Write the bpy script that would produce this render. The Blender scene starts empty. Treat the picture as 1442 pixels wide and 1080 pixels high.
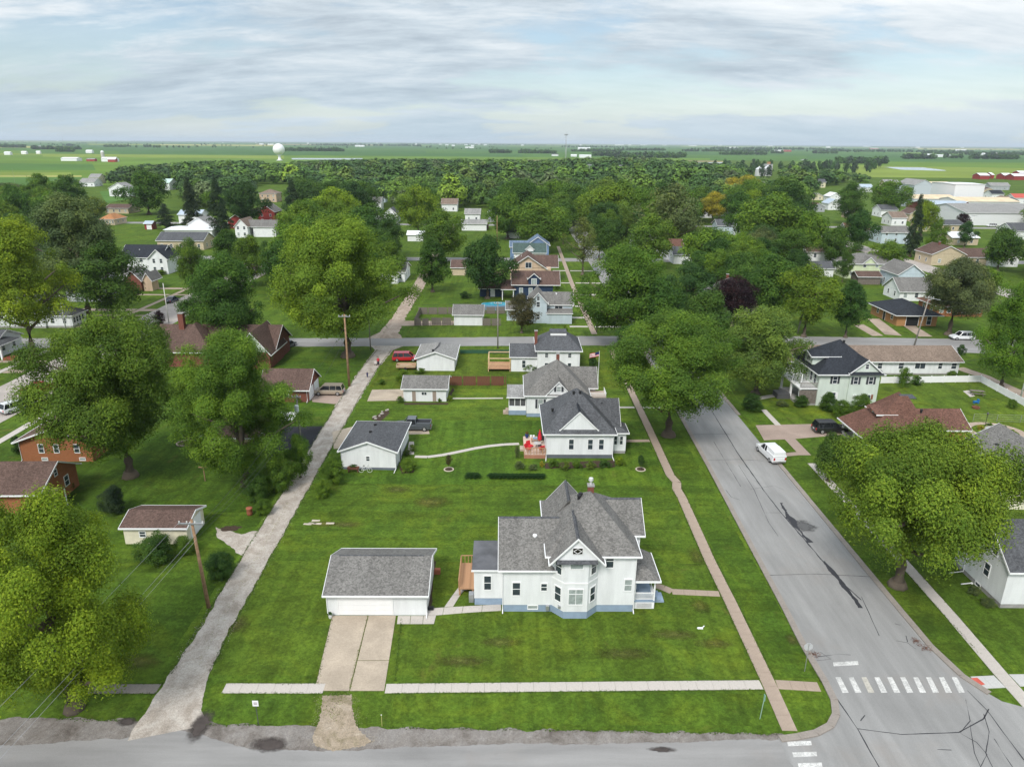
import bpy, bmesh, math, random
import numpy as np
from mathutils import Vector, Matrix
R = math.radians
scene = bpy.context.scene
col = scene.collection

# ------------------------------------------------------------------ camera
F_PX, CAM_H = 1000.0, 41.0            # focal length in photo pixels, drone height in metres
CX, CY = 721.0, 540.0
PITCH, ROLL = math.atan(339/1000.0), R(0.4)
cam_data = bpy.data.cameras.new('camera')
cam_data.sensor_width = 36.0
cam_data.lens = 36.0*F_PX/1442.0
cam_data.clip_start, cam_data.clip_end = 0.5, 90000
cam = bpy.data.objects.new('camera', cam_data)
cam.matrix_world = (Matrix.Translation((0, 0, CAM_H)) @ Matrix.Rotation(math.pi/2-PITCH, 4, 'X')
                    @ Matrix.Rotation(ROLL, 4, 'Z'))
col.objects.link(cam)
scene.camera = cam

# ------------------------------------------------------------------ sky, sun, exposure
SUN_EL, SUN_AZ = R(46), R(204)          # azimuth clockwise from +Y: behind the camera, a little to the left
world = bpy.data.worlds.new('World'); scene.world = world; world.use_nodes = True
wn = world.node_tree; wn.nodes.clear(); WL = wn.links.new
def wnode(t, **kw):
    n = wn.nodes.new(t)
    for k, v in kw.items(): setattr(n, k, v)
    return n
def wmath(op, a, b=None, clamp=False):
    n = wnode('ShaderNodeMath', operation=op, use_clamp=clamp)
    for i, s in enumerate((a, b)):
        if s is None: continue
        if isinstance(s, (int, float)): n.inputs[i].default_value = s
        else: WL(s, n.inputs[i])
    return n.outputs[0]
wout = wnode('ShaderNodeOutputWorld')
sky = wnode('ShaderNodeTexSky', sky_type='NISHITA', sun_disc=False, sun_elevation=SUN_EL, sun_rotation=SUN_AZ)
sky.air_density = 1.0; sky.dust_density = 0.4
bg_sky = wnode('ShaderNodeBackground'); bg_sky.inputs[1].default_value = 0.056
WL(sky.outputs[0], bg_sky.inputs[0])
tc = wnode('ShaderNodeTexCoord'); sep = wnode('ShaderNodeSeparateXYZ'); WL(tc.outputs['Generated'], sep.inputs[0])
zc = wmath('MAXIMUM', sep.outputs[2], 0.0)
den = wmath('ADD', zc, 0.20)
comb = wnode('ShaderNodeCombineXYZ')
WL(wmath('DIVIDE', sep.outputs[0], den), comb.inputs[0]); WL(wmath('DIVIDE', sep.outputs[1], den), comb.inputs[1])
def wnoise(scale, detail, rough, loc, dist=0.0, sx=1.0, sy=1.0):
    mp = wnode('ShaderNodeMapping'); mp.inputs['Location'].default_value = loc; mp.inputs['Scale'].default_value = (sx, sy, 1)
    WL(comb.outputs[0], mp.inputs[0])
    n = wnode('ShaderNodeTexNoise', noise_dimensions='3D'); n.inputs['Scale'].default_value = scale
    n.inputs['Detail'].default_value = detail; n.inputs['Roughness'].default_value = rough; n.inputs['Distortion'].default_value = dist
    WL(mp.outputs[0], n.inputs['Vector']); return n.outputs[0]
n_cov = wnoise(0.95, 8, 0.56, (6.3, 1.7, 0), 0.1, 0.8, 1.15)      # where the cloud deck is thick or open
n_big = wnoise(0.62, 4, 0.50, (4.0, 5.0, 4), 0.1, 0.6, 1.35)     # grey bellies of the deck
n_fine = wnoise(3.6, 12, 0.66, (1.0, 9.0, 2), 0.25, 0.6, 1.5)      # cloud texture
n_shade = wmath('ADD', wmath('MULTIPLY', n_big, 0.56), wmath('MULTIPLY', n_fine, 0.44))
def wramp(fac, stops):
    r = wnode('ShaderNodeValToRGB'); WL(fac, r.inputs[0]); e = r.color_ramp.elements
    while len(e) < len(stops): e.new(0.5)
    for i, (p, c) in enumerate(stops): e[i].position = p; e[i].color = (*c, 1)
    return r.outputs[0]
cov = wramp(wmath('ADD', wmath('MULTIPLY', n_cov, 0.75), wmath('MULTIPLY', n_fine, 0.25)), [(0.42, (0.16,)*3), (0.515, (1,)*3)])
cloud_c = wramp(n_shade, [(0.37, (0.47, 0.54, 0.61)), (0.45, (0.66, 0.74, 0.81)), (0.52, (0.86, 0.91, 0.95)), (0.61, (1.06, 1.08, 1.09))])
# overcast deck: brighter overhead than at the horizon, as a real overcast sky is
cie = wmath('ADD', wmath('MULTIPLY', zc, 1.0), 0.92)
hz = wmath('POWER', wmath('SUBTRACT', 1.0, zc, True), 11.0)
mixh = wnode('ShaderNodeMixRGB'); WL(wmath('MULTIPLY', hz, 0.78), mixh.inputs[0]); WL(cloud_c, mixh.inputs[1])
mixh.inputs[2].default_value = (0.58, 0.75, 0.87, 1)
bg_cloud = wnode('ShaderNodeBackground'); WL(mixh.outputs[0], bg_cloud.inputs[0])
WL(wmath('MULTIPLY', cie, 0.44), bg_cloud.inputs[1])
covm = wmath('MAXIMUM', cov, wmath('MULTIPLY', hz, 0.85), True)
mixs = wnode('ShaderNodeMixShader'); WL(covm, mixs.inputs[0]); WL(bg_sky.outputs[0], mixs.inputs[1]); WL(bg_cloud.outputs[0], mixs.inputs[2])
WL(mixs.outputs[0], wout.inputs[0])

sun_data = bpy.data.lights.new('sun', 'SUN'); sun_data.energy = 1.5; sun_data.angle = R(17); sun_data.color = (1.0, 0.965, 0.91)
sun = bpy.data.objects.new('sun', sun_data); col.objects.link(sun)
sd = Vector((math.sin(SUN_AZ)*math.cos(SUN_EL), math.cos(SUN_AZ)*math.cos(SUN_EL), math.sin(SUN_EL)))
sun.rotation_euler = sd.to_track_quat('Z', 'Y').to_euler()
sun.location = (0, -20, 80)
vs = scene.view_settings
vs.view_transform = 'Standard'; vs.look = 'None'; vs.gamma = 1.0; vs.use_curve_mapping = False
vs.exposure = 1.10

# ------------------------------------------------------------------ pixel -> ground
def ray(px, py):
    u, v = (px-CX)/F_PX, (py-CY)/F_PX
    c, s = math.cos(ROLL), math.sin(ROLL); u, v = u*c+v*s, -u*s+v*c
    cp, sp = math.cos(PITCH), math.sin(PITCH)
    return (u, cp-v*sp, -sp-v*cp)
def P(px, py, z=0.0):
    d = ray(px, py); t = (z-CAM_H)/d[2]; return (d[0]*t, d[1]*t)
def depth(x, y, z=0.0): return y*math.cos(PITCH)+(CAM_H-z)*math.sin(PITCH)     # distance along the lens axis
def mpp(px, py): x, y = P(px, py); return depth(x, y)/F_PX                      # metres per photo pixel at the ground there

# ------------------------------------------------------------------ mesh helpers
rnd = random.Random(7)
class MB:
    def __init__(s): s.v = []; s.f = []
    def add(s, vs_, fs):
        o = len(s.v); s.v += [tuple(p) for p in vs_]; s.f += [tuple(o+i for i in f) for f in fs]; return s
    def box(s, x0, x1, y0, y1, z0, z1):
        return s.add([(x0,y0,z0),(x1,y0,z0),(x1,y1,z0),(x0,y1,z0),(x0,y0,z1),(x1,y0,z1),(x1,y1,z1),(x0,y1,z1)],
                     [(0,3,2,1),(4,5,6,7),(0,1,5,4),(1,2,6,5),(2,3,7,6),(3,0,4,7)])
    def prism(s, poly, z0, z1):
        n = len(poly); vs_ = [(x,y,z0) for x,y in poly]+[(x,y,z1) for x,y in poly]
        return s.add(vs_, [tuple(range(n))[::-1], tuple(range(n,2*n))]+[(i,(i+1)%n,n+(i+1)%n,n+i) for i in range(n)])
    def extr(s, poly, axis, a, b):      # polygon in the two other axes, extruded along axis ('x': poly is (y,z); 'y': (x,z))
        n = len(poly)
        if axis == 'x': vs_ = [(a,p,q) for p,q in poly]+[(b,p,q) for p,q in poly]
        else: vs_ = [(p,a,q) for p,q in poly]+[(p,b,q) for p,q in poly]
        return s.add(vs_, [tuple(range(n)), tuple(range(n,2*n))[::-1]]+[(i,n+i,n+(i+1)%n,(i+1)%n) for i in range(n)])
    def tube(s, pts, r, n=6, r1=None, cap=True):
        r1 = r if r1 is None else r1; m = len(pts); vs_ = []; fs = []
        for i, p in enumerate(pts):
            a = Vector(pts[max(i-1,0)]); b = Vector(pts[min(i+1,m-1)]); d = (b-a)
            d = d.normalized() if d.length > 1e-9 else Vector((0,0,1))
            u = d.cross(Vector((0,0,1))); u = u.normalized() if u.length > 1e-3 else Vector((1,0,0)); w = d.cross(u)
            rr = r+(r1-r)*i/max(m-1,1)
            for k in range(n):
                t = 2*math.pi*k/n; vs_.append(tuple(Vector(p)+u*rr*math.cos(t)+w*rr*math.sin(t)))
        for i in range(m-1):
            for k in range(n): fs.append((i*n+k, i*n+(k+1)%n, (i+1)*n+(k+1)%n, (i+1)*n+k))
        if cap: fs += [tuple(range(n))[::-1], tuple((m-1)*n+k for k in range(n))]
        return s.add(vs_, fs)
    def lathe(s, prof, n=16, cx=0, cy=0):   # prof: (r,z) list
        vs_ = [(cx+r*math.cos(2*math.pi*k/n), cy+r*math.sin(2*math.pi*k/n), z) for r, z in prof for k in range(n)]; m = len(prof)
        fs = [(i*n+k, i*n+(k+1)%n, (i+1)*n+(k+1)%n, (i+1)*n+k) for i in range(m-1) for k in range(n)]
        return s.add(vs_, fs+[tuple(range(n))[::-1], tuple((m-1)*n+k for k in range(n))])
    def blob(s, c, rx, ry, rz, seed=0, n=8, m=5, amp=.2):
        g = random.Random(seed); pr = []
        vs_ = []; fs = []
        for i in range(m+1):
            t = math.pi*i/m
            for k in range(n):
                a = 2*math.pi*k/n; q = 1+g.uniform(-amp, amp)
                vs_.append((c[0]+rx*q*math.sin(t)*math.cos(a), c[1]+ry*q*math.sin(t)*math.sin(a), c[2]+rz*q*math.cos(t)))
        for i in range(m):
            for k in range(n): fs.append((i*n+k, (i+1)*n+k, (i+1)*n+(k+1)%n, i*n+(k+1)%n))
        return s.add(vs_, fs)
    def mesh(s, name, mat=None, smooth=False):
        me = bpy.data.meshes.new(name); me.from_pydata(s.v, [], s.f); me.update()
        bm = bmesh.new(); bm.from_mesh(me); bmesh.ops.recalc_face_normals(bm, faces=bm.faces); bm.to_mesh(me); bm.free()
        if mat: me.materials.append(mat)
        if smooth: me.polygons.foreach_set('use_smooth', [True]*len(me.polygons))
        return me
    def build(s, name, mat, parent=None, loc=(0,0,0), rz=0, smooth=False, bevel=0):
        o = bpy.data.objects.new(name, s.mesh(name, mat, smooth)); col.objects.link(o)
        o.parent = parent; o.location = loc; o.rotation_euler.z = rz
        if bevel:
            b = o.modifiers.new('bevel', 'BEVEL'); b.width = bevel; b.segments = 2; b.limit_method = 'ANGLE'
        return o
def inst(name, me, parent=None, loc=(0,0,0), rz=0, scale=None):
    o = bpy.data.objects.new(name, me); col.objects.link(o); o.parent = parent; o.location = loc; o.rotation_euler.z = rz
    if scale: o.scale = scale
    return o
def tag(o, label=None, cat=None, group=None, kind=None):
    if label: o['label'] = label
    if cat: o['category'] = cat
    if group: o['group'] = group
    if kind: o['kind'] = kind
    return o
def thing(name, label, cat, loc=(0,0,0), rz=0, group=None):
    o = bpy.data.objects.new(name, None); col.objects.link(o); o.location = loc; o.rotation_euler.z = rz
    o.empty_display_size = 0.3
    return tag(o, label, cat, group)
def copy_tree(o, parent=None):
    c = o.copy(); col.objects.link(c); c.parent = parent
    for ch in list(o.children): copy_tree(ch, c)
    return c

# ------------------------------------------------------------------ materials
def srgb(h):
    h = h.lstrip('#'); c = [int(h[i:i+2], 16)/255 for i in (0, 2, 4)]
    return tuple((x/12.92 if x <= .04045 else ((x+.055)/1.055)**2.4) for x in c)
class NT:
    def __init__(s, name):
        s.m = bpy.data.materials.new(name); s.m.use_nodes = True; s.t = s.m.node_tree; s.t.nodes.clear()
        s.out = s.n('ShaderNodeOutputMaterial'); s.L = s.t.links.new
        s.b = s.n('ShaderNodeBsdfPrincipled'); s.L(s.b.outputs[0], s.out.inputs[0])
        s.tc = s.n('ShaderNodeTexCoord')
    def n(s, t, **kw):
        x = s.t.nodes.new(t)
        for k, v in kw.items(): setattr(x, k, v)
        return x
    def noise(s, scale, detail=5, rough=.55, dist=0, stretch=None, coord='Object'):
        v = s.tc.outputs[coord]
        if stretch:
            mp = s.n('ShaderNodeMapping'); mp.inputs['Scale'].default_value = stretch; s.L(v, mp.inputs[0]); v = mp.outputs[0]
        x = s.n('ShaderNodeTexNoise'); x.inputs['Scale'].default_value = scale; x.inputs['Detail'].default_value = detail
        x.inputs['Roughness'].default_value = rough; x.inputs['Distortion'].default_value = dist
        s.L(v, x.inputs['Vector']); return x.outputs[0]
    def ramp(s, fac, stops):
        r = s.n('ShaderNodeValToRGB'); s.L(fac, r.inputs[0]); e = r.color_ramp.elements
        while len(e) < len(stops): e.new(.5)
        for i, (p, c) in enumerate(stops):
            e[i].position = p; e[i].color = (*(c if not isinstance(c, (int, float)) else (c,)*3), 1)
        return r.outputs[0]
    def mix(s, fac, a, b, mode='MIX'):
        x = s.n('ShaderNodeMixRGB', blend_type=mode)
        for i, q in enumerate((fac, a, b)):
            if isinstance(q, (int, float)): x.inputs[i].default_value = q if i == 0 else (q, q, q, 1)
            elif isinstance(q, tuple): x.inputs[i].default_value = (*q, 1)
            else: s.L(q, x.inputs[i])
        return x.outputs[0]
    def color(s, c):
        if isinstance(c, tuple): s.b.inputs['Base Color'].default_value = (*c, 1)
        else: s.L(c, s.b.inputs['Base Color'])
    def bump(s, h, strength=.3, dist=.02):
        x = s.n('ShaderNodeBump'); x.inputs['Strength'].default_value = strength; x.inputs['Distance'].default_value = dist
        s.L(h, x.inputs['Height']); s.L(x.outputs[0], s.b.inputs['Normal'])
    def set(s, rough=.9, spec=.3, metal=0):
        s.b.inputs['Roughness'].default_value = rough; s.b.inputs['Specular IOR Level'].default_value = spec
        s.b.inputs['Metallic'].default_value = metal; return s.m
def plain(name, c, rough=.8, spec=.3, metal=0, var=.12, scale=1.5, bump=0, bscale=30):
    t = NT(name); n = t.noise(scale, 5, .6)
    d = tuple(max(x*(1-var), 0) for x in c); l = tuple(min(x*(1+var), 1) for x in c)
    t.color(t.ramp(n, [(.3, d), (.7, l)]))
    if bump: t.bump(t.noise(bscale, 4), bump)
    return t.set(rough, spec, metal)
def siding(name, c, pitch=.13, dirt=.10):
    t = NT(name); n = t.noise(.6, 6, .6); col_ = t.ramp(n, [(.3, tuple(x*(1-dirt) for x in c)), (.7, c)])
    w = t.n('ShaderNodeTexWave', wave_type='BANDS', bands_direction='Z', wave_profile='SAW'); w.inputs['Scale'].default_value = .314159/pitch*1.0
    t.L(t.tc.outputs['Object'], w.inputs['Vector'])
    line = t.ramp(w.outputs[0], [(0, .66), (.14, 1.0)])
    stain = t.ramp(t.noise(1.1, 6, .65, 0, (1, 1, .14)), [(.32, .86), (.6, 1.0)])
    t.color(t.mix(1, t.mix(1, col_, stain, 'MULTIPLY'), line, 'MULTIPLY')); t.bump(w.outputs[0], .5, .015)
    return t.set(.55, .35)
def brick(name, c1, c2, mortar):
    t = NT(name); x = t.n('ShaderNodeTexBrick'); x.inputs['Scale'].default_value = 4.4
    x.inputs['Color1'].default_value = (*c1, 1); x.inputs['Color2'].default_value = (*c2, 1); x.inputs['Mortar'].default_value = (*mortar, 1)
    x.inputs['Mortar Size'].default_value = .012; x.inputs['Row Height'].default_value = .33; x.inputs['Brick Width'].default_value = .95
    mp = t.n('ShaderNodeMapping'); mp.inputs['Rotation'].default_value = (R(90), 0, R(0)); sp = t.n('ShaderNodeSeparateXYZ'); cb = t.n('ShaderNodeCombineXYZ')
    t.L(t.tc.outputs['Object'], sp.inputs[0]); ad = t.n('ShaderNodeMath', operation='ADD'); t.L(sp.outputs[0], ad.inputs[0]); t.L(sp.outputs[1], ad.inputs[1])
    t.L(ad.outputs[0], cb.inputs[0]); t.L(sp.outputs[2], cb.inputs[1]); t.L(cb.outputs[0], x.inputs['Vector'])
    t.color(t.mix(t.noise(1.2, 5), x.outputs[0], t.mix(.5, x.outputs[0], tuple(k*.7 for k in c1)))); t.bump(x.outputs['Fac'], .3, .01)
    return t.set(.9, .2)
def shingle(name, c, var=.30):
    t = NT(name)
    v = t.n('ShaderNodeTexVoronoi'); v.inputs['Scale'].default_value = 6.5
    mp = t.n('ShaderNodeMapping'); mp.inputs['Scale'].default_value = (1.0, 1.0, 1.7); t.L(t.tc.outputs['Object'], mp.inputs[0]); t.L(mp.outputs[0], v.inputs['Vector'])
    sp = t.n('ShaderNodeSeparateColor'); t.L(v.outputs['Color'], sp.inputs[0])
    base = t.ramp(sp.outputs[0], [(0, tuple(x*(1-var) for x in c)), (.5, c), (1, tuple(min(1, x*(1+var)) for x in c))])
    fine = t.ramp(t.noise(9, 4, .7), [(.3, .78), (.7, 1.18)])
    big = t.ramp(t.noise(.35, 4, .6), [(.3, .93), (.7, 1.06)])
    streak = t.ramp(t.noise(1.1, 4, .6, 0, (1, .12, .12)), [(.35, .88), (.65, 1.06)])
    w = t.n('ShaderNodeTexWave', wave_type='BANDS', bands_direction='Z', wave_profile='SAW'); w.inputs['Scale'].default_value = 4.6
    t.L(t.tc.outputs['Object'], w.inputs['Vector'])
    course = t.ramp(w.outputs[0], [(0, .82), (.14, 1.0)])
    k = t.mix(1, base, fine, 'MULTIPLY'); k = t.mix(1, k, big, 'MULTIPLY'); k = t.mix(1, k, streak, 'MULTIPLY'); t.color(t.mix(1, k, course, 'MULTIPLY'))
    t.bump(sp.outputs[1], .35, .01)
    return t.set(.93, .15)
def glass(name, c=(.03, .04, .05)):
    t = NT(name); n = t.noise(.9, 3); t.color(t.ramp(n, [(.4, c), (.7, tuple(x*1.9+.01 for x in c))])); return t.set(.06, .6)

W_SIDE = siding('white_siding', (.82, .83, .84), dirt=.05)
W_TRIM = plain('white_trim', (.80, .80, .80), .5, .4, var=.04)
W_FAR = plain('white_paint', (.76, .77, .77), .7, .3, var=.08)
GLASS = glass('window_glass'); CURTAIN = plain('window_curtain', (.30, .34, .33), .3, .5, var=.3, scale=3)
ROOF_G = shingle('roof_shingle_grey', (.172, .165, .155)); ROOF_D = shingle('roof_shingle_charcoal', (.094, .097, .104), .3)
ROOF_B = shingle('roof_shingle_brown', (.115, .075, .062)); ROOF_R = shingle('roof_shingle_redbrown', (.14, .073, .055), .34)
ROOF_T = shingle('roof_shingle_tan', (.205, .155, .122)); ROOF_L = shingle('roof_shingle_light', (.27, .265, .255)); ROOF_BK = shingle('roof_shingle_black', (.032, .036, .044))
ROOF_GREEN = shingle('roof_shingle_green', (.07, .105, .095)); ROOF_BLUE = shingle('roof_shingle_slate_blue', (.13, .18, .25))
ROOF_OR = shingle('roof_shingle_orange', (.40, .19, .085))
FLATROOF = plain('membrane_roof_dark', (.10, .10, .108), .35, .4, var=.45, scale=.5)
METAL_R = plain('metal_roof_white', (.72, .73, .74), .4, .5, var=.06); METAL_BL = plain('metal_roof_bluegrey', (.38, .45, .52), .4, .5, var=.12, scale=.3)
TAN_R = plain('flat_roof_tan', (.62, .50, .34), .8, .2, var=.18, scale=.2)
BLUE_F = plain('painted_block_blue', (.25, .325, .42), .8, .2, var=.10, bump=.2, bscale=6)
CONC_F = plain('foundation_concrete', (.30, .29, .28), .9, .2, var=.2, bump=.2)
BRICK_O = brick('brick_orange', (.36, .14, .06), (.29, .105, .045), (.34, .25, .18)); BRICK_R = brick('brick_red', (.22, .075, .05), (.16, .055, .04), (.25, .2, .17))
BRICK_T = brick('brick_tan', (.46, .24, .10), (.40, .20, .085), (.42, .31, .2))
MINT = siding('mint_siding', (.68, .76, .68)); CREAM = siding('cream_siding', (.72, .66, .47)); PALEBLUE = siding('pale_blue_siding', (.55, .64, .70))
NAVY = siding('navy_siding', (.022, .045, .10), dirt=.2); BEIGE = siding('beige_siding', (.62, .46, .33)); BLUE_S = siding('blue_siding', (.17, .26, .42))
PALEYEL = siding('pale_yellow_siding', (.68, .76, .50)); TANSTUCCO = plain('tan_stucco', (.52, .43, .30), .9); GREY_S = siding('grey_siding', (.42, .44, .46))
RED_S = siding('red_siding', (.32, .045, .04)); SHUT_D = plain('shutter_dark', (.05, .055, .065), .6); SHUT_B = plain('shutter_brown', (.22, .09, .05), .6)
WOOD_D = plain('deck_wood', (.40, .23, .13), .8, .2, var=.25, scale=4); WOOD_G = plain('weathered_wood', (.17, .145, .125), .9, .2, var=.3, scale=3)
WOOD_F = plain('stained_fence_wood', (.15, .062, .042), .85, .2, var=.25, scale=4); WOOD_P = plain('pole_wood', (.30, .19, .115), .9, .15, var=.3, scale=3); WOOD_PG = plain('pole_wood_grey', (.26, .24, .215), .9, .15, var=.25, scale=3)
BLACK = plain('black_plastic', (.02, .02, .022), .5); STEEL = plain('galvanised_steel', (.42, .43, .44), .4, .5, .6, var=.15); DGREY = plain('dark_grey_metal', (.09, .09, .095), .5)
SOIL = plain('mulch_soil', (.06, .042, .03), .95, .1, var=.4, scale=6, bump=.6, bscale=25); TERRA = plain('terracotta', (.33, .11, .06), .8)
RED_C = plain('red_cloth', (.55, .02, .03), .7, var=.1); YEL = plain('yellow_flower', (.62, .42, .02), .8)

# ------------------------------------------------------------------ ground, roads, walks
def grass_mat(name, a, b, c, brown=.0, rot=0, off=0.0):
    t = NT(name)
    if off:
        ad = t.n('ShaderNodeMapping'); ad.inputs['Location'].default_value = (off, off*.6, 0); t.L(t.tc.outputs['Object'], ad.inputs[0]); t.tc = type('S', (), {'outputs': {'Object': ad.outputs[0], 'Generated': t.tc.outputs['Generated']}})()
    big = t.noise(.045, 5, .55, .4); mid = t.noise(.33, 6, .62, .6); fine = t.noise(3.2, 6, .75); vf = t.noise(14, 4, .8)
    k = t.mix(t.ramp(big, [(.38, 0.0), (.62, 1.0)]), a, b)
    k = t.mix(t.ramp(mid, [(.45, 0.0), (.75, .75)]), k, c)
    mow = t.ramp(t.noise(1.0, 2, .5, .5, (.05, 1, 1) if rot else (1, .05, 1)), [(.4, .88), (.6, 1.10)])          # faint mower passes
    k = t.mix(1, k, mow, 'MULTIPLY')
    k = t.mix(1, k, t.ramp(t.noise(1.3, 8, .80, .8), [(.28, .62), (.5, .98), (.74, 1.38)]), 'MULTIPLY')
    k = t.mix(1, k, t.ramp(t.noise(.30, 6, .66, 1.4), [(.30, .66), (.48, 1.0), (.72, 1.22)]), 'MULTIPLY')
    k = t.mix(t.ramp(t.noise(.16, 6, .7, 1.0), [(.48, 0), (.70, .75)]), k, t.mix(1, k, (1.55, 1.24, .95), 'MULTIPLY'))
    k = t.mix(t.ramp(t.noise(.55, 8, .75, .5), [(.60, 0), (.72, .6)]), k, (.030, .060, .010))
    k = t.mix(1, k, t.ramp(fine, [(.28, .55), (.72, 1.50)]), 'MULTIPLY'); k = t.mix(1, k, t.ramp(vf, [(.28, .62), (.72, 1.42)]), 'MULTIPLY')
    if brown:
        br = t.ramp(t.noise(.20, 8, .72, 1.2), [(.60, 0), (.74, brown)])
        k = t.mix(br, k, (.135, .105, .032))
    t.color(k); t.bump(t.mix(.5, fine, vf), .7, .06)
    return t.set(.95, .12)
GRASS = grass_mat('lawn_grass', (.056, .102, .0105), (.077, .129, .0130), (.040, .080, .0105), .7)
THIN = grass_mat('thin_turf', (.075, .090, .018), (.105, .105, .030), (.050, .078, .012))
def paving(name, c, stain=.25, fine=.14, scale=.25, spots=True):
    t = NT(name)
    k = t.ramp(t.noise(scale, 6, .6, .5), [(.3, tuple(x*(1-stain) for x in c)), (.7, tuple(min(1, x*(1+stain*.6)) for x in c))])
    k = t.mix(1, k, t.ramp(t.noise(7, 6, .75), [(.25, 1-fine*1.6), (.75, 1+fine)]), 'MULTIPLY')
    k = t.mix(1, k, t.ramp(t.noise(30, 3, .7), [(.3, 1-fine), (.7, 1+fine*.8)]), 'MULTIPLY')
    if spots: k = t.mix(t.ramp(t.noise(.9, 5, .65), [(.62, 0), (.75, .35)]), k, tuple(x*.55 for x in c))
    t.color(k); t.bump(t.noise(25, 4, .7), .3, .01)
    return t.set(.92, .2)
def asphalt(name, c, s1=(1, .35, 1), s2=(1, .06, 1)):
    t = NT(name)
    k = t.ramp(t.noise(.22, 6, .62, .6, s1), [(.3, tuple(x*.84 for x in c)), (.7, tuple(x*1.12 for x in c))])
    k = t.mix(1, k, t.ramp(t.noise(1.1, 5, .6, 0, s2), [(.35, .90), (.65, 1.07)]), 'MULTIPLY')       # wheel tracks
    k = t.mix(1, k, t.ramp(t.noise(18, 4, .8), [(.3, .86), (.7, 1.12)]), 'MULTIPLY')
    k = t.mix(t.ramp(t.noise(.12, 5, .6), [(.56, 0), (.74, .40)]), k, (.27, .225, .19))                       # tan clay film
    k = t.mix(t.ramp(t.noise(.8, 6, .7), [(.66, 0), (.78, .45)]), k, tuple(x*.6 for x in c))
    t.color(k); t.bump(t.noise(40, 3), .25, .008)
    return t.set(.9, .25)
def gravel(name, c1, c2, c3):
    t = NT(name)
    k = t.ramp(t.noise(.55, 8, .66, .7), [(.3, c1), (.50, c2), (.72, c3)])
    k = t.mix(t.ramp(t.noise(1.6, 6, .6, .4, (1, .07, 1)), [(.42, 0), (.62, .6)]), k, t.mix(1, k, (1.2, 1.2, 1.2), 'MULTIPLY'))
    v = t.n('ShaderNodeTexVoronoi'); v.inputs['Scale'].default_value = 24; t.L(t.tc.outputs['Object'], v.inputs['Vector'])
    sp = t.n('ShaderNodeSeparateColor'); t.L(v.outputs['Color'], sp.inputs[0])
    k = t.mix(1, k, t.ramp(sp.outputs[0], [(0, .78), (1, 1.2)]), 'MULTIPLY')
    k = t.mix(1, k, t.ramp(t.noise(4.5, 7, .75), [(.3, .80), (.7, 1.16)]), 'MULTIPLY')
    t.color(k); t.bump(sp.outputs[0], .4, .015)
    return t.set(.95, .15)
ROAD_M = asphalt('street_concrete_grey', (.275, .270, .262)); ROAD_N = asphalt('street_asphalt_worn', (.27, .262, .254), (.35, 1, 1), (.06, 1, 1)); ROAD_W = paving('street_concrete_buff', (.42, .375, .34))
SHOULDER = gravel('shoulder_dirt', (.105, .088, .076), (.195, .175, .158), (.265, .248, .232)); ALLEY = gravel('alley_gravel', (.26, .22, .18), (.385, .34, .295), (.49, .45, .40))
ALLEY_N = gravel('alley_brick_gravel', (.22, .165, .125), (.33, .265, .21), (.40, .33, .27)); APRON = gravel('tan_gravel', (.17, .145, .085), (.31, .25, .185), (.41, .35, .28))
WALK = paving('sidewalk_concrete', (.52, .475, .43), .16); WALK_O = paving('sidewalk_concrete_old', (.40, .315, .25), .28); WALK_D = paving('sidewalk_concrete_dark', (.24, .215, .19), .3); WALK_W = paving('sidewalk_concrete_new', (.52, .51, .49), .10)
DRIVE = paving('driveway_concrete', (.44, .365, .285), .22, scale=.4); DRIVE_B = paving('driveway_brown', (.35, .27, .225), .2); BLACKTOP = paving('driveway_blacktop', (.028, .029, .035), .3)
KERB = paving('kerb_concrete', (.33, .29, .255), .35); PAINT = paving('road_paint_white', (.62, .61, .585), .28, .30, 1.5); PAINT_W = paving('road_paint_worn', (.50, .47, .41), .2, .3, 1.5); TAR = plain('tar_seal', (.035, .035, .04), .7)

def soften(m, lo=.45, hi=.95, nscale=1.6, namp=.9):
    # stains fade out at their rim: mix with transparency by distance from the centre plus noise
    t = m.node_tree; out = next(n for n in t.nodes if n.type == 'OUTPUT_MATERIAL'); src = out.inputs[0].links[0].from_socket; N = t.nodes.new; L = t.links.new
    tc = N('ShaderNodeTexCoord'); sb = N('ShaderNodeVectorMath'); sb.operation = 'SUBTRACT'; sb.inputs[1].default_value = (.5, .5, 0); L(tc.outputs['Generated'], sb.inputs[0])
    ml = N('ShaderNodeVectorMath'); ml.operation = 'MULTIPLY'; ml.inputs[1].default_value = (2, 2, 0); L(sb.outputs[0], ml.inputs[0]); ln = N('ShaderNodeVectorMath'); ln.operation = 'LENGTH'; L(ml.outputs[0], ln.inputs[0])
    nz = N('ShaderNodeTexNoise'); nz.inputs['Scale'].default_value = nscale; nz.inputs['Detail'].default_value = 7; nz.inputs['Roughness'].default_value = .68; L(tc.outputs['Object'], nz.inputs['Vector'])
    a = N('ShaderNodeMath'); a.operation = 'MULTIPLY_ADD'; a.inputs[1].default_value = namp; L(nz.outputs[0], a.inputs[0]); L(ln.outputs['Value'], a.inputs[2])
    r = N('ShaderNodeMapRange'); r.inputs['From Min'].default_value = lo+namp*.5; r.inputs['From Max'].default_value = hi+namp*.5-.05; r.inputs['To Min'].default_value = 1; r.inputs['To Max'].default_value = 0; L(a.outputs[0], r.inputs['Value'])
    tr = N('ShaderNodeBsdfTransparent'); mx = N('ShaderNodeMixShader'); L(r.outputs[0], mx.inputs[0]); L(tr.outputs[0], mx.inputs[1]); L(src, mx.inputs[2]); L(mx.outputs[0], out.inputs[0]); return m
def struct(o): o['kind'] = 'structure'; return o
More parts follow.
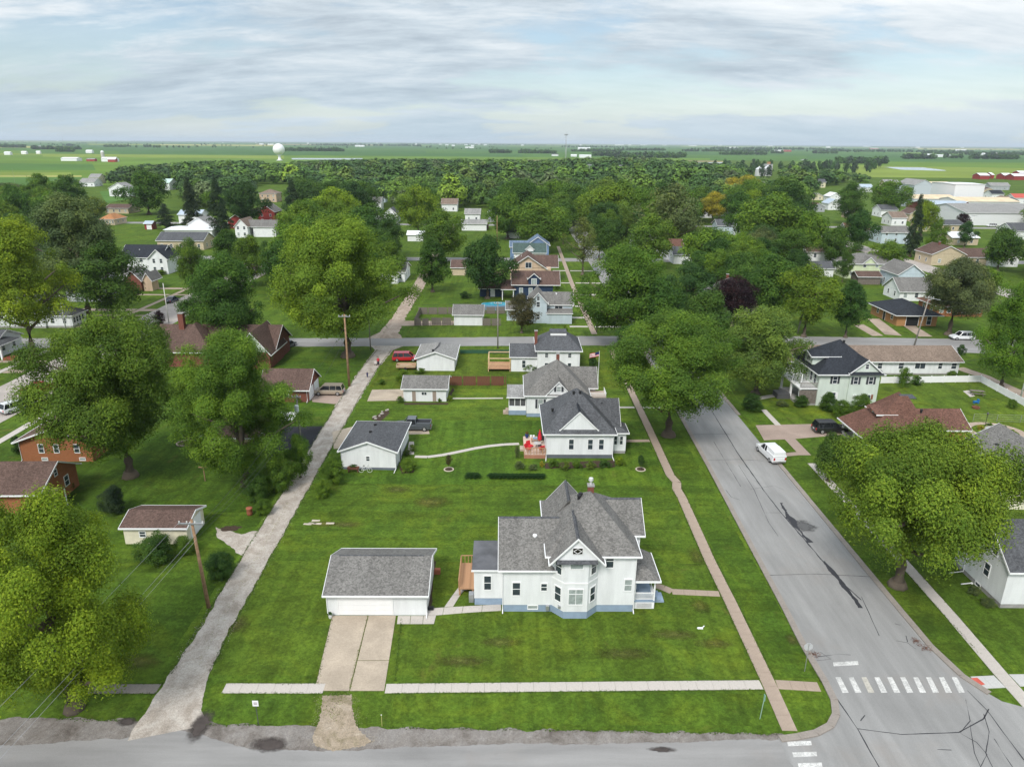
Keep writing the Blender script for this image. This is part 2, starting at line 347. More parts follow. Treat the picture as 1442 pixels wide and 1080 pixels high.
def smooth_noise(seed):
    g = random.Random(seed); a = [(g.uniform(-1, 1), g.uniform(.2, 3.0), g.uniform(0, 6.28)) for _ in range(7)]
    return lambda s: sum(k*math.sin(f*s+p) for k, f, p in a)/2.4
def ragged(poly, amp=.15, step=.6, seed=1):
    nz = smooth_noise(seed); out = []; s = 0; n = len(poly); g = random.Random(seed)
    for i in range(n):
        a, b = poly[i], poly[(i+1) % n]; dx, dy = b[0]-a[0], b[1]-a[1]; L = math.hypot(dx, dy)
        if L < 1e-6: continue
        k = max(1, int(L/step))
        for j in range(k):
            t = j/k; o = amp*(nz(s+L*t)*.8+g.uniform(-.3, .3)) if (j or amp) else 0
            out.append((a[0]+dx*t-dy/L*o, a[1]+dy*t+dx/L*o))
        s += L
    return out
soften(THIN, .0, .9, 2.2, 1.3)
def blobpoly(c, rx, ry, seed, n=70, amp=.28):
    g_ = random.Random(seed); h = [(g_.uniform(.2, 1)/(k+1)**.8, g_.uniform(0, 6.28), k+1) for k in range(9)]; out = []
    for i in range(n):
        a = 2*math.pi*i/n; q = 1+amp*sum(w*math.sin(k*a+p) for w, p, k in h)+g_.uniform(-.03, .03); out.append((c[0]+rx*q*math.cos(a), c[1]+ry*q*math.sin(a)))
    return out
def sheet(name, poly, z, mat, parent=None, th=.0):
    m = MB(); n = len(poly)
    m.add([(x, y, z) for x, y in poly], [tuple(range(n))])
    me = bpy.data.meshes.new(name); me.from_pydata(m.v, [], m.f)
    bm = bmesh.new(); bm.from_mesh(me); bmesh.ops.triangulate(bm, faces=bm.faces); bmesh.ops.recalc_face_normals(bm, faces=bm.faces)
    for f in bm.faces:
        if f.normal.z < 0: f.normal_flip()
    bm.to_mesh(me); bm.free(); me.materials.append(mat)
    o = bpy.data.objects.new(name, me); col.objects.link(o); o.parent = parent
    return o
def pxs(*pts): return [P(*p) for p in pts]
def ribbon(name, pts, w, z, mat, amp=.15, step=.7, seed=1, parent=None):
    # ribbon of width w (number or list) along pts with uneven edges
    ws = w if isinstance(w, (list, tuple)) else [w]*len(pts); C = []; nzl, nzr = smooth_noise(seed), smooth_noise(seed+50); g = random.Random(seed); s = 0
    for i in range(len(pts)-1):
        a, b = pts[i], pts[i+1]; d = math.hypot(b[0]-a[0], b[1]-a[1]); k = max(1, int(d/step))
        for j in range(k+(i == len(pts)-2)): C.append((a[0]+(b[0]-a[0])*j/k, a[1]+(b[1]-a[1])*j/k, ws[i]+(ws[i+1]-ws[i])*j/k, s+d*j/k))
        s += d
    L, Rr = [], []; n = len(C); q = max(1, int(1.2/step))
    for i, (x, y, ww, sl) in enumerate(C):
        p0, p1 = C[max(0, i-q)], C[min(n-1, i+q)]; d = math.hypot(p1[0]-p0[0], p1[1]-p0[1]); nx, ny = -(p1[1]-p0[1])/d, (p1[0]-p0[0])/d
        l = ww/2+amp*(nzl(sl)*.7+g.uniform(-.22, .22)); r = ww/2+amp*(nzr(sl)*.7+g.uniform(-.22, .22)); L.append((x+nx*l, y+ny*l, z)); Rr.append((x-nx*r, y-ny*r, z))
    m = MB(); m.add(L+Rr, [(i, n+i, n+i+1, i+1) for i in range(n-1)])
    return m.build(name, mat, parent)
def walk(pts, w, mat, slab=1.5, z=.012, name='sidewalk', gap=.016, limit=300, th=.05, keep=None):
    # a walk of single slabs, each a little out of true
    root = struct(bpy.data.objects.new(name, None)); col.objects.link(root)
    me = None; cnt = 0; g = random.Random(int(abs(pts[0][0]*13+pts[0][1]*7)))
    me = MB().box(-slab/2+gap/2, slab/2-gap/2, -w/2, w/2, -th, 0).mesh('slab', mat)
    for i in range(len(pts)-1):
        a, b = pts[i], pts[i+1]; d = math.hypot(b[0]-a[0], b[1]-a[1]); k = max(1, round(d/slab)); an = math.atan2(b[1]-a[1], b[0]-a[0])
        for j in range(k):
            t = (j+.5)/k; x, y = a[0]+(b[0]-a[0])*t, a[1]+(b[1]-a[1])*t
            if keep and not keep(x, y): continue
            o = inst('slab', me, root, (x, y, z+.03+g.uniform(-.006, .006)), an+g.uniform(-.006, .006)); o.scale.x = d/k/slab
            cnt += 1
    return root
def slabs(name, polys, mat, z=.04):
    root = struct(bpy.data.objects.new(name, None)); col.objects.link(root)
    for p in polys: MB().prism(p, 0, z+rnd.uniform(-.004, .004)).build('slab', mat, root)
    return root

gm = MB()
XS = [-45000, -6000, -1500, -400, -120, 0, 120, 400, 1500, 6000, 45000]; YS = [-3000, 0, 60, 160, 400, 1200, 4000, 12000, 50000]
gm.add([(x, y, 0) for y in YS for x in XS], [(j*11+i, j*11+i+1, (j+1)*11+i+1, (j+1)*11+i) for j in range(len(YS)-1) for i in range(10)])
struct(gm.build('ground', GRASS))

# yards kept by different owners
def yard(x0, x1, y0, y1, k, hue, seed):
    m = grass_mat('yard_grass', (.056*k*hue, .102*k, .0105*k), (.077*k*hue, .129*k, .0130*k), (.040*k*hue, .080*k, .0105*k), .5, rot=seed % 2, off=seed*7.3)
    struct(sheet('lawn', ragged([(x0, y0), (x1, y0), (x1, y1), (x0, y1)], .12, .8, seed), .004, m))
for i, q in enumerate(((-25.2, 20, 46.9, 63.5, 1.04, 1.08), (-25.2, 20, 63.5, 81, .96, 1.02), (-25.2, 20, 81, 103, 1.0, .94), (-25.2, 20, 103, 117.8, 1.10, 1.06), (-25.2, 20, 118, 143.2, .98, 1.14), (-72, -28.6, 46.2, 73.5, .88, .98), (-72, -28.8, 73.5, 104, .80, .92), (-72, -29, 104, 142, .92, .92), (41.6, 80, 48.2, 70, .90, 1.0), (41.6, 80, 70, 90.5, .92, 1.08), (41.6, 92, 98, 126.5, 1.06, 1.10), (21.6, 25.2, 47, 100, .94, .98), (-9, 20, 42, 45.2, .98, 1.0), (36.7, 39.9, 49, 92, .86, 1.0), (-24, 16, 156, 172, 1.02, 1.05), (-24, 16, 172, 192, .96, .96))): yard(*q, i)
# front street with its dirt shoulder, main street, cross street and the west street
struct(sheet('dirt_shoulder', ragged([(-130, 30), (22, 30), (22, 41.2), (-12, 41.6), (-18, 41.7), (-34, 42.3), (-60, 41.6), (-130, 42)], .22, .25, 3), .006, SHOULDER))
struct(sheet('front_street', ragged([(-130, 12), (25, 12), (25.5, 40.9), (20, 40.7), (8, 40.2), (-2, 40.1), (-9, 39.6), (-14, 39.3), (-18.5, 39.6), (-22, 40.6), (-25, 41.4), (-28, 40.4), (-34, 39.8), (-44, 39.3), (-130, 38.9)], .16, .2, 8), .011, ROAD_N))
main_poly = [(25.2, 12), (120, 12), (120, 42.5), (47, 42.6), (41.0, 43.4), (38.4, 44.6), (36.8, 47), (36.1, 51), (36.0, 200), (36.0, 620), (27.6, 620), (27.6, 200), (27.0, 107), (26.6, 87), (26.1, 70), (25.7, 55), (25.5, 51), (25.6, 46.6), (25.3, 44), (24.2, 42.2), (22.4, 41.2), (19.6, 40.85), (19.6, 39.0), (22, 30)]
main_street = struct(sheet('main_street', main_poly, .016, ROAD_M))
struct(sheet('cross_street', ragged([(-320, 143), (-112, 141), (-27, 144.9), (16.5, 146.6), (62, 147), (99, 142.5), (240, 134), (420, 126), (420, 138), (240, 147), (108, 153.8), (66, 155.4), (17, 154.4), (-28, 151.4), (-112, 149), (-320, 151)], .2, 1.5, 5), .010, ROAD_N))
struct(sheet('west_street', [(-78.2, 12), (-78.0, 112), (-79.2, 128), (-80.1, 162), (-81, 420), (-91, 420), (-91.2, 187), (-90.6, 150), (-89.6, 120), (-89.2, 12)], .0135, ROAD_W))
struct(sheet('far_street', [(-250, 258), (300, 262), (300, 270), (-250, 266)], .010, ROAD_N))
struct(sheet('far_street', [(-250, 374), (330, 378), (330, 386), (-250, 382)], .010, ROAD_N))
struct(sheet('east_street', [(141, 60), (150, 60), (152, 620), (143, 620)], .0135, ROAD_W))

# kerb as short stones along the main street and round both corners
def kerb(pts, w=.56, h=.11, seg=2.4, mat=KERB):
    root = struct(bpy.data.objects.new('kerb', None)); col.objects.link(root)
    me = MB().box(-seg/2+.012, seg/2-.012, -w/2, w/2, 0, h).mesh('kerb_stone', mat)
    for i in range(len(pts)-1):
        a, b = pts[i], pts[i+1]; d = math.hypot(b[0]-a[0], b[1]-a[1]); k = max(1, round(d/seg)); an = math.atan2(b[1]-a[1], b[0]-a[0])
        for j in range(k):
            t = (j+.5)/k; o = inst('kerb_stone', me, root, (a[0]+(b[0]-a[0])*t, a[1]+(b[1]-a[1])*t, rnd.uniform(-.012, .012)), an+rnd.uniform(-.01, .01)); o.scale.x = d/k/seg
kerb([(19.7, 40.7), (21.2, 40.95), (22.6, 41.3), (23.9, 42.0), (24.8, 43.1), (25.3, 44.6), (25.4, 46.6), (25.35, 51), (25.6, 56), (26.0, 70), (26.5, 87), (26.9, 107), (27.4, 144)])
kerb([(60, 42.75), (47, 42.8), (42.6, 43.2), (40.2, 43.9)]); kerb([(37.9, 45.4), (36.9, 47.4), (36.35, 51), (36.3, 56), (36.3, 92)]); kerb([(36.3, 106), (36.3, 144)])

# road marks: crosswalk bars, stop bar, tar seams and patches
def decal(name, poly, mat, z=.021): return sheet(name, poly, z, mat, main_street)
for i in range(10):
    c = 1183+18.2*i
    decal('crosswalk_bar', pxs((c-6.5, 953.5), (c+.5, 953.3), (c+12.0, 975), (c+3.5, 975.4)), PAINT if i != 2 else PAINT_W)
decal('stop_bar', pxs((1173, 932.5), (1208, 930.5), (1209, 936.0), (1174, 938)), PAINT)
for k in range(3): decal('crosswalk_bar', pxs((1108+k*7.6, 1044+k*15.2), (1142+k*7.6, 1043+k*15.2), (1143+k*7.6, 1049+k*15.4), (1110+k*7.6, 1050.5+k*15.4)), PAINT)
def seam(pts, w=.07, z=.022, mat=TAR, amp=.03, seed=1): ribbon('tar_seam', pxs(*pts), w, z, mat, amp, .25, seed, main_street)
seam([(1166, 965), (1208, 1027), (1238, 1080)], .07); seam([(1208, 1026), (1270, 1034), (1350, 1031), (1385, 1012), (1392, 998)], .07, seed=2)
seam([(1362, 972), (1390, 1000), (1412, 1030), (1442, 1070)], .06, seed=3); seam([(1352, 1032), (1375, 1045), (1390, 1062), (1380, 1080)], .05, seed=4)
seam([(1385, 1005), (1393, 1030), (1388, 1060), (1398, 1080)], .05, seed=5); seam([(1360, 985), (1366, 1015), (1352, 1031)], .04, seed=6); seam([(1366, 1020), (1372, 1060), (1380, 1078)], .04, seed=16); seam([(1400, 1040), (1412, 1060), (1426, 1080)], .04, seed=17)
seam([(1213, 840), (1238, 895)], .06, seed=7); seam([(1085, 745), (1150, 808), (1210, 852)], .0, seed=8) if False else None
seam([(1000, 575), (1040, 640), (1075, 690), (1100, 722), (1120, 745), (1150, 780), (1180, 815), (1213, 845)], .12, seed=9, amp=.06)
seam([(1160, 790), (1183, 818), (1205, 845), (1211, 856)], .42, seed=19, amp=.22, z=.0235); seam([(1100, 708), (1112, 730), (1130, 752), (1142, 764)], .5, seed=20, amp=.3, z=.0235)
decal('tar_patch', blobpoly(P(1134, 740), 1.9, 1.9, 12, 80, .2), soften(plain('damp_patch', (.10, .098, .097), .6), .3, .8, 1.4, 1.1), .0225)
seam([(1040, 655), (1062, 690), (1082, 735), (1096, 755)], .05, seed=10); seam([(970, 612), (1018, 611), (1030, 612)], .06, seed=11); seam([(990, 648), (1040, 647), (1075, 649)], .06, seed=12)
seam([(1083, 810), (1150, 808), (1225, 812)], .06, seed=13); seam([(1150, 925), (1180, 921), (1198, 922)], .05, seed=14); seam([(1155, 918), (1170, 928), (1150, 930)], .04, seed=15)
seam([(1262, 902), (1278, 905), (1290, 914)], .05, seed=21); seam([(1278, 904), (1276, 895)], .05, seed=22); seam([(1005, 622), (1025, 655), (1043, 685)], .05, seed=23); seam([(1260, 878), (1268, 880)], .05, seed=24)
seam([(1022, 690), (1030, 700), (1042, 704)], .05, seed=25); seam([(1078, 722), (1110, 722)], .04, seed=26); seam([(1212, 1015), (1218, 1007)], .06, seed=27); seam([(1320, 1055), (1340, 1056)], .05, seed=28); seam([(1050, 690), (1090, 684), (1104, 690)], .03, seed=29)

# alley and aprons
alley_pts = [(-25.0, 40.9), (-25.5, 42.6), (-26.0, 47), (-26.2, 52), (-26.6, 70), (-27.0, 95), (-27.3, 113), (-27.2, 130), (-26.6, 142), (-26.6, 145.2)]
struct(ribbon('alley', alley_pts, [5.6, 4.3, 3.0, 2.7, 2.9, 2.9, 3.3, 3.2, 3.8, 7], .0175, ALLEY, .16, .22, 4))
struct(ribbon('alley', [(-28, 151.2), (-28, 156), (-28, 170), (-28.2, 210), (-30.4, 302), (-31, 372)], [8, 4.4, 3.3, 3.5, 3.3, 3.3], .0175, ALLEY_N, .25, .8, 6))
# strip of grass growing down the middle of the alley
struct(sheet('gravel_apron', ragged(pxs((453, 978), (496, 977), (498, 998), (503, 1022), (516, 1036), (528, 1044), (510, 1052), (470, 1056), (445, 1050), (440, 1038), (450, 1012)), .22, .12, 9), .0195, APRON))
struct(sheet('gravel_pad', ragged(pxs((304, 742), (340, 752), (362, 748), (350, 785), (338, 782), (318, 765), (303, 757)), .3, .4, 10), .0155, ALLEY))
struct(sheet('asphalt_drive', ragged(pxs((400, 601), (464, 600), (446, 632), (388, 634)), .08, .5, 11), .0165, BLACKTOP))
struct(sheet('van_drive', pxs((436, 556), (478, 551), (497, 549), (485, 568), (470, 569), (440, 566)), .0165, DRIVE_B))
# damp dirt beside the alley mouth and on the shoulder
damp = soften(plain('damp_dirt', (.062, .050, .045), .75, var=.3), .35, .9)
for i, (px, rx, ry, z) in enumerate((((281, 1022), .85, 1.5, .0186), ((380, 1048), 1.5, .62, .0196), ((936, 1054), .9, .28, .0126), ((180, 1015), .8, .35, .0066))):
    struct(sheet('damp_dirt', blobpoly(P(*px), rx*1.25, ry*1.25, 31+i), z, damp))
struct(sheet('bare_dirt', blobpoly(P(327, 744), 1.2, .55, 35), .0205, SOIL))
for i, (px, rx, ry) in enumerate((((1005, 905), 2.0, .9), ((985, 855), 1.1, 1.5), ((485, 738), 2.4, .9), ((612, 706), 3.2, 2.0), ((945, 893), 2.8, .9), ((1115, 900), .7, 1.0), ((455, 738), 2.2, .9), ((560, 690), 2.4, 1.2), ((700, 905), 2.5, 1.0), ((640, 930), 3, 1.0), ((200, 930), 2.5, 1.4), ((880, 920), 3, 1.2), ((330, 880), 1.6, 1.8), ((980, 780), 1.2, 2.2))):
    struct(sheet('worn_turf', blobpoly(P(*px), rx, ry, 61+i, 60, .2), .0085+i*.0002, THIN))
# walks
walk([(-22.6, 45.4), (-14.7, 45.45)], 1.05, WALK, 1.3); walk([(-9.85, 45.5), (20.15, 46.2)], 1.0, WALK, 1.3)
walk([(-34.8, 45.2), (-27.75, 45.3)], 1.0, WALK_D, 1.4); walk([(21.4, 46.25), (24.7, 46.0)], 1.0, WALK_O, 1.1)
walk([(20.7, 41.5), (20.8, 46), (20.8, 57), (20.7, 64), (20.9, 78), (20.75, 80.2), (21.15, 82), (20.75, 84), (20.85, 98), (20.8, 143)], 1.12, WALK_O, 1.55)
walk([(18.6, 156), (18.2, 216), (18.9, 300)], 1.3, WALK_O, 1.9)
walk([(40.2, 43.6), (40.25, 47.6), (40.6, 55), (40.8, 64), (40.8, 88)], 1.15, WALK, 1.5)
walk([(37.6, 46.6), (39.6, 46.75)], 1.35, WALK_W, 1.0); walk([(40.9, 46.9), (60, 47.2)], 1.35, WALK_W, 1.5)
pad = decal('tactile_pad', pxs((1365, 955.5), (1376, 954.5), (1387, 964), (1377, 966.5)), plain('red_pad', (.50, .10, .07), .8), .06)
walk([(-73.3, 60), (-73.3, 140)], 1.2, WALK, 1.5); walk([(-95.2, 60), (-95.2, 140)], 1.2, WALK, 1.5); walk([(-95.2, 152), (-94.6, 252)], 1.2, WALK_O, 1.6)
for y, w in ((126, 2.2), (132, 1.3), (160, 2.0), (171, 1.2), (177, 2.4), (196, 1.4), (205, 2.2)): walk([(-94.4, y), (-90.9, y)], w, WALK_O, 1.2); walk([(-112, y), (-96, y)], w, WALK_O, 1.4)
for y, w in ((163, 1.2), (172, 1.6), (185, 1.2), (200, 2.0), (218, 1.2), (240, 1.4)): walk([(13.5, y), (17.8, y)], w, WALK, 1.3); walk([(19.4, y), (27.2, y)], w, WALK, 1.3)
walk([(14.2, 59.6), (14.9, 59.2), (15.6, 58.6), (20.1, 58.3)], .85, WALK_O, 1.1)                           # porch walk
walk(pxs((584, 643), (602, 643.5), (622, 641), (645, 636.5), (668, 631.5), (690, 628), (710, 626), (731, 625)), .72, WALK, .95)   # garden path of the second house
walk([(16.6, 95.2), (20.1, 95.4)], .8, WALK_O, 1.1); walk([(14.0, 109), (20.1, 109.1)], .7, WALK, 1.1); walk([(21.5, 109.1), (26.6, 109.1)], .7, WALK, 1.1)
walk([(-10, 112.8), (-1.5, 113.1)], .5, WALK, 1.2); walk([(21.4, 58.2), (21.45, 58.2)], .1, WALK_O, .1) if False else None
slabs('driveway', [pxs((443, 972.5), (491.8, 972.5), (517.8, 867), (468, 867)), pxs((493.0, 972.5), (541, 972.5), (547.6, 930.5), (503.4, 930.5)), pxs((503.7, 929.6), (547.8, 929.6), (557.5, 867), (519.0, 867))], DRIVE, .045)
slabs('front_walk', [pxs((560.5, 867.3), (578, 867.3), (577, 878.5), (559, 878.5)), pxs((578.6, 867.3), (596, 867.3), (595, 878.5), (577.6, 878.5)), pxs((596.6, 867.3), (614, 866.6), (611, 878.3), (595.6, 878.5)),
                     pxs((600.5, 857), (625, 855.5), (623, 865.5), (614.5, 866.2), (600.5, 866.6)), pxs((625.6, 855.4), (652, 854), (650, 863.3), (623.6, 865.4)), pxs((652.6, 854), (679, 852.4), (678, 861.2), (650.6, 863.2)), pxs((679.6, 852.4), (705.5, 851), (705.5, 859.8), (678.6, 861.2))], WALK, .04)
slabs('side_walk', [pxs((626, 854.5), (637.5, 838), (648, 838), (638, 854)), pxs((638, 837.3), (648, 824), (664, 826), (659, 830), (654, 831), (648.4, 837.3))], WALK, .04)
slabs('driveway', [pxs((517, 565), (524, 549), (569, 548), (568, 564))], DRIVE, .03); slabs('driveway', [pxs((468, 608), (500, 600), (491, 612), (480, 632), (470, 632))], DRIVE, .03)
slabs('parking_pad', [pxs((560, 604), (603, 604), (605, 611), (574, 612))], DRIVE, .03); slabs('garden_walk', [pxs((576, 622), (583, 622), (583, 640), (573, 640))], WALK, .03)
slabs('driveway', [pxs((1064, 599), (1105, 598), (1160, 597), (1190, 597), (1190, 612), (1120, 618), (1076, 620))], DRIVE_B, .03)
slabs('driveway', [pxs((557, 452), (640, 452), (638, 458), (560, 459))], WALK_O, .02)
walk(pxs((1112, 618), (1134, 641)), 1.6, DRIVE_B, 1.3); walk(pxs((1100, 641), (1132, 638)), 1.0, DRIVE_B, 1.1); walk(pxs((1075, 577), (1096, 599)), .9, WALK, 1.2); walk(pxs((1063, 562), (1102, 555)), 1.2, WALK, 1.2)
for q in ([(1202, 458), (1228, 473), (1244, 473), (1216, 457)], [(1222, 449), (1246, 471), (1270, 473), (1238, 449)], [(1268, 456), (1294, 474), (1313, 474), (1284, 456)]): slabs('driveway', [pxs(*q)], WALK_O, .02)
struct(ribbon('back_lane', pxs((1350, 518), (1385, 530), (1442, 556), (1500, 585)), 2.6, .012, WALK_O, .15, .8, 44))

# ------------------------------------------------------------------ house kit
_win = {}
def win_mesh(w, h, rail, style):
    k = (round(w, 2), round(h, 2), rail, style)
    if k not in _win:
        t = .075 if w < 1.3 else .09; d = .05
        fr = MB().box(-w/2-t, w/2+t, -d, .02, -t*1.3, 0).box(-w/2-t, w/2+t, -d, .02, h, h+t*1.2).box(-w/2-t, -w/2, -d, .02, 0, h).box(w/2, w/2+t, -d, .02, 0, h)
        if rail == 1: fr.box(-w/2, w/2, -d+.01, .02, h*.5-.025, h*.5+.025)
        if rail == 2: fr.box(-.025, .025, -d+.01, .02, 0, h).box(-w/2, -.025, -d+.01, .02, h*.68, h*.68+.05).box(.025, w/2, -d+.01, .02, h*.68, h*.68+.05)
        if rail == 3: fr.box(-.03, .03, -d+.01, .02, 0, h)
        _win[k] = (fr.mesh('window', W_TRIM), MB().box(-w/2, w/2, -.012, .02, 0, h).mesh('pane', {'g': GLASS, 'c': CURTAIN}[style]))
    return _win[k]
ROT = {'S': 0, 'E': math.pi/2, 'N': math.pi, 'W': -math.pi/2}
class House:
    def __init__(s, name, label, cat, loc, rz=0, group=None):
        s.root = thing(name, label, cat, (loc[0], loc[1], 0), rz, group); s.trim = W_TRIM
    def part(s, mb, name, mat, parent=None, **kw): return mb.build(name, mat, parent or s.root, **kw)
    def wall(s, x0, x1, y0, y1, z0, z1, mat, name='wall'): return s.part(MB().box(x0, x1, y0, y1, z0, z1), name, mat)
    def base(s, x0, x1, y0, y1, h, mat): return s.part(MB().box(x0, x1, y0, y1, -.1, h), 'foundation', mat)
    def gable(s, x0, x1, y0, y1, ze, rise, axis, wallm, roofm, o=.35, t=.13, oe=None, fill=True, cap=False, ends=(1, 1)):
        oe = o if oe is None else oe           # o: eave overhang, oe: overhang at the gable ends
        a0, a1, b0, b1 = (y0, y1, x0, x1) if axis == 'x' else (x0, x1, y0, y1)
        m = (a0+a1)/2; sl = rise/((a1-a0)/2); zl = ze-sl*o
        sec = [(a0-o, zl), (m, ze+rise), (a1+o, zl), (a1+o, zl+t), (m, ze+rise+t), (a0-o, zl+t)]
        rf = s.part(MB().extr(sec, axis, b0-oe, b1+oe), 'roof', roofm)
        if fill: s.part(MB().extr([(a0, ze), (a1, ze), (m, ze+rise-.01)], axis, b0, b1), 'gable_wall', wallm)
        tr = MB()
        for on, e0, e1 in ((ends[0], b0-oe-.045, b0-oe-.003), (ends[1], b1+oe+.003, b1+oe+.045)):
            if not on: continue
            tr.extr([(a0-o, zl-.07), (m, ze+rise-.07), (a1+o, zl-.07), (a1+o, zl+t+.012), (m, ze+rise+t+.012), (a0-o, zl+t+.012)], axis, e0, e1)
        for p0, p1 in ((a0-o-.09, a0-o-.003), (a1+o+.003, a1+o+.09)):
            if axis == 'x': tr.box(b0-oe-.045, b1+oe+.045, p0, p1, zl-.04, zl+t-.01)
            else: tr.box(p0, p1, b0-oe-.045, b1+oe+.045, zl-.04, zl+t-.01)
        s.part(tr, 'trim_board', s.trim, rf)
        if cap:
            c = MB().extr([(m-.16, ze+rise+t-.16*sl+.012), (m, ze+rise+t+.022), (m+.16, ze+rise+t-.16*sl+.012), (m+.16, ze+rise+t-.16*sl+.035), (m, ze+rise+t+.045), (m-.16, ze+rise+t-.16*sl+.035)], axis, b0-oe+.02, b1+oe-.02)
            s.part(c, 'ridge_cap', cap, rf)
        return rf
    def hip(s, x0, x1, y0, y1, ze, rise, roofm, o=.4, t=.13, apex=None, ridge=None):
        X0, X1, Y0, Y1 = x0-o, x1+o, y0-o, y1+o; w, d = X1-X0, Y1-Y0; cx, cy = (X0+X1)/2, (Y0+Y1)/2
        if apex: ra = rb = (apex[0], apex[1])
        elif ridge: ra, rb = ridge
        elif w >= d: ra, rb = (X0+d/2, cy), (X1-d/2, cy)
        else: ra, rb = (cx, Y0+w/2), (cx, Y1-w/2)
        z0 = ze-rise*o/(min(w, d)/2); zr = ze+rise
        v = [(X0,Y0,z0),(X1,Y0,z0),(X1,Y1,z0),(X0,Y1,z0),(X0,Y0,z0+t),(X1,Y0,z0+t),(X1,Y1,z0+t),(X0,Y1,z0+t),(*ra, zr+t)]
        f = [(0,3,2,1),(0,1,5,4),(1,2,6,5),(2,3,7,6),(3,0,4,7)]
        if math.hypot(ra[0]-rb[0], ra[1]-rb[1]) < .05: f += [(4,5,8),(5,6,8),(6,7,8),(7,4,8)]
        else:
            v.append((*rb, zr+t))
            f += [(4,5,9,8),(5,6,9),(6,7,8,9),(7,4,8)] if abs(ra[0]-rb[0]) > abs(ra[1]-rb[1]) else [(4,5,8),(5,6,9,8),(6,7,9),(7,4,8,9)]
        rf = s.part(MB().add(v, f), 'roof', roofm)
        tr = MB().box(X0-.08, X1+.08, Y0-.08, Y0-.003, z0-.05, z0+t-.01).box(X0-.08, X1+.08, Y1+.003, Y1+.08, z0-.05, z0+t-.01).box(X0-.08, X0-.003, Y0-.003, Y1+.003, z0-.05, z0+t-.01).box(X1+.003, X1+.08, Y0-.003, Y1+.003, z0-.05, z0+t-.01)
        s.part(tr, 'trim_board', s.trim, rf); return rf
    def shed(s, x0, x1, y0, y1, zf, zb, roofm, o=.25, t=.12):
        sl = (zb-zf)/(y1-y0)
        rf = s.part(MB().extr([(y0-o, zf-sl*o), (y1, zb), (y1, zb+t), (y0-o, zf-sl*o+t)], 'x', x0-o, x1+o), 'roof', roofm)
        s.part(MB().box(x0-o-.05, x1+o+.05, y0-o-.07, y0-o-.003, zf-sl*o-.05, zf-sl*o+t-.01), 'trim_board', s.trim, rf); return rf
    def win(s, face, u, z, w, h, plane, rail=1, style='g', shut=None, rot=None, pos=None):
        fm, pm = win_mesh(w, h, rail, style); rz = ROT[face] if rot is None else rot
        if pos is None: pos = {'S': (u, plane-.004), 'N': (u, plane+.004), 'E': (plane+.004, u), 'W': (plane-.004, u)}[face]
        o = inst('window', fm, s.root, (pos[0], pos[1], z), rz); inst('pane', pm, o)
        if shut:
            for q in (-1, 1): MB().box(q*(w/2+.27)-.17, q*(w/2+.27)+.17, -.045, -.003, -.05, h+.05).build('shutter', shut, o)
        return o
    def door(s, face, u, w, h, plane, mat, z=0.05, panels=0):
        rz = ROT[face]; pos = {'S': (u, plane-.004), 'N': (u, plane+.004), 'E': (plane+.004, u), 'W': (plane-.004, u)}[face]
        if panels:
            d = MB().box(-w/2-.1, -w/2, -.05, .02, 0, h+.1).box(w/2, w/2+.1, -.05, .02, 0, h+.1).box(-w/2, w/2, -.05, .02, h, h+.1).build('garage_door', s.trim, s.root, (*pos, z), rz)
            me = MB().box(-w/2+.01, w/2-.01, -.03, .02, .008, h/panels-.008).mesh('door_panel', mat)
            for k in range(panels): inst('door_panel', me, d, (0, 0, k*h/panels))
        else:
            d = MB().box(-w/2, w/2, -.04, .02, 0, h).build('door', mat, s.root, (*pos, z), rz)
            MB().box(-w/2-.09, -w/2-.002, -.055, .02, 0, h+.09).box(w/2+.002, w/2+.09, -.055, .02, 0, h+.09).box(-w/2-.002, w/2+.002, -.055, .02, h+.002, h+.09).build('door_frame', s.trim, d)
        return d
    def chimney(s, x, y, z0, z1, w=.6, mat=None):
        c = s.part(MB().box(x-w/2, x+w/2, y-w/2, y+w/2, z0, z1), 'chimney', mat or BRICK_R)
        s.part(MB().box(x-w/2-.06, x+w/2+.06, y-w/2-.06, y+w/2+.06, z1+.003, z1+.12), 'chimney_cap', CONC_F, c); return c
    def vent(s, x, y, z, mat=BLACK): return s.part(MB().lathe([(.16, -.25), (.16, .14), (.22, .16), (.20, .26), (.03, .30)], 10, x, y), 'roof_vent', mat, loc=(0, 0, z))
    def downspout(s, x, y, z1, out=(0, -.5)): return s.part(MB().tube([(x, y, z1), (x, y, .3), (x+out[0], y+out[1], .08)], .05, 5), 'downspout', s.trim)
def at(px): return P(*px)

# ---- the corner house
H = House('corner_house', 'two-storey white house with grey hipped roof, bay front and blue foundation', 'house', (-0.70, 55.35), .010)
H.base(.03, 4.6, .03, 8, .75, BLUE_F); H.base(4.4, 11.97, .032, 9.57, .75, BLUE_F); H.base(-2.65, .02, 1.03, 5.5, .75, BLUE_F)
H.wall(0, 4.4, 0, 8.0, .75, 4.7, W_SIDE); H.wall(4.4, 12.0, .002, 9.6, .752, 6.25, W_SIDE)
H.gable(0, 4.9, 0, 8.0, 4.75, 2.75, 'x', W_SIDE, ROOF_G, .35, cap=ROOF_D, oe=.42, ends=(1, 0))
H.hip(4.2, 12.0, 0, 9.6, 6.3, 3.45, ROOF_G, .38, apex=(8.2, 4.9))
H.wall(4.5, 8.1, 9.3, 9.8, .75, 6.0, W_SIDE); H.gable(4.2, 8.4, 5.7, 9.4, 6.05, 2.45, 'y', W_SIDE, ROOF_G, .33, cap=ROOF_D, ends=(0, 1))
H.wall(11.5, 12.95, 3.4, 8.8, .75, 6.3, W_SIDE); H.gable(8.6, 12.95, 3.4, 8.8, 6.35, 2.05, 'x', W_SIDE, ROOF_G, .36, cap=ROOF_D, ends=(0, 1))
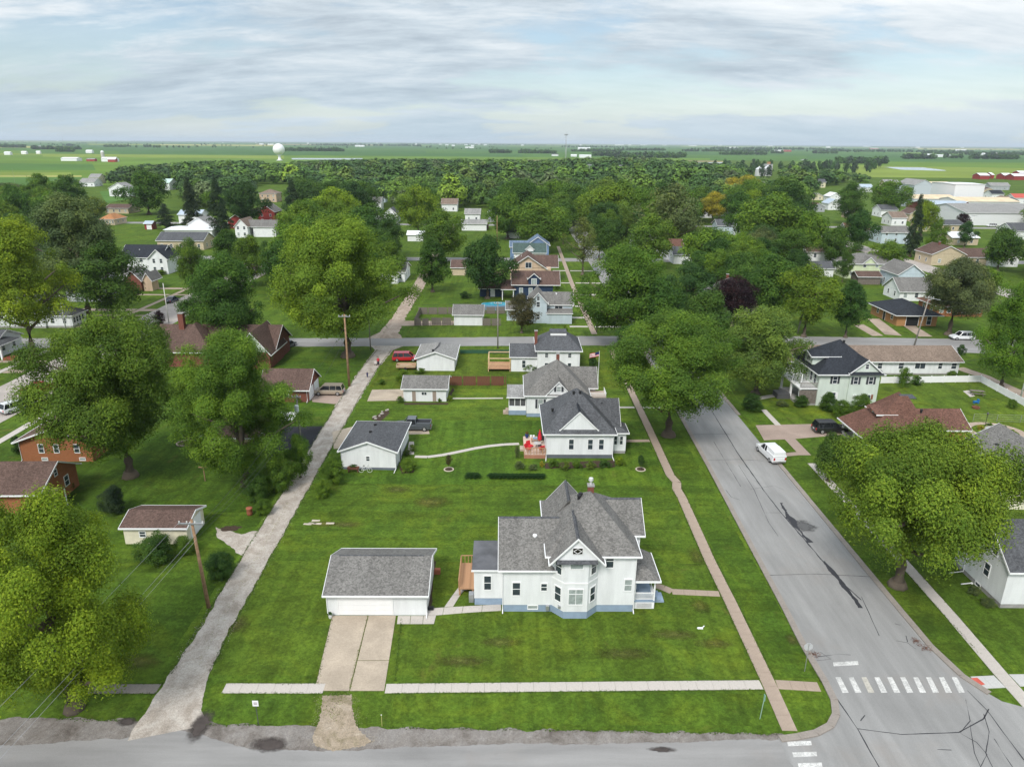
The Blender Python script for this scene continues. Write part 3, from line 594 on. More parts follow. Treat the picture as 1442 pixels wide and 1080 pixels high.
bayp = [(4.5, .3), (4.5, -.02), (5.5, -1.02), (7.62, -1.02), (8.62, -.02), (8.62, .3)]
H.part(MB().prism([(x, y+.03) for x, y in bayp], -.1, .75), 'foundation', BLUE_F); H.part(MB().prism(bayp, .752, 6.1), 'bay_wall', W_SIDE)
H.part(MB().box(4.62, 8.5, -1.05, .2, 3.62, 3.78), 'belt_board', W_TRIM) if False else None
H.part(MB().prism([(x, y-.035) for x, y in bayp], 3.66, 3.80), 'belt_board', W_TRIM)
H.gable(4.42, 8.70, -1.12, 3.6, 6.12, 2.25, 'y', W_SIDE, ROOF_G, .32, cap=ROOF_D, oe=.22, ends=(1, 0))
H.part(MB().extr([(-1.50, 6.04), (-1.10, 6.22), (-1.10, 6.10), (-1.50, 5.98)], 'x', 4.75, 8.37), 'pent_roof', ROOF_D)
H.part(MB().box(6.15, 6.97, -1.17, -1.125, 6.85, 7.40), 'gable_window', plain('gable_glass', (.015, .014, .012), .2, .5))
gwf = MB(); fx0, fx1, fz0, fz1, fy = 6.12, 7.0, 6.82, 7.43, -1.18; cxm, czm = 6.56, 7.125
for a, b in (((6.2, czm), (cxm, 7.36)), ((cxm, 7.36), (6.92, czm)), ((6.92, czm), (cxm, 6.89)), ((cxm, 6.89), (6.2, czm))): gwf.tube([(a[0], fy, a[1]), (b[0], fy, b[1])], .025, 4)
gwf.box(fx0, fx1, fy, fy+.05, fz0-.05, fz0).box(fx0, fx1, fy, fy+.05, fz1, fz1+.05).box(fx0-.05, fx0, fy, fy+.05, fz0-.05, fz1+.05).box(fx1, fx1+.05, fy, fy+.05, fz0-.05, fz1+.05)
H.part(gwf, 'gable_lattice', W_TRIM)
H.wall(-2.68, -.003, 1.0, 5.6, .75, 3.75, W_SIDE); H.shed(-2.68, -.05, 1.0, 5.6, 3.80, 3.98, FLATROOF, .18)
H.win('S', 1.23, 1.8, .66, 1.32, 0); H.win('S', 3.75, 2.3, .5, .72, 0); H.win('S', 2.75, .33, .85, .32, .03, 0, 'c')
H.win('S', 9.62, 4.75, .66, 1.32, 0); H.win('S', 11.42, 2.3, .62, 1.15, 0, 1, 'c'); H.win('S', -1.42, 1.7, .62, 1.45, 1.0)
H.win('S', 6.56, 1.55, 1.25, 1.55, -1.02, 2, 'c'); H.win('S', 6.56, 5.25, 1.1, .55, -1.02, 0, 'c')
for z in (1.6, 4.45):
    H.win('S', 0, z, .68, 1.45, 0, rot=-math.pi/4, pos=(4.997, -.523)); H.win('S', 0, z, .68, 1.45, 0, rot=math.pi/4, pos=(8.123, -.523))
for face, pl, us in (('W', 0, (3, 6)), ('E', 12.0, (1.8,)), ('E', 12.95, (6,))):
    for u in us: H.win(face, u, 1.8, .7, 1.4, pl); H.win(face, u, 4.6 if face == 'E' else 4.9, .6, 1.2, pl)
H.chimney(8.3, 5.3, 9.0, 10.25, .55); H.part(MB().lathe([(.11, 10.37), (.11, 10.75), (.24, 10.8), (.2, 11.05), (.02, 11.1)], 10, 8.3, 5.3), 'flue_cap', plain('flue_metal', (.7, .7, .68), .35, .5, .4))
H.vent(7.2, 5.0, 9.15); H.vent(7.35, 5.25, 9.25); H.vent(2.95, 2.4, 6.4, W_TRIM)
for x, y, z in ((-.02, -.06, 4.6), (12.02, -.06, 6.2)): H.downspout(x, y, z, (0, -.35))
H.part(MB().box(3.95, 4.25, -.22, -.02, .25, .75), 'gas_meter', STEEL); H.part(MB().box(5.0, 5.2, -.9, -.6, 1.0, 1.2), 'electric_meter', STEEL)
# front porch
pf = H.part(MB().box(12.1, 14.1, .45, 4.0, .72, .88), 'porch_floor', BLUE_F)
H.part(MB().box(12.1, 14.06, .47, .56, .0, .72).box(14.0, 14.08, .56, 4.0, 0, .72), 'porch_skirt', W_TRIM, pf)
lat = MB()
for k in range(14): lat.box(12.45+k*.1, 12.50+k*.1, .44, .465, .12, .62)
for k in range(5): lat.box(12.42, 13.82, .425, .437, .14+k*.11, .19+k*.11)
H.part(lat, 'porch_lattice', plain('lattice_grey', (.5, .5, .5)), pf)
for x, y in ((12.2, .55), (14.0, .55), (14.0, 3.9)): H.part(MB().box(x-.07, x+.07, y-.07, y+.07, .88, 3.2), 'porch_post', W_TRIM)
rl = MB().box(12.27, 13.93, .52, .58, 1.62, 1.70).box(12.27, 13.93, .52, .58, .98, 1.04)
for k in range(16): rl.box(12.33+k*.1, 12.37+k*.1, .53, .57, 1.04, 1.62)
rl.box(13.97, 14.03, .62, 2.2, 1.62, 1.70)
for k in range(15): rl.box(13.98, 14.02, .65+k*.1, .69+k*.1, .9, 1.62)
H.part(rl, 'porch_railing', W_TRIM)
H.hip(12.06, 14.15, .4, 4.6, 3.3, 1.15, ROOF_G, .25, ridge=((12.1, 2.6), (12.1, 4.4)))
H.part(MB().box(14.12, 14.5, 1.4, 2.8, 0, .6).box(14.5, 14.85, 1.4, 2.8, 0, .36).box(14.85, 15.2, 1.4, 2.8, 0, .16), 'porch_steps', BLUE_F)
# side deck behind the annex
dk = H.part(MB().box(-4.25, -2.72, 2.4, 6.8, .72, .80).box(-4.2, -4.05, 2.45, 2.6, 0, .72).box(-2.95, -2.8, 2.45, 2.6, 0, .72).box(-4.2, -4.05, 6.6, 6.75, 0, .72), 'deck', WOOD_D)
pl = MB().box(-4.24, -2.73, -.065, .065, 0, .03).mesh('deck_plank', WOOD_D)
for k in range(31): inst('deck_plank', pl, dk, (0, 2.48+k*.14, .803))
dr = MB().box(-4.25, -4.17, 2.4, 6.8, 1.65, 1.72).box(-4.25, -2.75, 6.72, 6.8, 1.65, 1.72)
for k in range(12): dr.box(-4.24, -4.18, 2.45+k*.37, 2.51+k*.37, .84, 1.65)
for k in range(5): dr.box(-4.2+k*.33, -4.14+k*.33, 6.73, 6.79, .84, 1.65)
H.part(dr, 'deck_railing', WOOD_D, dk); H.part(MB().box(-3.2, -2.75, 1.35, 1.95, 0, .85), 'air_conditioner', STEEL)

# ---- its garage
H = House('double_garage', 'white double garage with grey shingle roof at head of tan concrete driveway', 'garage', (-16.65, 54.66), .008)
H.wall(0, 9.0, 0, 7.0, 0, 2.42, W_SIDE); H.gable(0, 9.0, 0, 7.0, 2.45, 1.5, 'x', W_SIDE, ROOF_G, .42, oe=.25)
H.part(MB().box(.5, 8.5, 3.44, 3.56, 4.03, 4.11), 'ridge_vent', ROOF_D)
H.door('S', 3.45, 4.88, 2.08, 0, W_TRIM, panels=4); H.downspout(9.02, -.05, 2.3); H.downspout(-.02, -.05, 2.3, (.4, -.3)); H.win('E', 3, 1.1, .7, .9, 9.0)

# ---- second house and garage
H = House('cottage', 'white single-storey cottage with charcoal pyramid roof, garden bed along its wall', 'house', (4.7, 89.1), .012)
H.base(.03, 9.17, .03, 10.5, .55, plain('grey_block', (.11, .12, .14))); H.wall(0, 9.2, 0, 10.5, .55, 3.85, W_SIDE)
H.hip(0, 9.2, 0, 10.5, 3.95, 4.3, ROOF_D, .4, apex=(4.45, 5.4)); H.gable(1.95, 6.95, .05, 5, 4.22, 2.5, 'y', W_SIDE, ROOF_D, .12, t=.10, cap=ROOF_BK, oe=.10, ends=(1, 0))
H.part(MB().extr([(-.42, 3.86), (.10, 4.22), (.10, 4.1), (-.42, 3.74)], 'x', 1.7, 7.2), 'pent_roof', ROOF_D)
H.wall(8.9, 10.2, 3.2, 8.6, .55, 3.85, W_SIDE); H.gable(5.5, 10.2, 3.0, 8.8, 3.95, 2.6, 'x', W_SIDE, ROOF_D, .35, ends=(0, 1))
H.wall(9.18, 11.2, 1.6, 4.6, .4, 3.2, W_SIDE); H.base(9.2, 11.17, 1.63, 4.6, .4, CONC_F); H.hip(9.1, 11.2, 1.6, 4.6, 3.3, .95, ROOF_D, .3, ridge=((9.2, 3.0), (9.2, 4.4)))
for x in (3.45, 6.05, 7.55): H.win('S', x, 1.35, .62, 1.45, 0)
for x in (9.75, 10.55): H.win('S', x, 1.4, .38, 1.2, 1.6)
for x, y, z in ((1.0, 3.2, 5.85), (4.0, 4.6, 7.9), (4.9, 4.7, 7.9), (4.5, 1.3, 6.4)): H.vent(x, y, z)
H.vent(8.1, 5.4, 5.9); H.downspout(.05, -.06, 3.7, (-.1, -1.1)); H.downspout(9.15, -.06, 3.7, (.1, -.9))
# raised deck of the cottage
dk = H.part(MB().box(-2.95, -.03, -.1, 6.2, .55, .62), 'deck', plain('deck_light', (.55, .42, .34)))
H.part(MB().box(-2.97, -.04, -.13, -.105, .0, .55).box(-2.98, -2.955, -.1, 6.2, 0, .55), 'deck_skirt', plain('deck_red', (.36, .17, .11)), dk)
rl = MB().box(-2.95, -.05, -.1, -.03, 1.5, 1.58)
for k in range(8): rl.box(-2.93+k*.41, -2.85+k*.41, -.1, -.03, .62, 1.5)
for k in range(24): rl.box(-2.9+k*.12, -2.87+k*.12, -.08, -.05, .7, 1.5)
H.part(rl, 'deck_railing', WOOD_D, dk)
H.part(MB().box(-3.5, -2.96, 2.3, 3.6, 0, .3), 'deck_step', DRIVE, dk)

H = House('hip_garage', 'white garage with charcoal roof, low gable over a bicycle and planter', 'garage', (-22.35, 85.2), -.03)
H.base(.02, 7.13, .02, 10, .35, plain('grey_block2', (.13, .15, .18))); H.wall(0, 7.15, 0, 10, .35, 2.7, W_SIDE)
H.gable(0, 7.15, 0, 6.0, 2.72, 1.3, 'y', W_SIDE, ROOF_D, .35, oe=.3, ends=(1, 0)); H.hip(0, 7.15, 2.5, 10, 2.721, 1.29, ROOF_D, .352, ridge=((3.575, 5), (3.575, 6.6)))
H.win('S', 3.5, 1.3, .42, .62, 0); H.vent(3.3, 3.0, 4.05); H.vent(3.45, 5.4, 4.1); H.downspout(.0, -.05, 2.6, (-.2, -.9)); H.downspout(7.16, -.05, 2.6, (-.1, -1.0)); H.door('E', 3.0, .9, 2.0, 7.15, DGREY)

H = House('garden_garage', 'white garage with grey side-gabled roof and two brown doors', 'garage', (-18.05, 111.3), .0)
H.wall(0, 7.1, 0, 6.2, 0, 2.3, W_SIDE); H.gable(0, 7.1, 0, 6.2, 2.32, 1.15, 'x', W_SIDE, ROOF_G, .35)
brd = plain('brown_door', (.30, .24, .20)); H.door('S', 1.75, .62, 1.75, 0, brd); H.door('S', 5.15, .62, 1.75, 0, brd); H.win('S', 3.45, 1.15, .8, .5, 0, 3)
H = House('alley_garage', 'white garage with pale patched hip roof beside the red minivan', 'garage', (-18.0, 128.1), .0)
H.wall(0, 7.1, 0, 9.5, 0, 2.45, W_SIDE); H.gable(0, 7.1, 0, 5.6, 2.47, 1.25, 'y', W_SIDE, ROOF_L, .35, ends=(1, 0)); H.hip(0, 7.1, 3, 9.5, 2.471, 1.24, ROOF_L, .352, ridge=((3.55, 5.5), (3.55, 6.2)))
H.part(MB().tube([(2.9, 0.1, 3.72), (3.5, 1.6, 3.95), (3.8, 3.6, 3.95), (3.9, 6, 3.93)], .07, 5), 'roof_tar_line', TAR)
H.vent(3.1, .3, 3.85)

# ---- third house (grey roof, shuttered) and fourth (white, charcoal roof)
H = House('shuttered_house', 'white house with grey pyramid roof, dark shutters and screened side porch', 'house', (2.3, 104.6), .0)
H.base(.02, 9.6, .02, 9.5, .6, BLUE_F); H.wall(0, 9.6, 0, 9.5, .6, 3.75, W_SIDE); H.hip(0, 9.6, 0, 9.5, 3.85, 3.9, ROOF_G, .4, apex=(5.0, 5.4)); H.chimney(5.1, 5.7, 7.0, 8.7, .5)
H.gable(3.2, 6.8, -.2, 5, 3.9, 2.0, 'y', W_SIDE, ROOF_G, .25, t=.1, oe=.15, ends=(1, 0)); H.wall(3.2, 6.8, -.2, .5, .6, 3.9, W_SIDE)
H.wall(9.0, 11.2, 4, 9, .6, 3.75, W_SIDE); H.gable(6.0, 11.2, 3.8, 9.2, 3.85, 2.4, 'x', W_SIDE, ROOF_G, .35, ends=(0, 1))
H.win('S', 2.2, 1.5, .75, 1.4, 0, 1, 'c', SHUT_D); H.win('S', 5.0, 1.5, .75, 1.4, -.2, 1, 'c', SHUT_D); H.win('S', 5.0, 4.35, .6, .75, -.2, 1, 'c', SHUT_D); H.win('S', 8.4, 1.5, .75, 1.4, 0, 1, 'c', SHUT_D)
H.part(MB().box(-2.8, -.05, .8, 5.2, .0, .75), 'porch_base', BLUE_F); H.shed(-2.8, -.05, .8, 5.2, 3.0, 3.5, ROOF_L, .3)
for x in (-2.75, -1.85, -.95, -.1): H.part(MB().box(x-.05, x+.05, .82, .92, .75, 3.0), 'porch_post', W_TRIM)
H.part(MB().box(-2.75, -.1, .9, .95, 1.55, 2.9), 'porch_screen', DGREY); H.part(MB().box(-2.78, -.07, .84, .9, .75, 1.5), 'porch_rail', W_TRIM); H.wall(-2.7, -.05, 4.9, 5.15, .75, 3.1, W_SIDE)
H.wall(9.62, 12.4, 1.2, 4.0, 0, 2.9, W_SIDE); H.part(MB().box(9.65, 12.6, 1.0, 4.0, 2.905, 3.05), 'balcony_deck', plain('balcony_tan', (.42, .34, .28)))
rl = MB().box(9.7, 12.6, 1.0, 1.06, 3.6, 3.68).box(12.54, 12.6, 1.06, 4.0, 3.6, 3.68)
for k in range(16): rl.box(9.75+k*.185, 9.79+k*.185, 1.01, 1.05, 3.05, 3.6); rl.box(12.55, 12.59, 1.1+k*.18, 1.14+k*.18, 3.05, 3.6)
H.part(rl, 'balcony_railing', W_TRIM); H.win('S', 10.6, 1.2, .7, 1.2, 1.2); H.win('S', 11.7, 1.2, .7, 1.2, 1.2)
H.part(MB().box(-3.7, -2.83, 1.0, 2.2, 0, .35).box(-3.3, -2.83, 1.0, 2.2, .352, .7), 'porch_steps', WALK_O)

H = House('foursquare_house', 'white house with flat-topped charcoal hip roof and tall brick chimney', 'house', (-.2, 126.8), .0)
H.wall(0, 5.0, 1.2, 7.5, 0, 2.9, W_SIDE); H.gable(0, 5.2, 1.2, 7.5, 2.95, 1.6, 'x', W_SIDE, ROOF_D, .3)
H.wall(4.9, 12.8, 0, 9.0, 0, 4.55, W_SIDE); H.hip(4.9, 12.8, 0, 9.0, 4.65, 2.5, ROOF_D, .4, ridge=((7.6, 4.5), (10.0, 4.5)))
H.part(MB().box(7.4, 10.4, 3.2, 5.8, 6.3, 7.05), 'roof_cupola', W_TRIM); H.part(MB().box(7.3, 10.5, 3.1, 5.9, 7.053, 7.2), 'cupola_roof', ROOF_D)
H.chimney(4.7, 4.0, 3.8, 7.2, .55); H.win('S', 2.4, .8, .6, 1.4, 1.2)
for x in (6.6, 10.9): H.win('S', x, 3.2, .55, .75, 0); H.win('S', x, .8, .6, 1.3, 0)
dk = H.part(MB().box(-4.4, -.1, 1.0, 5.5, .5, .6), 'deck', WOOD_D)
fr = MB()
for x in (-4.35, -.25):
    for y in (1.05, 5.4): fr.box(x, x+.14, y, y+.14, 0, 2.5)
fr.box(-4.35, -.1, 1.05, 1.19, 2.5, 2.65).box(-4.35, -.1, 5.4, 5.54, 2.5, 2.65).box(-4.35, -4.2, 1.2, 5.4, 2.5, 2.65).box(-4.3, -.2, 1.0, 1.05, 1.4, 1.48)
H.part(fr, 'pergola_frame', plain('new_lumber', (.60, .42, .24), var=.1), dk)

# ---- houses north of the cross street, west side of the main street
H = House('gabled_house', 'pale blue house with grey cross-gabled roof beside the above-ground pool', 'house', (4.6, 166.0), .0)
H.wall(-.6, 3.6, 0, 8, 0, 5.0, PALEBLUE); H.gable(-.6, 3.6, 0, 8, 5.05, 2.3, 'y', PALEBLUE, ROOF_G, .3); H.wall(3.5, 9.8, 1.6, 7.6, 0, 4.3, PALEBLUE); H.gable(1.5, 9.8, 1.6, 7.6, 4.35, 2.3, 'x', PALEBLUE, ROOF_G, .3)
H.wall(-6, -.55, 2.5, 7, 0, 2.8, PALEBLUE); H.gable(-6, 0, 2.5, 7, 2.85, 1.5, 'x', PALEBLUE, ROOF_G, .3); H.wall(3.6, 9.6, -.4, 1.65, 0, 2.5, PALEBLUE); H.shed(3.65, 9.6, -.4, 1.6, 2.55, 3.2, ROOF_G, .2)
for z in (1.0, 4.0): H.win('S', 1.5, z, .75, 1.2, 0)
H.win('S', 1.5, 5.6, .6, .9, 0); H.win('S', 6.5, 3.15, 1.8, .8, 1.6, 3); H.vent(6.0, 4.0, 6.3, W_TRIM)
H = House('navy_house', 'navy blue house with brown roof and white-trimmed dormer', 'house', (.5, 192.5), .0)
H.wall(0, 10.5, 0, 8, 0, 4.4, NAVY); H.gable(-.4, 12.0, 0, 8, 4.5, 2.8, 'x', NAVY, ROOF_B, .5); H.wall(3.8, 6.8, -.3, 3, 4, 6.0, NAVY); H.gable(3.8, 6.8, -.3, 4, 6.05, 1.3, 'y', NAVY, ROOF_B, .3)
H.win('S', 5.3, 4.4, 1.3, 1.5, -.3, 3, 'c'); H.win('S', 1.8, 1.4, .9, 1.9, 0, 1, 'c'); H.win('S', 4.4, 1.4, .9, 1.9, 0, 1, 'c'); H.shed(-3.5, .2, -.5, 5, 3.0, 4.6, ROOF_B, .2)
for x in (-3.4, -.4): H.part(MB().box(x, x+.2, -.4, -.2, 0, 3.0), 'porch_post', W_TRIM)
H = House('navy_shed', 'small navy blue outbuilding with brown roof under a dark tree', 'shed', (-9.2, 196.5), .0)
H.wall(0, 6.6, 0, 5, 0, 2.4, NAVY); H.gable(0, 6.6, 0, 5, 2.45, 1.5, 'x', NAVY, ROOF_B, .35); H.door('S', 3.6, 1.1, 2.0, 0, W_TRIM)
H = House('beige_house', 'beige house with broad brown front gable and single attic window', 'house', (-.8, 217.5), .0)
H.wall(0, 12.5, 0, 11, 0, 4.6, BEIGE); H.gable(0, 10.8, 0, 11, 4.7, 3.6, 'y', BEIGE, ROOF_B, .6); H.gable(4, 14.5, 3, 11, 4.71, 2.8, 'x', BEIGE, ROOF_B, .5); H.win('S', 5.6, 4.7, 1.8, 1.6, 0, 3)
H = House('green_roofed_house', 'white house with dark green roof and small white dormer', 'house', (.3, 247.0), .0)
H.wall(0, 11, 0, 8, 0, 5.0, W_SIDE); H.gable(0, 11, 0, 8, 5.1, 2.6, 'x', W_SIDE, ROOF_GREEN, .4); H.wall(4.2, 6.8, .3, 3, 5, 6.2, W_SIDE); H.gable(4.2, 6.8, .3, 3.5, 6.2, 1.2, 'y', W_SIDE, ROOF_GREEN, .25)
H = House('blue_house', 'blue house with slate blue gabled roof behind the green-roofed one', 'house', (5.0, 258.5), .0)
H.wall(0, 8, 0, 9, 0, 6.0, BLUE_S); H.gable(0, 8, 0, 9, 6.1, 2.8, 'y', BLUE_S, ROOF_BLUE, .4); H.wall(-6, .1, 2, 8, 0, 5, BLUE_S); H.gable(-6, 2, 2, 8, 5.1, 1.8, 'x', BLUE_S, ROOF_BLUE, .3); H.win('S', 6.2, 1.2, 1.6, 1.4, 0, 3, 'c'); H.win('S', 4, 4.2, 1.0, 1.3, 0)
H = House('white_garage', 'white garage with grey hip roof beside weathered wooden fence', 'garage', (-13.8, 163.4), .0)
H.wall(0, 6.7, 0, 6.5, 0, 2.6, W_SIDE); H.gable(0, 6.7, 0, 6.5, 2.65, 1.6, 'x', W_SIDE, ROOF_G, .35)

def sh(name, label, a, b, d, h, rise, axis, wallm, roofm, hip=False, wins=0, o=.4, floors=1, cat='house', shut=None, chim=False, rz=0, door=False, base=None, group=None):
    # house by its two front ground corners in photo pixels
    (x0, y0), (x1, y1) = P(*a), P(*b); w = x1-x0; y0 = (y0+y1)/2
    q = House(name, label, cat, (x0, y0), rz, group); q.w = w
    if base: q.base(.03, w-.03, .03, d-.03, .45, base)
    q.wall(0, w, 0, d, .45 if base else 0, h, wallm)
    if hip: q.hip(0, w, 0, d, h+.06, rise, roofm, o)
    else: q.gable(0, w, 0, d, h+.05, rise, axis, wallm, roofm, o)
    for k in range(wins):
        for f in range(floors): q.win('S', (k+.5)*w/wins, 1.0+f*2.7, min(.9, w/wins*.45), 1.25, 0, 1, 'g' if (k+f) % 3 else 'c', shut)
    for f in range(floors if wins else 0):
        for u in (.3, .7): q.win('W', d*u, 1.0+f*2.7, .8, 1.25, 0); q.win('E', d*u, 1.0+f*2.7, .8, 1.25, w)
    if door: q.door('S', w*.62, .95, 2.05, 0, DGREY)
    if chim: q.chimney(w*.45, d*.55, h+rise*.5, h+rise+.9, .6)
    return q

# ---- west side of the alley
H = House('cream_garage', 'low cream garage with brown roof behind the crossarm utility pole', 'garage', (-41.3, 66.5), .01)
H.wall(0, 6.7, 0, 4.4, 0, 2.05, plain('cream_paint', (.66, .61, .47), .8)); H.gable(0, 6.7, 0, 4.4, 2.08, .75, 'x', CREAM, ROOF_B, .3, oe=.25); H.win('S', 2.0, .9, .6, .6, 0); H.door('E', 2.2, 2.6, 1.85, 6.7, W_TRIM, panels=4)
H = House('brick_bungalow', 'orange brick bungalow with brown gable and three white-framed windows', 'house', (-65.7, 86.8), .02)
H.wall(0, 9.5, 0, 11, 0, 3.0, BRICK_O); H.gable(0, 9.5, 0, 11, 3.02, 1.75, 'y', BRICK_O, ROOF_B, .45, oe=.5)
for x in (2.9, 4.9, 7.6): H.win('S', x, 1.35, .62, 1.15, 0)
for x in (3.1, 8.1): H.win('S', x, .25, .7, .3, 0, 0, 'c')
H.part(MB().box(5.2, 5.5, -.25, -.02, 3.7, 4.5), 'gable_vent', W_TRIM); H.downspout(.1, -.06, 3.0)
H = House('brick_ranch', 'brown-roofed brick house with small porch hood on its gable end', 'house', (-75.5, 72.0), .03)
H.wall(0, 21.6, 0, 7.5, 0, 2.9, BRICK_O); H.gable(0, 21.6, 0, 7.5, 2.92, 2.0, 'x', BRICK_O, ROOF_B, .5, oe=.4); H.win('E', 5.2, 1.2, .8, 1.2, 21.6); H.win('E', 3.5, 3.3, .5, .7, 21.6); H.part(MB().extr([(-.1, 2.2), (1.2, 2.7), (2.4, 2.2), (2.4, 2.3), (1.2, 2.82), (-.1, 2.3)], 'x', 21.62, 23.2), 'porch_hood', ROOF_B); H.door('E', 1.2, .9, 2.0, 21.6, DGREY)
for y in (.05, 2.25): H.part(MB().box(23.0, 23.1, y-.05, y+.05, 0, 2.2), 'porch_post', W_TRIM)
H = House('brick_garage', 'red brick garage with brown clipped-gable roof beside the tan minivan', 'garage', (-41.5, 110.6), .0)
H.wall(0, 7.8, 0, 6.8, 0, 2.3, BRICK_R); H.gable(0, 7.8, 0, 6.8, 2.33, 2.3, 'x', BRICK_R, ROOF_B, .4, oe=.35); H.win('S', 4.2, .9, .75, 1.0, 0)
for y in (1.8, 5.0): H.door('E', y, 2.5, 2.0, 7.8, W_TRIM, panels=4)
H.downspout(7.6, -.06, 2.2)
H = House('tudor_house', 'long brown-roofed brick house with two steep gables and brick chimney', 'house', (-70.5, 128.5), .0)
H.wall(0, 24.5, 3.5, 13, 0, 3.2, BRICK_R); H.gable(0, 24.5, 3.5, 13, 3.25, 3.2, 'x', BRICK_R, ROOF_B, .5); H.wall(18.5, 24.7, 0, 8, 0, 3.2, BRICK_R)
H.gable(18.5, 24.7, 0, 9, 3.25, 3.8, 'y', plain('gable_pale_green', (.45, .52, .42)), ROOF_B, .45); H.hip(5, 13, 1, 10, 3.24, 4.2, ROOF_B, .4); H.wall(5, 13, 1, 4, 0, 3.2, BRICK_R); H.chimney(5.5, 7.5, 5, 8.9, 1.0); H.win('S', 21.5, 3.9, .8, 1.2, 0); H.win('S', 21.5, 1.0, 1.0, 1.3, 0)
H = House('tan_cottage', 'tan stucco cottage half hidden behind two big shade trees', 'house', P(290, 640), .0)
H.wall(0, 7, 0, 7, 0, 2.7, TANSTUCCO); H.hip(0, 7, 0, 7, 2.75, 1.9, ROOF_B, .4)
# ---- across the west street
H = sh('white_frame_house', 'white two-storey house with dark roof and low front wing behind yellowish tree', (-30, 462), (66, 462), 9, 5.2, 2.4, 'x', W_SIDE, ROOF_D, wins=5, floors=2, base=CONC_F)
H.wall(H.w, H.w+6, .5, 6, .45, 2.9, W_SIDE); H.base(H.w+.02, H.w+5.97, .53, 6, .45, CONC_F); H.hip(H.w-.3, H.w+6, .5, 6, 3.0, 1.5, ROOF_D, .4); [H.win('S', H.w+x, 1.1, .75, 1.2, .5) for x in (1.5, 4.2)]; [H.win('E', y, 1.1, .7, 1.2, H.w+6) for y in (1.3, 2.4, 3.5, 4.6)]
H = sh('porch_bungalow', 'grey-roofed porch on white column with red steps', (-80, 505), (-4, 505), 8, 3.0, 1.8, 'x', W_SIDE, ROOF_D, wins=2); H.hip(H.w-4, H.w+1.8, -1.0, 5, 2.95, .9, ROOF_D, .3); H.part(MB().box(H.w+1.4, H.w+1.7, -.7, -.4, 0, 2.9), 'porch_post', W_TRIM); H.part(MB().box(H.w+1.9, H.w+4.0, -1, 1, 0, .4), 'porch_steps', plain('red_steps', (.25, .06, .04)))
H = sh('shaded_house', 'grey house in deep shade behind the broad street tree', (95, 425), (150, 425), 9, 4.8, 2.2, 'x', GREY_S, ROOF_D, wins=3, floors=2)
H = sh('brick_tudor', 'red brick house with grey roof and twin cream-edged gables', (168, 410), (197, 408), 9, 3.3, 2.6, 'x', BRICK_R, ROOF_G, wins=1); H.gable(2.2, 6.8, -1.5, 5, 3.3, 2.6, 'y', BRICK_R, ROOF_G, .35); H.wall(2.2, 6.8, -1.5, 1, 0, 3.3, BRICK_R); H.wall(7.0, 9.5, -.8, 3, 0, 3.2, BEIGE); H.gable(7.0, 9.5, -.8, 5, 3.2, 1.9, 'y', BEIGE, ROOF_G, .3)
H = sh('black_roofed_house', 'white two-storey farmhouse with black cross-gabled roof and clipped hedge', (176, 384), (228, 386), 10, 5.2, 3.2, 'x', W_SIDE, ROOF_BK, wins=3, floors=2); H.wall(9.5, 15.5, -1.5, 6, 0, 5.0, W_SIDE); H.gable(9.5, 15.5, -1.5, 8, 5.05, 2.8, 'y', W_SIDE, ROOF_BK, .4); [H.win('S', x, z, .8, 1.3, -1.5) for x in (11.3, 13.6) for z in (1.0, 3.6)]
H.vent(5, 3, 7.0, W_TRIM)
sh('dark_roofed_ranch', 'long house with charcoal roof and cream front gable', (222, 352), (288, 352), 11, 3.6, 2.6, 'x', TANSTUCCO, ROOF_D, wins=5)
sh('membrane_roofed_building', 'low building with bright white flat roof behind the dark ranch', (232, 334), (300, 334), 16, 3.0, .5, 'x', W_FAR, METAL_R, cat='building')
sh('white_gabled_garage', 'white gable rising behind the bright white flat roof', (266, 329), (296, 329), 12, 4.2, 3.0, 'y', W_FAR, ROOF_L, cat='garage')
sh('orange_roofed_ranch', 'long cream ranch house with orange-tan hipped roof', (118, 322), (183, 313), 12, 3.0, 2.2, 'x', TANSTUCCO, ROOF_OR, True, wins=5)
sh('cream_ranch', 'cream ranch house with dark brown roof beyond the orange-roofed one', (148, 301), (182, 301), 14, 3.0, 1.8, 'x', TANSTUCCO, ROOF_B, wins=4)
H = sh('red_shed', 'small red garden shed with white door on open lawn', (202, 324), (217, 323), 4.5, 2.8, 1.0, 'x', RED_S, METAL_BL, cat='shed'); H.door('S', 2.2, 2.2, 2.2, 0, W_TRIM)
H = sh('white_tee_house', 'white house with tan roof turned across its grey-roofed wing', (332, 335), (350, 335), 12, 5.0, 3.0, 'y', W_FAR, ROOF_T, wins=2, floors=2); H.wall(7, 17, 3, 12, 0, 4.5, W_FAR); H.gable(4, 17, 3, 12, 4.55, 2.5, 'x', W_FAR, ROOF_G, .4)
sh('red_house', 'red house with grey roof and white gable trim behind the tan-roofed house', (364, 315), (388, 315), 12, 6.0, 3.2, 'y', RED_S, ROOF_G, wins=2, floors=2)
sh('red_gabled_wing', 'low red gable with grey roof among dark spruces', (322, 322), (345, 322), 12, 4.0, 2.6, 'y', RED_S, ROOF_D)
sh('brick_two_storey', 'pinkish brick house with brown roof in the tree belt', (366, 285), (390, 285), 12, 6.0, 2.5, 'x', BEIGE, ROOF_T, True, wins=3, floors=2)
sh('spruce_house', 'white house with pale blue porch roof under tall spruces', (252, 315), (284, 315), 10, 4.5, 2.0, 'x', W_FAR, METAL_BL, wins=3)
H = sh('white_farmhouse', 'white house with open porch beside the round lawn tree', (154, 277), (182, 277), 12, 6, 4, 'y', W_FAR, ROOF_L, wins=2, floors=2)
sh('green_roofed_barn', 'white building with pale green metal roof in the trees', (215, 268), (240, 268), 16, 6, 3, 'x', W_FAR, plain('pale_green_metal', (.45, .6, .52)), cat='barn')
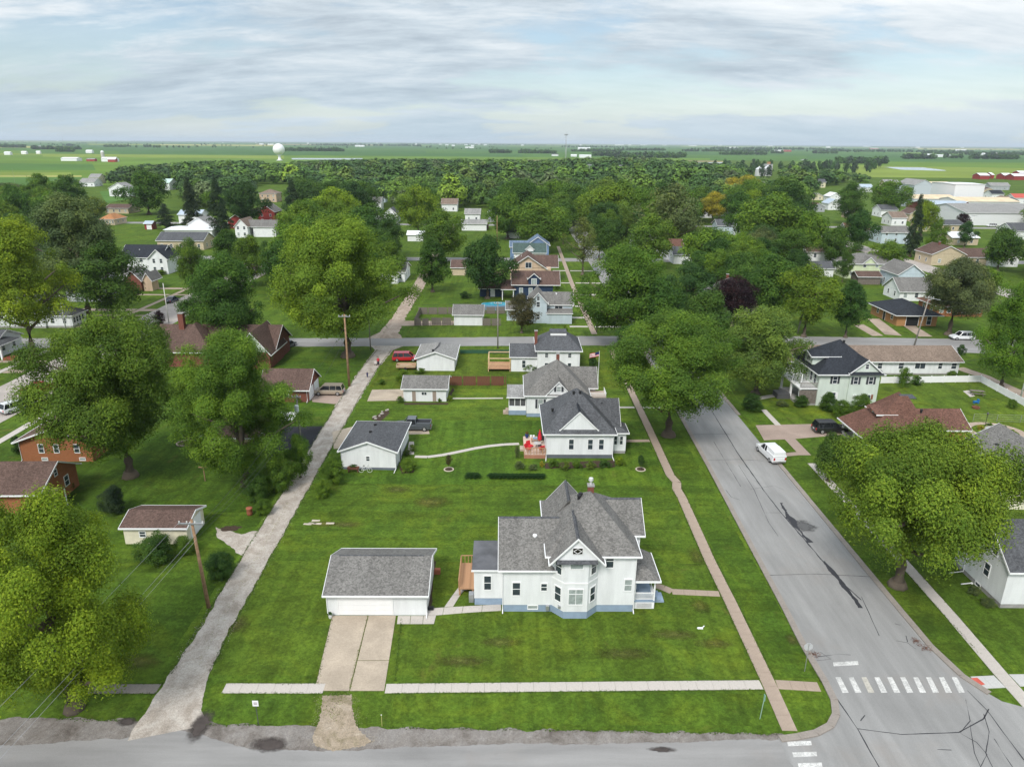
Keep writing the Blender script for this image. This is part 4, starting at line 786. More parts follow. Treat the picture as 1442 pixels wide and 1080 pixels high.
sh('hedge_house', 'pale house with grey roof behind a long green field edge', (112, 263), (134, 263), 14, 4, 3, 'x', W_FAR, ROOF_L, wins=3)
sh('cream_farmhouse', 'cream house at the edge of the bean field', (126, 259), (141, 259), 12, 6, 3, 'x', CREAM, ROOF_L, wins=2, floors=2)
# ---- along the alley north of the cross street
H = sh('alley_cottage', 'white cottage with grey roof west of the brick-coloured alley', (543, 398), (571, 396), 12, 3.0, 2.0, 'x', W_FAR, ROOF_G, wins=2); H.wall(-1.5, 4, -3, .1, 0, 2.6, W_FAR); H.gable(-1.5, 4, -3, 1, 2.65, 1.2, 'y', W_FAR, ROOF_D, .3)
sh('white_shed', 'white shed with white metal roof between dark trees', (574, 340), (597, 340), 6, 2.8, 1.3, 'x', W_FAR, METAL_R, cat='shed')
sh('behind_tree_garage', 'tan garage with white-topped roof seen between two dark trees', (636, 388), (655, 388), 7, 2.6, 1.8, 'x', TANSTUCCO, ROOF_B, cat='garage')
sh('gray_white_garage', 'low white garage with grey roof beyond the bare pole', (713, 336), (731, 336), 7, 2.6, 1.5, 'x', W_FAR, ROOF_D, cat='garage')
sh('alley_red_garage', 'low building with grey roof and red-brown wall at the alley end', (650, 325), (685, 325), 10, 3.2, 1.6, 'x', W_FAR, ROOF_L, cat='garage')
H = sh('wood_fence_lot', 'long red-brown wooden fence below the grey-roofed garage', (650, 322), (688, 322), .3, 2.0, .05, 'x', WOOD_F, WOOD_F, cat='fence')
sh('peaked_white_house', 'white house with brown roof peeping through the canopy by the alley', (622, 298), (644, 298), 9, 4.5, 3, 'x', W_FAR, ROOF_T, wins=2)
sh('slate_white_house', 'white house with slate roof beside the pale round tree', (541, 314), (560, 314), 10, 4.5, 3, 'y', W_FAR, ROOF_D, wins=2)
sh('alley_end_house', 'pale house where the brick-coloured alley disappears', (655, 312), (676, 312), 9, 4, 2.4, 'x', W_FAR, ROOF_L, wins=2)
# ---- east side
H = House('mint_house', 'pale mint two-storey house with black hip roof, dark shutters and upper porch', 'house', (50.4, 110.6), .02)
H.wall(0, 10.0, 0, 10.5, 0, 5.8, MINT); H.hip(0, 10.0, 0, 10.5, 5.85, 3.9, ROOF_BK, .55, apex=(5.2, 5.6)); H.wall(4.9, 9.8, -.3, .3, 0, 5.8, MINT); H.gable(4.9, 9.8, -.3, 4, 5.95, 2.0, 'y', MINT, ROOF_BK, .35, oe=.3); H.part(MB().extr([(-.9, 5.72), (.2, 6.15), (.2, 6.02), (-.9, 5.6)], 'x', 4.6, 10.1), 'pent_roof', ROOF_BK)
for x, y in ((2.6, 0), (5.9, -.3), (8.4, -.3)): H.win('S', x, 3.9, .65, 1.15, y, 1, 'g', SHUT_D)
H.win('S', 2.6, 1.2, .85, 1.1, 0, 1, 'g', W_TRIM); H.win('S', 8.3, 1.25, .9, .75, -.3, 3, 'g', SHUT_B); H.win('S', 7.4, 6.5, .5, .75, -.3); H.part(MB().box(5.8, 6.4, -.6, -.3, 1.6, 2.0), 'air_conditioner', W_TRIM); H.vent(5.6, 5.0, 9.6)
H.wall(-.2, 2.4, 3.0, 6.0, 6.2, 7.7, MINT); H.gable(-.4, 4, 2.8, 6.2, 7.7, .5, 'x', MINT, ROOF_BK, .3); H.win('W', 4.5, 6.5, 1.1, .8, -.2, 3)
for y in (.4, 4.0, 8.0): H.part(MB().box(-2.9, -2.6, y-.15, y+.15, 0, 2.8), 'porch_post', W_TRIM); H.part(MB().box(-2.8, -2.65, y-.07, y+.07, 3.0, 5.3), 'upper_post', W_TRIM)
H.part(MB().box(-3.0, -.02, .1, 8.4, 2.8, 3.0), 'porch_deck', W_TRIM); H.part(MB().box(-3.0, -.02, .1, 8.4, .0, .35), 'porch_floor', CONC_F); H.part(MB().box(-2.9, -.05, .15, .25, .35, 2.6), 'lattice_panel', WOOD_G); rl = MB().box(-2.95, -.05, .15, .22, 3.85, 3.93)
for k in range(18): rl.box(-2.9+k*.16, -2.85+k*.16, .16, .21, 3.0, 3.85)
H.part(rl, 'porch_railing', WOOD_G)
for y in (1.5, 3, 5, 7): H.win('W', y, 3.5, .8, 1.5, 0)
H.part(MB().box(-5.2, -3.05, 3.2, 5.4, 0, .9), 'porch_steps', DGREY)
H = House('brown_bungalow', 'tan brick bungalow with sweeping red-brown roof, dormer and solar panels', 'house', (49.5, 91.5), .01)
H.wall(2.4, 8.5, .4, 7.2, 0, 2.6, BRICK_T); H.hip(0, 9.0, 0, 7.4, 2.65, 4.3, ROOF_R, .5, ridge=((6.0, 4.2), (7.2, 4.2)))
H.wall(6.0, 10.6, 3.6, 11.5, 0, 2.95, BRICK_T); H.hip(6.0, 10.6, 3.6, 11.5, 3.0, 3.0, ROOF_R, .45, ridge=((8.1, 6.2), (8.5, 8.8)))
H.wall(10.0, 16.2, 3.3, 9.6, 0, 2.4, BRICK_T); H.gable(9.0, 16.2, 3.3, 9.6, 2.45, 1.75, 'x', BRICK_T, ROOF_R, .45)
H.win('S', 9.6, .9, .7, 1.5, 3.6, 1, 'c'); H.win('S', 7.4, .9, .8, 1.4, 3.6); H.part(MB().box(0, 2.35, .1, 7.2, 0, .3), 'porch_floor', CONC_F)
H.wall(2.6, 4.4, 2.6, 4.8, 3.2, 5.0, BRICK_T); H.shed(2.3, 4.8, 2.4, 5.0, 4.9, 5.35, ROOF_R, .25); H.win('S', 3.5, 3.95, 1.0, .7, 2.6, 3); H.win('W', 3.7, 3.95, 1.2, .7, 2.6, 3)
for y in (.2, 3.6, 7.1): H.part(MB().box(.0, .25, y-.12, y+.12, .3, 2.55), 'porch_post', W_TRIM)
sp = H.part(MB().box(-1.0, 1.0, -.7, .7, 0, .06), 'solar_panel', plain('solar_glass', (.01, .013, .02), .1, .6), loc=(8.0, 5.6, 6.45)); sp.rotation_euler = (R(8), 0, 0)
H.vent(10.2, 5.2, 4.4)
H = House('white_ranch', 'long white ranch house with brown roof behind the picket fence', 'house', (46.5, 127.3), .012)
H.wall(0, 37.6, 0, 8.5, .3, 2.75, W_SIDE); H.base(.03, 37.57, .03, 8.4, .3, CONC_F); H.gable(0, 37.6, 0, 8.5, 2.78, 1.7, 'x', W_SIDE, ROOF_T, .5)
for x, w in ((22.6, .8), (26.6, .9), (30.2, 1.9), (34.0, .7), (36.6, .9)): H.win('S', x, 1.25, w, 1.1, 0, 3 if w > 1 else 1)
H.door('S', 24.3, .9, 2.0, 0, W_TRIM, .35) if False else None
H = House('cream_gabled_house', 'cream house with slate grey roof, its gable cut by the street tree', 'house', (58.6, 75.5), .0)
H.wall(0, 11, 0, 11, 0, 3.35, plain('cream_wall', (.70, .66, .52), .7)); H.gable(0, 11, 0, 11, 3.4, 3.0, 'y', plain('cream_wall2', (.70, .66, .52), .7), ROOF_BLUE if False else ROOF_G, .4); H.vent(3.0, 7.5, 5.0)
H = House('white_corner_house', 'white clapboard house with dark roof on concrete base under the street tree', 'house', (45.85, 56.4), .0)
H.base(.03, 11, .03, 7.4, .45, CONC_F); H.wall(0, 11, 0, 7.4, .45, 4.2, PALEBLUE if False else W_SIDE); H.gable(0, 11, 0, 7.4, 4.25, 3.0, 'x', W_SIDE, ROOF_D, .35, oe=.2); H.win('W', 2.7, 1.8, .75, 1.25, 0); H.win('W', 2.2, 4.4, .7, 1.0, 0); H.win('W', 4.4, 4.4, .7, 1.0, 0); H.win('S', 4.0, 1.8, .75, 1.3, 0); H.win('W', 3.4, .1, .7, .3, .03, 0); H.downspout(-.1, 5.6, 4.0, (-1.4, 0))
H = House('black_roofed_brick', 'tan brick house with black hip roof and black garage door', 'house', P(1262, 459), .0)
H.wall(0, 9.5, 0, 13, 0, 2.9, BRICK_T); H.hip(0, 9.5, 0, 13, 2.95, 2.0, ROOF_BK, .9); H.door('S', 3.6, 2.9, 2.2, 0, BLACK, panels=4); H.win('S', 7.6, .4, 1.0, 2.0, 0); [H.win('W', y, 1.1, .9, 1.1, 0) for y in (2.5, 9.5)]; H.door('W', 6.2, 1.0, 2.1, 0, BLACK)
H = sh('brown_brick_ranch', 'long red-orange brick ranch with brown roof behind a spreading tree', (1305, 440), (1398, 452), 9, 2.8, 1.9, 'x', BRICK_O, ROOF_R, True, wins=6, o=.7)
sh('tall_white_house', 'white two-storey house with brown gabled roof in the east block', (1140, 380), (1173, 375), 9, 5.6, 2.4, 'x', W_FAR, ROOF_B, wins=2, floors=2)
sh('white_garage_pair', 'low white garage with dark roof in front of the tall white house', (1128, 391), (1170, 389), 8, 2.8, 1.6, 'x', W_FAR, ROOF_D, cat='garage')
sh('tan_lean_house', 'cream cottage with brown roof left of the tall white house', (1116, 384), (1140, 382), 9, 3.0, 2.0, 'y', CREAM, ROOF_B, wins=1)
H = sh('pale_yellow_house', 'pale yellow house with grey clipped roof and small front gable', (1196, 395), (1250, 390), 10, 4.8, 2.6, 'x', PALEYEL, ROOF_G, True, wins=4, floors=2); H.gable(5, 9.5, -.2, 5, 4.85, 2.0, 'y', PALEYEL, ROOF_G, .3)
sh('porch_shed', 'small brown-roofed outbuilding below the pale yellow house', (1210, 402), (1236, 400), 5, 2.5, 1.2, 'x', WOOD_G, ROOF_B, cat='shed')
sh('shuttered_grey_house', 'pale grey gabled house with red-brown shutters', (1262, 408), (1298, 408), 11, 4.6, 2.8, 'y', PALEBLUE, ROOF_G, wins=2, shut=SHUT_B)
H = sh('white_low_wing', 'long low white building with slate roof and round windows', (1266, 424), (1312, 424), 9, 2.7, 3.0, 'x', W_FAR, ROOF_G, wins=3, cat='building')
sh('tan_corner_house', 'tan house with brown hipped roof beside the curving lane', (1314, 375), (1352, 373), 11, 4.0, 2.8, 'y', TANSTUCCO, ROOF_B, wins=2, chim=True)
sh('brown_roofed_wing', 'low house with brown roof and white gable by the lane', (1350, 374), (1400, 374), 10, 3.0, 2.4, 'x', TANSTUCCO, ROOF_B, wins=3)
sh('white_gable_ranch', 'brown-roofed house with white gable at the block corner', (1395, 376), (1432, 376), 10, 3.4, 2.4, 'y', W_FAR, ROOF_B, wins=2)
sh('slate_house', 'white two-storey house with slate gambrel roof behind the spruce', (1242, 344), (1278, 343), 11, 4.8, 2.2, 'x', PALEBLUE, ROOF_G, wins=3, floors=2)
sh('white_roofed_shop', 'tan shop with bright white metal roof near the bare pole', (1338, 345), (1378, 346), 12, 3.2, 1.8, 'x', TANSTUCCO, METAL_R, cat='building', wins=2)
sh('dark_roofed_church', 'dark grey roofed house at the frame edge near the long warehouse', (1425, 338), (1470, 338), 12, 4, 3, 'x', W_FAR, ROOF_D)
# ---- middle distance, in the gaps of the canopy east of the main street
sh('stone_house', 'white house with tan-grey roof and stone chimney seen through the canopy', (893, 358), (926, 355), 9, 4.2, 2.4, 'x', W_FAR, ROOF_L, wins=2, chim=True)
sh('brick_roofed_house', 'white gabled house with red-brown roof beside it in the canopy', (934, 364), (964, 368), 9, 4.4, 2.6, 'x', W_FAR, ROOF_R, wins=2)
sh('slate_gable_cottage', 'white cottage with slate gable next to the red-brown roof', (948, 372), (978, 372), 8, 3.4, 2.2, 'x', W_FAR, ROOF_D)
H = sh('pyramid_house', 'cream house with grey pyramid roof and brick chimney behind the purple tree', (1000, 448), (1064, 446), 11, 4.6, 4.2, 'x', CREAM, ROOF_G, True, wins=3, floors=2, chim=True)
sh('grey_canopy_house', 'blue-grey house roof showing between the olive trees', (1010, 330), (1036, 330), 10, 4, 2.4, 'x', PALEBLUE, ROOF_D)
# ---- business blocks and industry
WH = plain('metal_wall_white', (.70, .71, .72), .6, var=.05); GM = plain('metal_wall_grey', (.48, .52, .56), .6, var=.06)
sh('white_tower_block', 'tall white windowless industrial block with flat roof', (1341, 291), (1380, 291), 30, 15, .4, 'x', WH, METAL_R, cat='building', o=.3)
sh('tan_roofed_hall', 'grey metal hall with broad tan roof beside the tall white block', (1292, 294), (1340, 292), 26, 6, 2, 'x', GM, TAN_R, cat='building', o=.3)
sh('grey_gabled_hall', 'grey gabled metal hall left of the tan-roofed one', (1286, 276), (1312, 276), 30, 9, 4, 'y', GM, ROOF_L, cat='building')
sh('back_tan_hall', 'long tan-roofed hall behind the industrial halls', (1310, 272), (1344, 272), 34, 7, 2, 'x', GM, TAN_R, cat='building')
sh('front_tan_warehouse', 'white warehouse with pale tan roof in front of the tall white block', (1360, 299), (1420, 296), 26, 6, 2, 'x', WH, TAN_R, cat='building')
H = sh('long_white_warehouse', 'very long white warehouse with grey roof and wide white wall', (1366, 319), (1480, 317), 40, 6.5, 3.5, 'x', WH, ROOF_L, cat='building')
H = sh('brick_school', 'brick hall with pale blue-grey metal roof and round-arched entrance', (1318, 309), (1366, 307), 30, 6.5, 2.5, 'x', BRICK_R, METAL_BL, cat='building', wins=3); H.wall(14, 20, -4, 1, 0, 8, BRICK_R); H.gable(14, 20, -4, 4, 8, 2, 'y', BRICK_R, METAL_BL, .3)
sh('flat_grey_motel', 'long low building with dark grey roof behind the spruce', (1302, 327), (1352, 326), 12, 3.4, 1.8, 'x', TANSTUCCO, ROOF_D, cat='building', wins=6)
for i, (a, b, y, m, r, l) in enumerate([(1240, 1262, 306, W_FAR, ROOF_D, 'white house with dark roof and white gable east of the round tree'), (1168, 1184, 285, W_FAR, METAL_R, 'white metal-roofed shop at the end of the tree belt'), (1213, 1228, 271, W_FAR, METAL_BL, 'pale shop with blue-grey roof beside the business lots'), (1166, 1184, 296, W_FAR, METAL_BL, 'low white building with blue roof below the metal-roofed shop'),
        (1246, 1264, 263, TANSTUCCO, ROOF_L, 'tan house with pale roof at the far edge of town'), (1268, 1284, 267, W_FAR, ROOF_L, 'grey-roofed house beyond the industrial halls'), (1396, 1412, 281, W_FAR, ROOF_BK, 'white house with black roof behind the pale tan warehouse'), (1408, 1432, 291, BLUE_S, ROOF_T, 'blue house with tan roof behind the pale tan warehouse'), (1428, 1446, 287, W_FAR, plain('roof_red', (.45, .09, .07)), 'white house with red roof near the blue house'),
        (1382, 1400, 276, TANSTUCCO, ROOF_B, 'tan house with brown roof among the far eastern houses'), (1395, 1420, 268, GREY_S, ROOF_L, 'grey house with pale roof at the eastern town edge'), (1280, 1300, 312, TANSTUCCO, ROOF_B, 'brown-roofed bungalow near the white-gabled house'), (1255, 1275, 318, W_FAR, ROOF_T, 'small house with brown roof beside the yellow-green tree'), (1118, 1130, 262, W_FAR, ROOF_T, 'white and tan building glimpsed by the grain bins')]):
    sh('town_house', l, (a, y), (b, y), 11, 4.2, 2.6, 'xy'[i % 2], m, r, wins=2, group='town houses far east')
# red sheds at the field edge
for a, b, y in ((1380, 1392, 253), (1396, 1399, 252), (1414, 1424, 253), (1428, 1446, 254), (1436, 1450, 249)):
    sh('red_machine_shed', 'red machine shed with white roof along the field at the edge of town', (a, y), (b, y), 16, 5, 2.5, 'x', RED_S, METAL_R, cat='shed', group='red sheds at the field edge')

# ------------------------------------------------------------------ trees
def leaf_mat(name):
    t = NT(name); oi = t.n('ShaderNodeObjectInfo'); ge = t.n('ShaderNodeNewGeometry')
    rv = t.ramp(ge.outputs['Random Per Island'], [(0, .78), (.5, .98), (1, 1.24)])
    c = t.mix(1, oi.outputs['Color'], rv, 'MULTIPLY')
    tf = t.n('ShaderNodeAttribute', attribute_name='tuft'); c = t.mix(1, c, t.ramp(tf.outputs['Fac'], [(0, (.68, .72, .8)), (.5, (1, 1, 1)), (1, (1.38, 1.28, 1.05))]), 'MULTIPLY')
    c = t.mix(t.ramp(t.noise(1.7, 4, .6, coord='Generated'), [(.35, 0), (.7, .35)]), c, t.mix(1, c, (1.45, 1.22, .8), 'MULTIPLY'))
    hs = t.n('ShaderNodeHueSaturation'); hs.inputs['Saturation'].default_value = 1.0
    t.L(c, hs.inputs['Color']); ml = t.n('ShaderNodeMath', operation='MULTIPLY_ADD'); t.L(ge.outputs['Random Per Island'], ml.inputs[0]); ml.inputs[1].default_value = -.03; ml.inputs[2].default_value = .515
    t.L(ml.outputs[0], hs.inputs['Hue']); c = hs.outputs[0]
    t.color(c); t.set(.7, .12)
    tr = t.n('ShaderNodeBsdfTranslucent'); t.L(t.mix(1, c, (1.25, 1.3, .6), 'MULTIPLY'), tr.inputs[0])
    mx = t.n('ShaderNodeMixShader'); mx.inputs[0].default_value = .20; t.L(t.b.outputs[0], mx.inputs[1]); t.L(tr.outputs[0], mx.inputs[2]); t.L(mx.outputs[0], t.out.inputs[0])
    return t.m
LEAF = leaf_mat('foliage'); BARK = plain('bark', (.13, .105, .08), .95, .1, var=.35, scale=4, bump=.6, bscale=12)
def quads_mesh(name, co, mat):
    n = len(co)//3; me = bpy.data.meshes.new(name); me.vertices.add(n*3); me.vertices.foreach_set('co', co.astype(np.float32).ravel())
    me.loops.add(n*3); me.loops.foreach_set('vertex_index', np.arange(n*3, dtype=np.int32)); me.polygons.add(n)
    me.polygons.foreach_set('loop_start', np.arange(0, n*3, 3, dtype=np.int32)); me.polygons.foreach_set('loop_total', np.full(n, 3, np.int32))
    me.update(calc_edges=True); me.materials.append(mat); return me
def unit(a): return a/np.maximum(np.linalg.norm(a, axis=1, keepdims=True), 1e-9)
def leaf_quads(pos, nrm, size, rs):
    n = len(pos); r = rs.normal(size=(n, 3)); t = unit(np.cross(nrm, r)); b = np.cross(nrm, t)
    l = (size*rs.uniform(.75, 1.35, n))[:, None]; w = l*rs.uniform(.5, .75, n)[:, None]
    q = np.empty((n, 3, 3)); q[:, 0] = pos-t*l*.45-b*w*.55; q[:, 1] = pos-t*l*.35+b*w*.55; q[:, 2] = pos+t*l*.6
    return q.reshape(-1, 3)
def envelope(t, kind):
    if kind == 'oval': return .5*np.sin(np.pi*np.clip(t, .001, .999)**.85)**.62
    if kind == 'spread': return .5*np.sin(np.pi*np.clip(t, .001, .999)**1.05)**.5
    if kind == 'spruce': return .5*(1-t)**.9*(.35+.65*np.minimum(t*9, 1))+.01
    if kind == 'weep': return .5*np.sin(np.pi*np.clip(t, .001, .999)**.7)**.75
    return .5*np.sin(np.pi*np.clip(t, .001, .999)**.8)**.5
def gen_crown(seed, kind, nc, nl, leaf, smin, smax, ar=1.0):
    AR = np.array([1, 1, 1/ar])
    rs = np.random.RandomState(seed); cen = np.zeros((0, 3)); siz = np.zeros(0)
    lob = rs.uniform(0, 6.28, 6); amp = rs.uniform(.06, .20, 6)/np.array([1, 1, 1, 1.2, 1.4, 1.6]); tries = 0; spr = kind == 'spruce'; bites = unit(rs.normal(size=(6, 3))*np.array([1, 1, .8]))
    while len(cen) < nc and tries < nc*40:
        tries += 1
        t = rs.uniform(.02, .97); th = rs.uniform(0, 2*np.pi); k = 1+sum(amp[j]*np.sin((j+1)*th+lob[j]+t*2.5*(j % 3)) for j in range(6))*.8
        s = rs.uniform(smin, smax)*(.62 if spr else 1); rad = max(envelope(np.array(t), kind)*k-s*.6, .01)
        f = rs.uniform(.80, 1.0) if rs.rand() < .70 else rs.uniform(.2, .8)
        if spr: f = rs.uniform(.2, 1)
        else:
            dv = np.array([math.cos(th)*rad*2, math.sin(th)*rad*2, (t-.5)*1.6]); dv /= np.linalg.norm(dv)
            if np.max(bites@dv) > .93: f *= .62; t = .5+(t-.5)*.8
        sz = s/ar; p = np.array([rad*f*np.cos(th), rad*f*np.sin(th), sz*.4+t*(1-sz*.8)])
        if len(cen) and np.any(np.linalg.norm((cen-p)/AR, axis=1) < .62*np.minimum(s, siz)): continue
        cen = np.vstack([cen, p]); siz = np.append(siz, s)
    wgt = siz**2/np.sum(siz**2); idx = rs.choice(len(cen), nl, p=wgt); d = unit(rs.normal(size=(nl, 3)))
    d[:, 2] = np.where((d[:, 2] < -.25) & (rs.rand(nl) < .7), -d[:, 2], d[:, 2])
    rr = rs.uniform(.30, 1, nl)**.45*(1+rs.normal(0, .15, nl))
    sq = np.array([1.2, 1.2, .38]) if spr else np.array([1, 1, .95])*AR
    pos = cen[idx]+d*sq*(siz[idx]*rr)[:, None]
    if spr: pos[:, 2] -= np.linalg.norm(pos[:, :2], axis=1)*.22
    if kind == 'weep': pos[:, 2] -= rs.uniform(0, .10, nl)*np.linalg.norm(pos[:, :2], axis=1)*2
    if not spr: pos[:, :2] *= .5/np.percentile(np.linalg.norm(pos[:, :2], axis=1), 99); cen[:, :2] *= .92
    out = pos-np.array([0, 0, .4]); nrm = unit(d*.75+unit(out)*(.25 if nl > 2000 else .6)+np.array([0, 0, .25])+rs.normal(size=(nl, 3))*(.40 if nl > 2000 else .2))
    pos[:, 2] = np.clip(pos[:, 2], -.05, 1.06)
    tuft = rs.uniform(0, 1, len(cen))[idx]
    q = leaf_quads(pos/AR, nrm, np.full(nl, leaf), rs)*AR
    return q, cen, np.repeat(tuft, 3)
def gen_trunk(seed, cen, nlimb, hfrac):
    # unit trunk: z 0..1 up to 60 % of the crown, limbs reach to leaf clumps; hfrac = crown base as share of that height
    rs = random.Random(seed); m = MB()
    def cz(t): return hfrac+(1-hfrac)*t/.62
    m.tube([(0, 0, -.02), (.004, .002, .03), (0.006, 0, hfrac*.5), (.0, .006, hfrac), (.01, .0, (1+hfrac)/2), (.015, .01, 1.0)], .042, 8, .008)
    m.tube([(0, 0, -.02), (0, 0, .05)], .062, 8, .04)
    order = sorted(range(len(cen)), key=lambda i: -abs(cen[i][0])-abs(cen[i][1])+rs.uniform(0, .25))
    for i in order[:nlimb]:
        c = cen[i]; z1 = min(cz(c[2]), 1.6); z0 = max(hfrac*.78, min(z1-.25, .9)); 
        m.tube([(.0, .0, z0), (c[0]*.45, c[1]*.45, z0+(z1-z0)*.35), (c[0]*.92, c[1]*.92, z1)], .020, 5, .004)
    return m.mesh('trunk', BARK, True)
PROTO = {}
def proto(kind, lod, v, ar=1.0):
    k = (kind, lod, v, ar)
    if k not in PROTO:
        nc, nl, lf, s0, s1 = {-1: (150, 165000, .0098, .050, .115), 0: (115, 64000, .0145, .062, .130), 1: (78, 16000, .027, .080, .16), 2: (44, 4400, .046, .10, .185), 3: (30, 1500, .072, .11, .20), 4: (22, 420, .128, .13, .23), 5: (14, 150, .20, .16, .26)}[lod]
        if kind == 'sparse': nc, nl = int(nc*.8), int(nl*.42)
        if kind == 'spruce': nc = int(nc*2.0); lf *= .8
        q, cen, tuft = gen_crown(hash(('abcdefgh'.find('a'), len(kind)*7+ord(kind[1]), v, lod)) % 99991, {'sparse': 'oval'}.get(kind, kind), nc, nl, lf, s0, s1, ar)
        PROTO[k] = (quads_mesh('crown', q, LEAF), cen, {}, q)
        ta = PROTO[k][0].attributes.new('tuft', 'FLOAT', 'POINT'); ta.data.foreach_set('value', tuft.astype(np.float32))
    return PROTO[k]
TINT = dict(mid=(.075, .142, .019), dark=(.047, .100, .019), deep=(.034, .078, .019), light=(.102, .178, .021), maple=(.132, .205, .018), olive=(.100, .152, .028), grey=(.092, .128, .048), purple=(.026, .013, .018), spruce=(.030, .052, .026), yellow=(.27, .25, .030), maroon=(.055, .055, .022), willow=(.10, .135, .04))
PIX = []
def add_tree(x, y, W, Hc, clear, kind, tint, label, group=None, lod=None, name='tree', seed=None):
    seed = int(abs(x*31+y*17)) if seed is None else seed; g = random.Random(seed)
    if lod is None:
        px = W*F_PX/depth(x, y); lod = 0 if px > 95 else 1 if px > 36 else 2
    c = thing(name, label, 'tree', (x, y, 0), g.uniform(0, 6.28), group)
    ar = 1.0 if kind == 'spruce' else .5 if Hc/W < .62 else .75 if Hc/W < .9 else 1.0
    v = g.randrange(2); me, cen, tr, _ = proto(kind, lod, v, ar)
    hk = round(min(.85, clear/(clear+Hc*.62)), 1)
    if hk not in tr: tr[hk] = gen_trunk(seed, cen, 11 if lod <= 0 else 6 if lod == 1 else 3, hk)
    inst('trunk', tr[hk], c, scale=(min(W, Hc*1.5), min(W, Hc*1.5), clear+Hc*.62))
    o = inst('crown', me, c, (0, 0, clear), scale=(W, W, Hc)); k = g.uniform(.88, 1.12); tc_ = [q_*1.12 for q_ in TINT[tint]]
    o.color = (tc_[0]*k*g.uniform(.92, 1.08), tc_[1]*k, tc_[2]*k*g.uniform(.9, 1.1), 1)
    return c
def px_tree(cx, cy, w, h, clear, kind, tint, label, group=None, lod=None, name='tree', seed=None):
    z = clear+4
    for _ in range(6):
        x, y = P(cx, cy, z); dp = depth(x, y, z); W = w*dp/F_PX; e = math.atan2(CAM_H-z, math.hypot(x, y))
        hh = h*dp/F_PX/2; c2 = hh*hh-(W/2*math.sin(e))**2; c = math.sqrt(max(c2, (hh*.55)**2))/math.cos(e); z = clear+c
    return add_tree(x, y, W, 2*c, clear, kind, tint, label, group, lod, name, seed)
